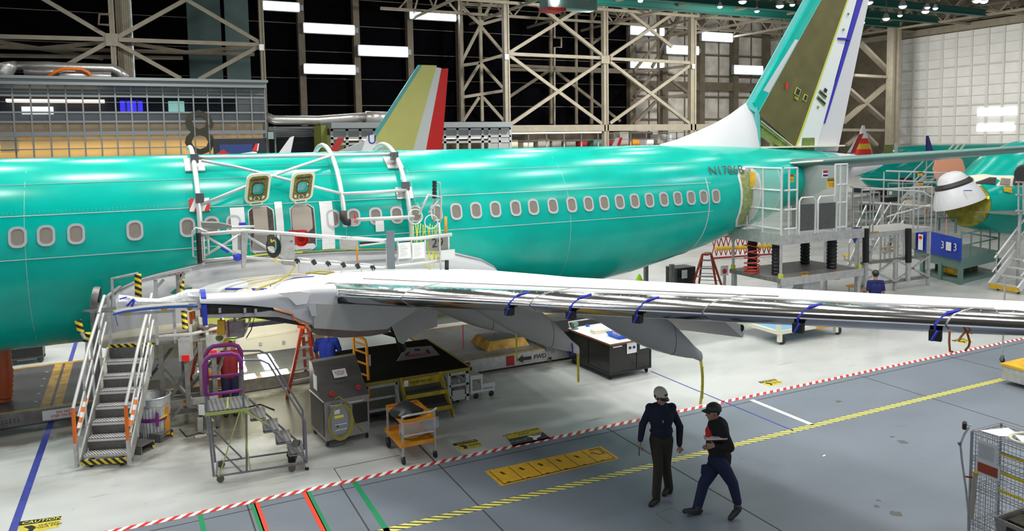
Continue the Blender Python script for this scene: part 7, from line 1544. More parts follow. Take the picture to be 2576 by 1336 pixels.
# far aircraft with the yellow and red fin: fitted so its fin stands at the pixel tip
Yf = 58.0; dzf = -.55
zt0 = AY(1100, 165, Yf).z; xf = AY(1118, 165, Yf).x-23.9+NOSE
P2 = far_plane('far airliner with a pale yellow tail fin and red rudder, rising above the fuselage', xf, Yf, zt0-12.5, rudm='red', dors='white')
x3 = AY(2172, 385, 45).x
P3_ = far_plane('far teal airliner behind the tailplane at right, pale yellow fin at the picture edge', x3, 45, AY(2420, 362, 45).z-5.46, rudm='redd')
nx = x3
for a, b in ((2230, 372), (2238, 376)): pass
tp = AY(2235, 378, 43.15); MB().box(tp, (1.0, .1, .9)).build('open_door', 'green_p', P3_); MB().box(tp+V((.9, -.03, 0)), (.25, .12, 1.2)).build('door_leaf', 'white', P3_)
for k in range(3): MB().bar(AY(2380+k*14, 386, 43), AY(2400+k*14, 362, 43.3), .12).build('frame_tube', 'cream', P3_)
# raised wing tips
def winglet(pl, Y, m_, label, stripe=None, mark=None, par=None):
    p = [AY(a, b, Y) for a, b in pl]; base = (p[0]+p[-1])/2
    t = par or thing('wing_tip', label, 'winglet', base)
    MB().prism(p, (0, .12, 0)).build('winglet_blade', m_, t)
    MB().prism([V((p[0].x, Y, p[0].z-.2)), V((p[-1].x, Y, p[-1].z-.2)), V((p[-1].x-2, Y+6, p[0].z-1.0)), V((p[0].x-4, Y+6, p[0].z-1.0))], (0, 0, .15)).build('wing_end', 'wing', t)
    if stripe: q = [AY(a, b, Y-.05) for a, b in stripe[0]]; MB().prism(q, (0, .02, 0)).build('colour_band', stripe[1], t)
    if mark: text(mark[0], mark[1], AY(*mark[2], Y-.05), X3, Z3, 'navy', t, 'letter_mark')
winglet(((635, 379), (644, 361), (649, 361), (646, 380)), 44, 'red', 'tiny red and white winglet just left of the white one, above the fuselage', (((646, 380), (649, 361), (652, 361), (649, 380)), 'white'))
winglet(((702, 385), (730, 346), (740, 342), (731, 386)), 40, 'white', 'plain white winglet above the fuselage left of the dark red one')
winglet(((829, 380), (852, 346), (866, 345), (852, 380)), 42, 'redd', 'dark red winglet above the fuselage left of the yellow and red fin')
winglet(((911, 380), (925, 342), (944, 338), (947, 380)), 41, 'white', 'white winglet with a dark letter mark in front of the yellow and red fin', None, ('U', .7, (936, 352)), P2)
winglet(((1541, 368), (1551, 347), (1562, 346), (1553, 368)), 46, 'white', 'small white and red winglet left of the white dorsal fin fairing', (((1552, 367), (1560, 346), (1566, 346), (1560, 367)), 'red'))
winglet(((2136, 384), (2163, 338), (2173, 336), (2150, 385)), 34, 'redd', 'dark red and white winglet right of the big tail fin', (((2132, 384), (2152, 352), (2160, 338), (2140, 384)), 'white'), None, P3_)
winglet(((2332, 388), (2333, 342), (2336, 341), (2350, 386)), 36, 'navy', 'narrow navy blue winglet in front of the far teal airliner', None, None, P3_)
c = AY(2170, 375, 50); t = thing('striped_cone', 'white cone with red and yellow bands right of the dark red winglet', 'cone', c)
rr = [(.9, -.6), (.75, 0), (.6, .5), (.45, 1.0), (.3, 1.5), (.12, 2.2)]
for i in range(5): MB().lathe([rr[i], rr[i+1]], c, 18).build('band', ('red', 'yellow', 'red', 'white', 'white')[i], t, True)
# background wall of low clutter between aircraft at right (people-height stands, individually built)
rnd = random.Random(5)
for i in range(16):
    a = 2160+i*26+rnd.uniform(-6, 6); b = 560+rnd.uniform(-30, 25); c = G(a, b); 
    if 26 < c.x < 44 and 15 < c.y < 24: c = G(a, 535)
    h = rnd.uniform(1.0, 2.4); wd_ = rnd.uniform(1.0, 2.6); m_ = rnd.choice(('alu', 'blackp', 'alu_w', 'greengse', 'steel', 'orange_r', 'cream', 'bluegse'))
    t = thing('parts_stand', 'distant shelved parts stand beyond the walkway railings, %s from the left' % NTH[i], 'stand', c, 'distant parts stands beyond the walkway')
    for z in (.3, h*.6, h): MB().box(c+Z3*z, (wd_, .9, .08)).build('shelf', 'alu', t)
    for s1 in (-1, 1):
        for s2 in (-1, 1): MB().bar(c+V((s1*wd_*.48, s2*.42, 0)), c+V((s1*wd_*.48, s2*.42, h)), .07).build('leg', 'alu', t)
    MB().box(c+V((rnd.uniform(-.3, .3), 0, h*.6+.3)), (wd_*.5, .6, .5)).build('load', m_, t); MB().box(c+V((rnd.uniform(-.3, .3), 0, h+.2)), (wd_*.4, .5, .35)).build('load', rnd.choice(('paper', 'blackp', 'tan', 'redd', 'teal')), t)
tag(MB().tube(AY(2385, 425, 24.2), V((*AY(2385, 425, 24.2)[:2], 0)), .02).lathe([(.02, 0), (.75, .02), (.75, .10), (.02, .12)], AY(2385, 425, 24), 10, ax=(-.5, -.86, 0), caps=True).build('salmon_disc', 'salmon', org=AY(2385, 425, 24)), 'large salmon octagonal disc behind the white radome', 'disc')
# ============================================================ PEOPLE
DG = None
def blob(name, caps, ells, voxel, m, parent, smooth_it=6, extra=None):
    mb = MB()
    for c in caps:
        p, q, r1, r2 = c[:4]; p = V(p); q = V(q)
        mb.tube(p, q, r1, r2, 14); mb.ell(p, r1, r1, r1, 12, 8); mb.ell(q, r2, r2, r2, 12, 8)
    for c, rx, ry, rz, R in ells: mb.ell(c, rx, ry, rz, 16, 12, R)
    if extra: extra(mb)
    o0 = ORG.get(parent, V((0, 0, 0)))
    me = bpy.data.meshes.new(name); me.from_pydata([v-o0 for v in mb.v], [], mb.f); o = bpy.data.objects.new(name, me); C.objects.link(o)
    md = o.modifiers.new('r', 'REMESH'); md.mode = 'VOXEL'; md.voxel_size = voxel; md.use_smooth_shade = True
    sm = o.modifiers.new('s', 'SMOOTH'); sm.iterations = smooth_it; sm.factor = .5
    dg = bpy.context.evaluated_depsgraph_get(); nm = bpy.data.meshes.new_from_object(o.evaluated_get(dg)); nm.name = name
    o.modifiers.clear(); o.data = nm; bpy.data.meshes.remove(me)
    nm.materials.clear(); nm.materials.append(M[m] if isinstance(m, str) else m); nm.polygons.foreach_set('use_smooth', [True]*len(nm.polygons))
    o.parent = parent; ORG[o] = o0; return o
def rmat(x, y, z): return Matrix((x, y, z)).transposed()
def hand(caps, wrist, d, palmn, thumb, curl=.5, s=1.0):
    # d: pointing direction, palmn: palm normal, thumb: side direction towards the thumb
    d = V(d).normalized(); palmn = V(palmn); palmn = (palmn-d*palmn.dot(d)).normalized(); side = d.cross(palmn).normalized()
    if side.dot(V(thumb)) < 0: side = -side
    w_ = V(wrist); 
    for k in (-1, -.35, .3, 1): caps.append((w_+d*.01*s, w_+d*.085*s+side*k*.030*s, .020*s, .0135*s))
    tips = []
    for i, (k, L_) in enumerate(((1, .070), (.35, .080), (-.3, .074), (-.95, .058))):
        a = w_+d*.088*s+side*k*.030*s; c1 = curl*(.8+.15*i)
        d1 = (d*cos(c1)+palmn*sin(c1)); d2 = (d*cos(c1*2)+palmn*sin(c1*2)); d3 = (d*cos(c1*2.7)+palmn*sin(c1*2.7)); L_ *= s
        b = a+d1*L_*.45; c = b+d2*L_*.32; e = c+d3*L_*.24
        caps += [(a, b, .0098*s, .0090*s), (b, c, .0090*s, .0084*s), (c, e, .0084*s, .0072*s)]; tips.append(e)
    t0 = w_+d*.028*s+side*.028*s; t1 = t0+(d*.6+side*.7+palmn*.25).normalized()*.040*s; t2 = t1+(d*.9+side*.2+palmn*.35).normalized()*.032*s
    caps += [(t0, t1, .014*s, .0105*s), (t1, t2, .0105*s, .0085*s)]; return tips
def head_parts(ctr, face, upv, sc=1.0):
    """caps and ellipsoids of a head centred at ctr looking along face"""
    f = V(face).normalized(); u = V(upv); u = (u-f*u.dot(f)).normalized(); l = u.cross(f).normalized()
    R = rmat(f, l, u); P = lambda a, b, c: V(ctr)+f*a*sc+l*b*sc+u*c*sc
    el = [(P(-.012, 0, .035), .098*sc, .077*sc, .088*sc, R), (P(.022, 0, -.03), .066*sc, .060*sc, .078*sc, R), (P(.058, 0, -.083), .026*sc, .030*sc, .024*sc, R),
          (P(.045, .034, -.015), .028*sc, .024*sc, .022*sc, R), (P(.045, -.034, -.015), .028*sc, .024*sc, .022*sc, R), (P(.078, 0, .036), .016*sc, .046*sc, .011*sc, R),
          (P(.084, 0, -.050), .012*sc, .024*sc, .007*sc, R), (P(.083, 0, -.062), .011*sc, .020*sc, .007*sc, R)]
    cp = [(P(.082, 0, .025), P(.108, 0, -.020), .009*sc, .014*sc), (P(.098, .010, -.024), P(.098, -.010, -.024), .009*sc, .009*sc)]
    for s_ in (-1, 1): el.append((P(-.005, s_*.078, -.005), .020*sc, .008*sc, .032*sc, R))
    return cp, el, P, R
def shoe(par, heel, toe, m_='blackp', nm='shoe', w_=.048):
    heel = V(heel); toe = V(toe); d = (toe-heel).normalized(); s_ = d.cross(Z3).normalized(); u_ = s_.cross(d)
    return blob(nm, [(heel+u_*.045, heel+d*.10+u_*.05, w_*.85, w_*.9), (heel+d*.10+u_*.048, toe-d*.05+u_*.035, w_*.9, w_*.72), (toe-d*.05+u_*.035, toe-d*.03+u_*.032, w_*.72, w_*.62), (heel+d*.03+u_*.05, heel+d*.05+u_*.10, .045, .046)], [], .009, m_, par, 4, lambda mb: mb.prism([heel+s_*.035, heel+d*.12+s_*.045, toe-d*.04+s_*.04, toe, toe-d*.04-s_*.04, heel+d*.12-s_*.045, heel-s_*.035], u_*.022))
def eyes(par, P, sc=1.0):
    for s_ in (-1, 1): MB().ell(P(.082, s_*.031, .008), .010*sc, .013*sc, .008*sc, 10, 8).build('eye', mat('dark_eye', (.02, .015, .012), .2), par, 'all'); MB().bar(P(.092, s_*.018, .030), P(.084, s_*.046, .028), .006).build('eyebrow', 'hair', par)
def cap_obj(par, ctr, face, upv, m_, bill=.075, sc=1.0, logo=None, dome=.092):
    f = V(face).normalized(); u = V(upv); u = (u-f*u.dot(f)).normalized(); l = u.cross(f).normalized(); P = lambda a, b, c: V(ctr)+f*a*sc+l*b*sc+u*c*sc
    rings = []
    for j in range(8):
        t_ = j/7*pi/2; rings.append([P(-.012+.110*cos(t_)*cos(q), .090*cos(t_)*sin(q), .045+dome*sin(t_)) for q in [2*pi*k/24 for k in range(24)]])
    rings.insert(0, [P(-.012+.108*cos(q), .088*sin(q), .020) for q in [2*pi*k/24 for k in range(24)]])
    cp = MB().loft(rings).build('cap', m_, par, 'all')
    br = [[P(.085*cos(q)+.0, .080*sin(q), .040-.0*abs(sin(q))) for q in [radians(a) for a in range(-60, 61, 12)]], [P(.085*cos(q)+bill*cos(q)**.6+.0, .083*sin(q), .030-.020*abs(sin(q))) for q in [radians(a) for a in range(-60, 61, 12)]]]
    mb = MB(); mb.loft([br[0]+[p-u*.010 for p in br[0]][::-1], br[1]+[p-u*.008 for p in br[1]][::-1]]); mb.build('cap_bill', 'blackp' if logo else m_, cp)
    MB().ell(P(-.012, 0, .045+dome), .009, .009, .005).build('cap_button', m_, cp)
    if logo: MB().loft([[P(.098, b, .075), P(.092, b, .098), P(.088, b, .098), P(.094, b, .075)] for b in (-.03, 0, .03)]).build('cap_emblem', mat('dark_emblem', (.03, .035, .05), .6), cp)
    return cp
# ---- left walker (navy shirt, brown trousers, beige cap)
g1 = G(1663, 1256); bs1 = (g1.x, g1.y)
def L1(a, b, off=0.0): return AV(a, b, bs1, off)
t = thing('person', 'person in navy long-sleeved shirt, brown trousers and beige cap, walking, head turned right', 'person', (g1.x, g1.y, 0))
tocam = -FH; imr = V((rt.x, rt.y, 0)).normalized()
sh_l, sh_r = L1(1635, 1023, .02), L1(1690, 1025, .02); nk = L1(1663, 1016); hd = L1(1661.5, 999, .05)
hp_l, hp_r = L1(1650, 1106, 0), L1(1677, 1106, 0); el_l, el_r = L1(1617, 1067, .0), L1(1710, 1073, -.05); wr_l, wr_r = L1(1610.5, 1109, .12), L1(1709, 1121, .02)
kn_l, kn_r = L1(1656, 1172, .14), L1(1675, 1170, -.02); an_l = L1(1651, 1246, .10); an_r = L1(1683, 1232, -.22)
chest = (sh_l+sh_r)/2; pel = (hp_l+hp_r)/2; fd = (tocam*.80-imr*.35).normalized()
hcp, hel, HP, HR = head_parts(hd, (tocam*.80+imr*.55-Z3*.30), Z3, 1.06)
caps = [(nk, hd-Z3*.05, .055, .052), (chest-Z3*.06, pel+Z3*.04, .11, .10), (sh_l-Z3*.03, sh_r-Z3*.03, .04, .04), (sh_l-Z3*.03, el_l, .040, .034), (el_l, wr_l, .034, .026), (sh_r-Z3*.03, el_r, .040, .034), (el_r, wr_r, .034, .026),
        (hp_l, kn_l, .075, .05), (kn_l, an_l, .05, .036), (hp_r, kn_r, .075, .05), (kn_r, an_r, .05, .036)]+hcp
hand(caps, wr_l, (wr_l-el_l)*.4-Z3*.2, imr*.8+tocam*.3, tocam, .55); hand(caps, wr_r, -Z3*.9+imr*.35, -imr*.3-tocam*.9, -imr*.6+tocam*.4, .8)
blob('body', caps, hel, .0065, 'skin', t, 3); eyes(t, HP, 1.06)
nvs = [(sh_l-Z3*.03, sh_r-Z3*.03, .066, .066), (sh_l-Z3*.02, chest-Z3*.16-imr*.06, .075, .12), (sh_r, chest-Z3*.16+imr*.06, .075, .12), (chest-Z3*.15-imr*.05, pel+Z3*.05-imr*.045, .125, .105), (chest-Z3*.15+imr*.05, pel+Z3*.05+imr*.045, .125, .105),
       (pel+Z3*.10-imr*.07, pel+Z3*.10+imr*.07, .10, .10), (sh_l-Z3*.025+imr*.01, el_l, .066, .058), (el_l, wr_l+(el_l-wr_l)*.1, .060, .046), (sh_r-Z3*.025-imr*.01, el_r, .066, .058), (el_r, wr_r+(el_r-wr_r)*.1, .060, .046), (wr_l+(el_l-wr_l)*.12, wr_l+(el_l-wr_l)*.02, .040, .036), (wr_r+(el_r-wr_r)*.12, wr_r+(el_r-wr_r)*.02, .040, .036), (chest-Z3*.03, nk-Z3*.005, .12, .066), (sh_l-Z3*.02, nk-Z3*.015, .058, .066), (sh_r-Z3*.02, nk-Z3*.015, .058, .066)]
sht = blob('shirt', nvs, [(chest-Z3*.16+tocam*.03, .195, .135, .22, rmat(imr, tocam, Z3)), (pel+Z3*.16+tocam*.035, .175, .13, .15, rmat(imr, tocam, Z3))], .011, 'navyshirt', t, 6)
MB().path([nk-Z3*.005+tocam*.05+(imr*cos(a)*.062+tocam*sin(a)*.04) for a in [2*pi*k/16 for k in range(16)]], .012, 6, closed=True).build('collar', 'navyshirt', sht, True)
MB().path([nk+imr*.045+tocam*.075-Z3*.02, chest-Z3*.16+tocam*.165, nk-imr*.045+tocam*.075-Z3*.02], .004, 5).build('lanyard', 'grey', sht); MB().bar(chest-Z3*.15+tocam*.168, chest-Z3*.19+tocam*.17, .02, .004).build('badge', 'grey', sht)
MB().ell(pel+Z3*.28+tocam*.163, .006, .004, .006).build('button', 'grey_l', sht)
blob('trousers', [(pel-imr*.05+Z3*.07, hp_l, .125, .105), (pel+imr*.05+Z3*.07, hp_r, .125, .105), (hp_l, kn_l, .108, .078), (kn_l, an_l+Z3*.03, .078, .070), (hp_r, kn_r, .108, .078), (kn_r, an_r+Z3*.03, .078, .070), (an_l+Z3*.05, an_l-Z3*.02, .070, .066), (an_r+Z3*.05, an_r-Z3*.02, .070, .062)], [(pel+Z3*.03, .175, .125, .13, rmat(imr, tocam, Z3))], .011, 'brownpant', t, 6)
MB().path([pel+Z3*.145+imr*cos(a)*.172+tocam*sin(a)*.13 for a in [2*pi*k/24 for k in range(24)]], .014, 6, closed=True).build('belt', 'blackp', t, True)
gz = lambda p: V((p.x, p.y, .0))
hl = gz(an_l)+Z3*.0; fdl = (tocam*.7-imr*.6).normalized(); shoe(t, hl-fdl*.06, hl+fdl*.22, mat('dark_brown_leather', (.020, .012, .008), .5))
hr = gz(an_r)+Z3*.03; shoe(t, hr-fdl*.05+Z3*.06, hr+fdl*.20-Z3*.03, mat('dark_brown_leather', (.020, .012, .008), .5))
blob('hair', [], [(HP(-.022, 0, .012), .092*1.06, .082*1.06, .075*1.06, HR)], .009, 'hair', t, 3)
cap_obj(t, hd+Z3*.012, (tocam*.80+imr*.50-Z3*.34), Z3, 'khakicap', .07, 1.09, True)
for s_ in (-1, 1): MB().path([HP(.09, s_*.031, .008)+HR @ V((0, .017*cos(q), .013*sin(q))) for q in [2*pi*k/12 for k in range(12)]], .0025, 4, closed=True).build('glasses', 'blackp', t)
pn = wr_l+(wr_l-el_l).normalized()*.12+tocam*.02; tag(MB().tube(pn+Z3*.03, pn-Z3*.10, .007).build('pen', 'blackp', org=pn), 'short black pen in the lowered hand of the person in the beige cap', 'pen')
# ---- right walker (black jacket, red shirt, jeans, black cap)
g2 = G(1795, 1291); bs2 = (g2.x, g2.y)
def L2(a, b, off=0.0): return AV(a, b, bs2, off)
t = thing('person', 'person in black jacket, red shirt, dark jeans and black cap, striding left with papers', 'person', (g2.x, g2.y, 0))
fc = -imr*.93+tocam*.25
hd = L2(1793.5, 1038, 0); nk = L2(1799, 1058, 0); shn, shf = L2(1812, 1071, .17), L2(1793, 1071, -.17); pel = L2(1808, 1158, 0)
hn, hf = L2(1811, 1162, .10), L2(1803, 1162, -.08); chest = (shn+shf)/2
eln = L2(1836, 1126, .20); wrn = L2(1800, 1122, .22); elf = L2(1798, 1122, -.24); wrf = L2(1783, 1125, .02)
knf = L2(1770, 1218, -.04); anf = L2(1753, 1284, -.02); knn = L2(1843, 1216, .10); ann = L2(1855, 1266, .12)
hcp, hel, HP, HR = head_parts(hd, fc-Z3*.10, Z3, 1.05)
caps = [(nk, hd-Z3*.05+imr*.02, .056, .054), (chest-Z3*.05, pel, .12, .12), (shn, shf, .055, .055), (shn, eln, .045, .036), (eln, wrn, .034, .026), (shf, elf, .045, .036), (elf, wrf, .034, .026), (hn, knn, .075, .05), (knn, ann, .05, .036), (hf, knf, .075, .05), (knf, anf, .05, .036)]+hcp
hand(caps, wrn, -imr+tocam*.1+Z3*.05, -tocam*.8-Z3*.2, Z3, .75, 1.05); hand(caps, wrf, -imr*.6+tocam*.8, Z3*.6-tocam*.3, -imr, .8)
blob('body', caps, hel, .0065, 'skin2', t, 3); eyes(t, HP, 1.05)
jk = [(shn, shf, .075, .075), (chest-Z3*.02+imr*.02, chest-Z3*.22+imr*.03, .16, .175), (chest-Z3*.22+imr*.03, pel+Z3*.05+imr*.02, .165, .16), (pel+Z3*.08+imr*.03, pel-Z3*.04+imr*.03, .16, .15), (shn, eln, .080, .072), (eln, wrn+(eln-wrn)*.15, .068, .048), (shf, elf, .075, .062), (elf, wrf+(elf-wrf)*.2, .06, .048), (nk+imr*.05-Z3*.01, chest+imr*.07, .060, .085), (wrn+(eln-wrn)*.2, wrn+(eln-wrn)*.06, .048, .042), (wrf+(elf-wrf)*.2, wrf+(elf-wrf)*.06, .048, .042)]
jo = blob('jacket', jk, [(chest-Z3*.26+imr*.02, .175, .165, .26, rmat(imr, tocam, Z3))], .011, 'blackjack', t, 6)
MB().path([nk+imr*.06+tocam*.07+Z3*.01, nk+imr*.10-Z3*.02, nk+imr*.06-tocam*.07+Z3*.01], .035, 8).build('hood', 'blackjack', jo, 'all')
# red shirt showing in the open front
fr = lambda a, b, off: L2(a, b, off)
blob('red_shirt', [(nk-imr*.03-Z3*.02, chest-imr*.10-Z3*.08, .05, .07), (chest-imr*.105-Z3*.08+tocam*.035, L2(1781, 1100, .10), .065, .045)], [], .009, 'redshirt', t, 4)
MB().path([nk-imr*.05+tocam*.05, chest-imr*.16+tocam*.08-Z3*.12], .005, 5).build('lanyard', 'navy', t)
blob('jeans', [(pel+imr*.0+Z3*.05, hn, .15, .12), (pel+Z3*.05, hf, .15, .12), (hn, knn, .120, .086), (knn, ann+Z3*.02, .084, .066), (hf, knf, .120, .086), (knf, anf+Z3*.02, .084, .070), (anf+Z3*.03, anf-Z3*.03, .072, .068)], [(pel, .165, .165, .13, rmat(imr, tocam, Z3))], .011, 'denim', t, 6)
MB().slab([L2(1765, 1170, .16), L2(1777, 1168, .16), L2(1776, 1196, .16), L2(1763, 1192, .16)], .02).build('thigh_pocket', 'denim', t)
f0_ = V((L2(1761, 1294, 0).x, L2(1761, 1294, 0).y, 0)); fdr = (-imr*.93+tocam*.25).normalized(); shoe(t, f0_, f0_+fdr*.30+Z3*.05)
f1_ = V((ann.x, ann.y, .10))+imr*.04; shoe(t, f1_, f1_+fdr*.22+tocam*.10-Z3*.09)
blob('hair', [], [(HP(-.026, 0, .005), .088, .081, .072, HR)], .009, 'hair', t, 3)
cap_obj(t, hd+Z3*.008, fc+Z3*.05, Z3, 'blackp', .085, 1.10)
nb = L2(1803, 1106, .24); t = thing('notebook', 'thin white-edged notebook held against the chest of the person in the black jacket', 'notebook', nb)
a_, b_ = L2(1777, 1107.5, .20), L2(1830, 1105, .27); dd = (a_-b_).normalized(); nn = V((FH.x, FH.y, 0))*.16
MB().prism([a_, b_, b_+nn, a_+nn], Z3*.012).build('pages', 'paper', t); MB().prism([a_-Z3*.010, b_-Z3*.010, b_+nn-Z3*.01, a_+nn-Z3*.01], Z3*.008).build('red_cover', 'redd', t); MB().prism([a_-Z3*.018, b_-Z3*.018, b_+nn-Z3*.018, a_+nn-Z3*.018], Z3*.007).build('back_cover', 'blackp', t)
# ---- bystanders: same builder, plain standing poses
def stander(base, hd_dir, label, shirt, pants, capm=None, hgt=1.78, arms='down', z0=0.0, sleeves=False, lean=0.0):
    k = hgt/1.78; b = V(base); f = V((*hd_dir, 0)).normalized(); l = V((-f.y, f.x, 0)); P = lambda a, c, z: b+f*(a*k+lean*max(0, z-.9))+l*c*k+Z3*(z*k-lean*.5*max(0, z-.9)**2)
    t = thing('person', label, 'person', b)
    hcp, hel, HP, HR = head_parts(P(.02, 0, 1.64), f-Z3*.1+f*lean*.2, Z3, k)
    A_ = {}
    for s_ in (-1, 1):
        if arms == 'down': A_[s_] = (P(0, s_*.19, 1.42), P(-.03, s_*.25, 1.12), P(.08, s_*.22, .88))
        else: A_[s_] = (P(0, s_*.19, 1.42), P(.10, s_*.26, 1.18), P(.30, s_*.16, 1.22))
    caps = [(P(0, 0, 1.46), P(.01, 0, 1.58), .056, .054), (P(0, 0, 1.34), P(0, 0, .98), .08, .08), (A_[-1][0], A_[1][0], .05, .05)]+hcp
    for s_ in (-1, 1):
        a, e, w_ = A_[s_]; caps += [(a, e, .044, .036), (e, w_, .034, .026), (P(0, s_*.09, .92), P(.03, s_*.10, .50), .075, .05), (P(.03, s_*.10, .50), P(0, s_*.10, .09), .05, .036)]; hand(caps, w_, (w_-e), -l*s_, f, .5, k)
    blob('body', caps, hel, .009, 'skin', t, 3); eyes(t, HP, k)
    sc = [(A_[-1][0], A_[1][0], .065, .065), (P(0, -.06, 1.28), P(0, -.05, .94), .125, .12), (P(0, .06, 1.28), P(0, .05, .94), .125, .12), (P(0, 0, 1.42), P(0, 0, 1.46), .09, .065)]
    for s_ in (-1, 1): a, e, w_ = A_[s_]; sc += [(a, a.lerp(e, .75 if not sleeves else 1), .066, .056)]+([(e, w_.lerp(e, .12), .052, .042)] if sleeves else [])
    blob('shirt', sc, [(P(.0, 0, 1.18), .115*k, .17*k, .26*k, rmat(f, l, Z3))], .014, shirt, t, 5)
    tr = [(P(0, -.05, .98), P(0, -.09, .88), .11, .10), (P(0, .05, .98), P(0, .09, .88), .11, .10)]
    for s_ in (-1, 1): tr += [(P(0, s_*.09, .90), P(.03, s_*.10, .50), .10, .075), (P(.03, s_*.10, .50), P(0, s_*.10, .10), .075, .062)]
    blob('trousers', tr, [], .014, pants, t, 5)
    for s_ in (-1, 1): h_ = P(-.06, s_*.10, 0); shoe(t, h_, h_+f*.27)
    blob('hair', [], [(HP(-.022, 0, .02), .096*k, .084*k, .082*k, HR)], .010, 'hair', t, 3)
    if capm: cap_obj(t, P(.02, 0, 1.645), f, Z3, capm, .075, 1.08*k)
    return t
c = G(2200, 826); stander((c.x, c.y, 0), (.45, .9), 'person in dark blue t-shirt and black cap seen from behind, beyond the white wing', mat('royal_navy_cloth', (.008, .012, .10), .85), 'denim', 'blackp', 1.72)
stander((1.62, 16.75, 0), (.2, 1), 'person in maroon shirt working behind the purple padded ladder, head hidden', 'maroon', 'denim', None, 1.68, 'fwd')
stander((3.62, 16.55, 0), (.3, 1), 'person in bright blue coveralls under the strut, behind the stainless cabinet', mat('bright_blue_coverall', (.012, .035, .32), .8), mat('bright_blue_coverall', (.012, .035, .32)), None, 1.74, 'fwd', sleeves=True)
# ============================================================ FLOOR SIGNS AND SMALL THINGS
def decal(name, label, q, layers):
    p = [G(*a) for a in q]; c = sum(p, V((0, 0, 0)))/4; t = thing(name, label, 'floor sign', V((c.x, c.y, 0)))
    def uv(u, v): return p[0].lerp(p[1], u).lerp(p[3].lerp(p[2], u), v)
    for i, (nm, m_, pts) in enumerate(layers): MB().prism([uv(*a) for a in pts], Z3*(.003+.0012*i)).build(nm, m_, t)
    t['_'] = 0; del t['_']; return t, uv
def ftext(uv, body, u, v, size, m_, t, z=.0065):
    x = (uv(u+.1, v)-uv(u, v)); y = (uv(u, v-.1)-uv(u, v)); text(body, size, uv(u, v)+Z3*z, x, y, m_, t, 'sign_lettering', .0004)
full = [(0, 0), (1, 0), (1, 1), (0, 1)]
wy = mat('worn_yellow_sign', (.70, .58, .05), .55, 0, noise=.35, nscale=16)
def caution(label, q, sz):
    t, uv = decal('floor_sign', label, q, [('yellow_field', wy, full), ('black_header', 'blackp', [(0, 0), (1, 0), (1, .32), (0, .32)]), ('pictogram', 'blackp', [(.12, .45), (.3, .42), (.42, .6), (.34, .92), (.2, .9), (.26, .7)])])
    ftext(uv, 'CAUTION', .55, .17, sz, 'yel_tape', t); ftext(uv, 'WATCH\nYOUR STEP', .72, .64, sz*.6, 'blackp', t); return t
caution('worn yellow and black caution sign on the pale floor, right of the orange cart', ((1137, 1117), (1197, 1105), (1215, 1122), (1158, 1134)), .085)
caution('worn caution sign on the pale floor at the bottom left corner', ((48, 1313), (155, 1299), (148, 1326), (45, 1348)), .12)
caution('small yellow caution sign on the floor beside the red-striped tape, right of the hanging streamer', ((1907, 961), (1949, 953), (1970, 965), (1934, 972)), .10)
caution('small faded yellow caution sign under the wing tip near the brown strap', ((2393, 857), (2420, 850), (2448, 859), (2424, 865)), .10)
t, uv = decal('floor_sign', 'large torn yellow and grey awareness sign cut by the red-striped tape', ((1270, 1093), (1350, 1076), (1386, 1103), (1290, 1124)), [('grey_field', mat('dark_grey_sign', (.055, .055, .058), .5, 0, noise=.3, nscale=12), full), ('yellow_header', wy, [(0, 0), (1, 0), (1, .42), (.02, .42)]), ('white_figure', 'paper', [(.52, .5), (.6, .48), (.68, .6), (.86, .62), (.84, .7), (.7, .78), (.66, .9), (.58, .85), (.62, .68)])])
ftext(uv, 'FOD AWARENESS\nAREA', .48, .2, .10, 'blackp', t); ftext(uv, 'CLEAN ALL\nDEBRIS', .78, .54, .055, 'paper', t); ftext(uv, 'KEEP AREA CLEAN\nPICK IT UP', .26, .70, .05, 'grey_l', t)
# amber trapdoor plate in the aisle
q = [G(*a) for a in ((1219, 1186), (1511, 1123), (1559, 1154), (1261, 1223))]
t = thing('floor_hatch', 'long amber diamond-plate floor hatch with six panels set in the aisle', 'floor hatch', (sum(q, V((0, 0, 0)))/4)*1.0)
uv = lambda u, v: q[0].lerp(q[1], u).lerp(q[3].lerp(q[2], u), v)
amb = mat('amber_tread_plate', (.78, .44, .02), .45, 0, noise=.25, nscale=9, bump=.3)
MB().prism([uv(*a) for a in full], Z3*.004).build('frame_plate', amb, t)
for k in range(6):
    u0, u1 = .03+.157*k, .03+.157*(k+1); MB().prism([uv(u0+.003, .08), uv(u1-.003, .08), uv(u1-.003, .92), uv(u0+.003, .92)], Z3*.007).build('hatch_panel', amb, t)
    MB().bar(uv(u0, .06)+Z3*.007, uv(u0, .94)+Z3*.007, .012, .002).build('panel_gap', 'blackp', t)
    if k < 5: MB().prism([uv(u0+.055, .25), uv(u0+.075, .25), uv(u0+.085, .42), uv(u0+.065, .42)], Z3*.010).build('handle_slot', 'blackp', t)
    MB().bar(uv(u0+.03, .90)+Z3*.008, uv(u0+.06, .90)+Z3*.008, .03, .003).build('hinge', 'blackp', t)
MB().path([uv(u, v)+Z3*.009 for u, v in ((.87, .12), (.95, .12), (.95, .5), (.90, .5), (.86, .28))], .008, 4).build('cover_ring', 'blackp', t)
MB().path([uv(.03, .93)+Z3*.008, uv(.97, .93)+Z3*.008, uv(.97, .07)+Z3*.008], .006, 4).build('panel_gap', 'blackp', t)
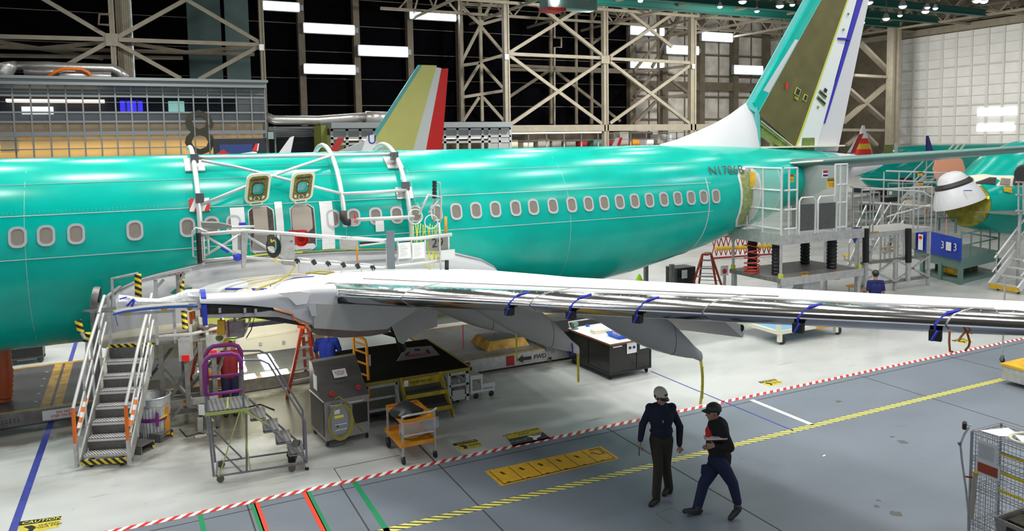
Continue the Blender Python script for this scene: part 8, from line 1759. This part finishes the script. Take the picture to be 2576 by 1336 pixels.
# scraped tape outline on the aisle floor and debris flecks
t = thing('tape_residue', 'grey scraped L-shaped tape outline on the aisle floor beneath the two walkers', 'tape mark', G(1690, 1300))
MB().bar(G(1650, 1292), G(1690, 1277), .015, .004).build('residue_line', 'alu_d', t); MB().bar(G(1690, 1277), G(1735, 1302), .03, .004).build('residue_line', 'alu_d', t); MB().bar(G(1652, 1293), G(1690, 1318), .035, .004).build('residue_line', 'alu_d', t)
for i, (a, b, r_) in enumerate(((2244, 1099, .05), (2271, 1112, .11), (2252, 1292, .10), (2110, 1010, .08), (2210, 1259, .04), (2206, 1274, .05))):
    c = G(a, b); rnd = random.Random(i)
    tag(MB().prism([c+V((r_*cos(q_)*rnd.uniform(.6, 1.1), r_*sin(q_)*rnd.uniform(.5, 1.1), 0)) for q_ in [2*pi*k/9 for k in range(9)]], Z3*.002).build('floor_stain', mat('grey_scuff', (.10, .10, .10), .6), org=c), ('small', 'large triangular', 'rounded', 'far', 'lower small', 'lower dark')[i]+' grey scuff mark on the aisle floor left of the wire cart', 'stain')
tag(MB().box(G(2073, 1147)+Z3*.004, (.08, .03, .006), .3).build('paper_scrap', 'paper', org=G(2073, 1147)), 'white paper scrap lying on the aisle floor right of the two walkers', 'paper scrap')
for i, (pl, r_) in enumerate(((((560, 1010), (600, 1030), (655, 1018), (690, 1032)), .012), (((452, 1080), (470, 1100), (500, 1090), (545, 1098)), .010), (((925, 1060), (945, 1040), (940, 1010), (960, 985)), .012), (((240, 985), (262, 960), (300, 955)), .010))):
    p = [G(*a)+Z3*.012 for a in pl]; tag(MB().path([p[0]]+[a.lerp(b, k/3) for a, b in zip(p, p[1:]) for k in (1, 2, 3)], r_, 6).build('floor_cable', 'blackp', org=p[0], smooth='all'), ('black cable on the dark floor behind the rolling ladder', 'black cable lying before the outrigger jack', 'black cable running from the steel cabinet to the platform', 'short black cable behind the left stairs')[i], 'cable')
for i, (a, b, Y) in enumerate(((658, 119, 74.5), (1275, 143, 74.4), (1745, 167, 74.4), (1279, 314, 74.4))):
    p = AY(a, b, Y); tag(MB().box(p, (.42, .04, .55)).build('column_placard', 'paper', org=p), 'small white placard on the steel column '+('at the corner of the glass offices', 'left of the tall bay, upper one', 'before the pale wall', 'left of the tall bay, lower one')[i], 'sign')
# brown strap hanging by the wing edge
p = AY(2389, 838, 4.9); t = thing('cargo_strap', 'brown webbing strap hanging in loops below the polished wing edge at right', 'strap', p)
for pl in (((2389, 833), (2388, 860), (2390, 884), (2397, 885)), ((2433, 832), (2425, 838), (2415, 850), (2411, 858)), ((2433, 836), (2440, 860), (2437, 872), (2428, 882)), ((2430, 834), (2445, 838), (2452, 836))): MB().path([AY(a, b, 5.0) for a, b in pl], .012, 5).build('webbing', 'brown_strap', t, True)
# thin stand with caster at right
c = G(2521, 912); t = thing('caster_stand', 'thin grey pole on a single caster at the right, below the wing tip', 'stand', c)
MB().tube(c+Z3*.16, c+Z3*2.2, .022).build('pole', 'alu', t, True); MB().bar(c+Z3*.05, c+Z3*.18, .06).build('caster_fork', 'alu_d', t); MB().lathe([(.04, -.02), (.07, 0), (.04, .02)], c+Z3*.07, 14, ax=(1, 0, 0), caps=True).build('caster_wheel', 'black', t)
# small yellow cart at right edge
c = G(2655, 985); t = thing('floor_scrubber', 'corner of a low grey cart with worn yellow top at the right edge', 'cart', c)
MB().loft([[c+V((x, y, z)) for x, y in ((-.45, -.3), (.6, -.3), (.6, .9), (-.45, .9))] for z in (.10, .42)]).build('body', 'alu', t); MB().box(c+V((.08, .3, .44)), (1.1, 1.25, .05)).build('yellow_top', 'yellow', t); MB().box(c+V((-.3, .1, .50)), (.25, .3, .08)).build('orange_block', 'orange', t)
# wire cart bottom right
zc = 1.62; w0c = G(2445, 1088, zc); w1c = G(2600, 1142, zc); w2c = G(2512, 1062, zc)
ex = (w1c-w0c).normalized(); ey = (w2c-w0c).normalized(); lx_ = 1.35; ly_ = .62
ey = V((ex.y*-1, ex.x, 0)) if V((ex.y*-1, ex.x, 0)).dot(ey) > 0 else V((ex.y, -ex.x, 0))
t = WC = thing('wire_cart', 'tall chrome wire shelf cart with paper notices and bins at the bottom right', 'cart', V((w0c.x, w0c.y, 0)))
def wc(u, v, z): return V((w0c.x, w0c.y, 0))+ex*(u*lx_)+ey*(v*ly_)+Z3*z
wm = mat('chrome_wire', (.42, .42, .44), .35, .4)
for u, v in ((0, 0), (1, 0), (0, 1), (1, 1)): MB().tube(wc(u, v, .12), wc(u, v, zc+.02), .018).build('corner_post', wm, t, True); MB().lathe([(.04, -.02), (.06, 0), (.04, .02)], wc(u, v, .06), 12, ax=ex, caps=True).build('caster_wheel', 'black', t)
for z in (.35, .85, 1.25, zc):
    mb = MB()
    for k in range(24): mb.tube(wc(k/23, 0, z), wc(k/23, 1, z), .0035, n=4)
    for v in (0, .25, .5, .75, 1): mb.tube(wc(0, v, z-.008), wc(1, v, z-.008), .006, n=5)
    mb.build('wire_shelf', wm, t); mb = MB()
    for v in (0, 1): mb.tube(wc(0, v, z+.03), wc(1, v, z+.03), .006, n=5)
    for u in (0, 1): mb.tube(wc(u, 0, z+.03), wc(u, 1, z+.03), .006, n=5)
    mb.build('shelf_rim', wm, t)
for side in ('end', 'back', 'front'):
    mb = MB()
    if side == 'end':
        for k in range(13): mb.tube(wc(-.01, k/12, .15), wc(-.01, k/12, zc), .004, n=4)
        for k in range(26): mb.tube(wc(-.01, 0, .18+k*.057), wc(-.01, 1, .18+k*.057), .004, n=4)
    elif side == 'back':
        for k in range(26): mb.tube(wc(k/25, 1.0, .15), wc(k/25, 1.0, zc), .0035, n=4)
        for k in range(14): mb.tube(wc(0, 1.0, .18+k*.105), wc(1, 1.0, .18+k*.105), .0035, n=4)
    else:
        for k in range(6): mb.tube(wc(.05+k*.055, -.01, .15), wc(.05+k*.055, -.01, zc), .0035, n=4)
        for k in range(24): mb.tube(wc(0, -.01, .18+k*.06), wc(.36, -.01, .18+k*.06), .004, n=4)
    mb.build('wire_side_panel', wm, t)
MB().slab([wc(.07, -.03, 1.28), wc(.26, -.03, 1.28), wc(.26, -.03, 1.56), wc(.07, -.03, 1.56)], .004).build('paper_notice', 'paper', t)
mb = MB()
for k in range(12): mb.bar(wc(.085, -.036, 1.33+k*.017), wc(.24, -.036, 1.33+k*.017), .004)
mb.build('printed_lines', 'grey', t)
MB().slab([wc(.06, -.026, 1.10), wc(.30, -.026, 1.10), wc(.30, -.026, 1.30), wc(.06, -.026, 1.30)], .004).build('white_placard', 'paper', t); MB().slab([wc(.08, -.032, 1.13), wc(.28, -.032, 1.13), wc(.28, -.032, 1.26), wc(.08, -.032, 1.26)], .004).build('red_placard', mat('brick_red_placard', (.42, .07, .03), .6), t)
MB().tube(wc(.04, -.06, .45), wc(.07, -.06, 1.10), .03, n=12).build('cream_tube', mat('cream_cardboard_tube', (.45, .40, .33), .6), t, True); MB().tube(wc(.07, -.06, 1.07), wc(.072, -.06, 1.11), .032, n=12).build('yellow_band', 'yellow', t)
for z in (1.48, 1.22, .98): MB().bar(wc(.3, -.02, z), wc(.9, -.02, z-.0), .02, .03).build('yellow_black_label', 'hazard', t)
for a, b, c_, m_ in ((.42, .72, 1.25, 'x'), (.25, .62, .35, 'y'), (.66, 1.0, .85, 'z')):
    o = thing('storage_bin', {'x': 'round coil of dark cable', 'y': 'cream plastic bin with dark contents', 'z': 'cream bin with a grey label window'}[m_]+' on a shelf of the chrome wire cart', 'bin' if m_ != 'x' else 'cable', wc((a+b)/2, .4, c_))
    if m_ == 'x':
        for k in range(5): MB().path([wc(.62, .45, 1.27+.02*k)+V(((.22+.01*k)*cos(q_), (.20+.01*k)*sin(q_), .0)) for q_ in [2*pi*i/22 for i in range(22)]], .014, 5, closed=True).build('cable_loop', 'blackp', o, 'all')
    else:
        z = c_+.02; MB().loft([[wc(a+.02, .05, z), wc(b-.02, .05, z), wc(b-.02, .9, z), wc(a+.02, .9, z)], [wc(a, 0, z+.22), wc(b, 0, z+.22), wc(b, .95, z+.22), wc(a, .95, z+.22)], [wc(a+.015, .03, z+.22), wc(b-.015, .03, z+.22), wc(b-.015, .92, z+.22), wc(a+.015, .92, z+.22)], [wc(a+.03, .08, z+.03), wc(b-.03, .08, z+.03), wc(b-.03, .87, z+.03), wc(a+.03, .87, z+.03)]]).build('bin_body', 'binw', o)
        MB().slab([wc((a+b)/2-.06, -.005, z+.06), wc((a+b)/2+.10, -.005, z+.06), wc((a+b)/2+.10, -.005, z+.16), wc((a+b)/2-.06, -.005, z+.16)], .004).build('label_window', 'blackp', o); MB().box(wc((a+b)/2, .45, z+.15), (.3, .3, .10)).build('contents', mat('mixed_dark_parts', (.08, .06, .03), .6, 0, noise=.9, nscale=25), o)
c = wc(.42, .5, zc+.03); o = thing('round_tray', 'round cream rim with a white diamond plate on top of the chrome wire cart', 'tray', c)
MB().path([c+V((.24*cos(q_), .20*sin(q_), 0.02)) for q_ in [2*pi*i/30 for i in range(30)]], .022, 8, closed=True).build('cream_rim', 'cream', o, 'all'); MB().prism([c+ex*.2, c+ey*.16, c-ex*.2, c-ey*.16], Z3*.015).build('white_plate', 'paper', o); MB().path([c+Z3*.02+V((.04*cos(q_), .03*sin(q_), 0)) for q_ in [2*pi*i/14 for i in range(14)]], .006, 5, closed=True).build('ring_pull', 'steel', o)
o = MB().prism([wc(.02, .2, zc+.01), wc(.20, .25, zc+.01), wc(.26, .45, zc+.01), wc(.22, .75, zc+.01), wc(.10, .9, zc+.01)], Z3*.006).build('white_sheet', 'paper', org=wc(.1, .5, zc)); tag(o, 'white rounded sheet at the near left corner of the wire cart top', 'sheet')
wcp = (w0c.x-.12, w0c.y)
o = thing('crutch_pole', 'bent grey pole with a short brown handle tube hanging outside the wire cart', 'pole', AV(2422, 1120, wcp))
MB().path([AV(a, b, wcp) for a, b in ((2438, 1075), (2426, 1092), (2416, 1118), (2420, 1160), (2430, 1230), (2436, 1290), (2436, 1330))], .014, 8).build('pole_tube', 'alu', o, True); MB().tube(AV(2427, 1063, wcp, .06), AV(2426, 1078, wcp, .02), .028, n=12).build('handle_tube', mat('dark_brown_tube', (.05, .03, .022), .5), o, True); MB().tube(AV(2430, 1067, wcp), AV(2443, 1071, wcp), .012).build('clamp_arm', 'alu_w', o); MB().bar(AV(2412, 1112, wcp), AV(2415, 1120, wcp), .03).build('clamp', 'alu_d', o); MB().tube(AV(2428, 1199, wcp), AV(2458, 1203, wcp), .012).build('red_cross_tube', 'redd', o)
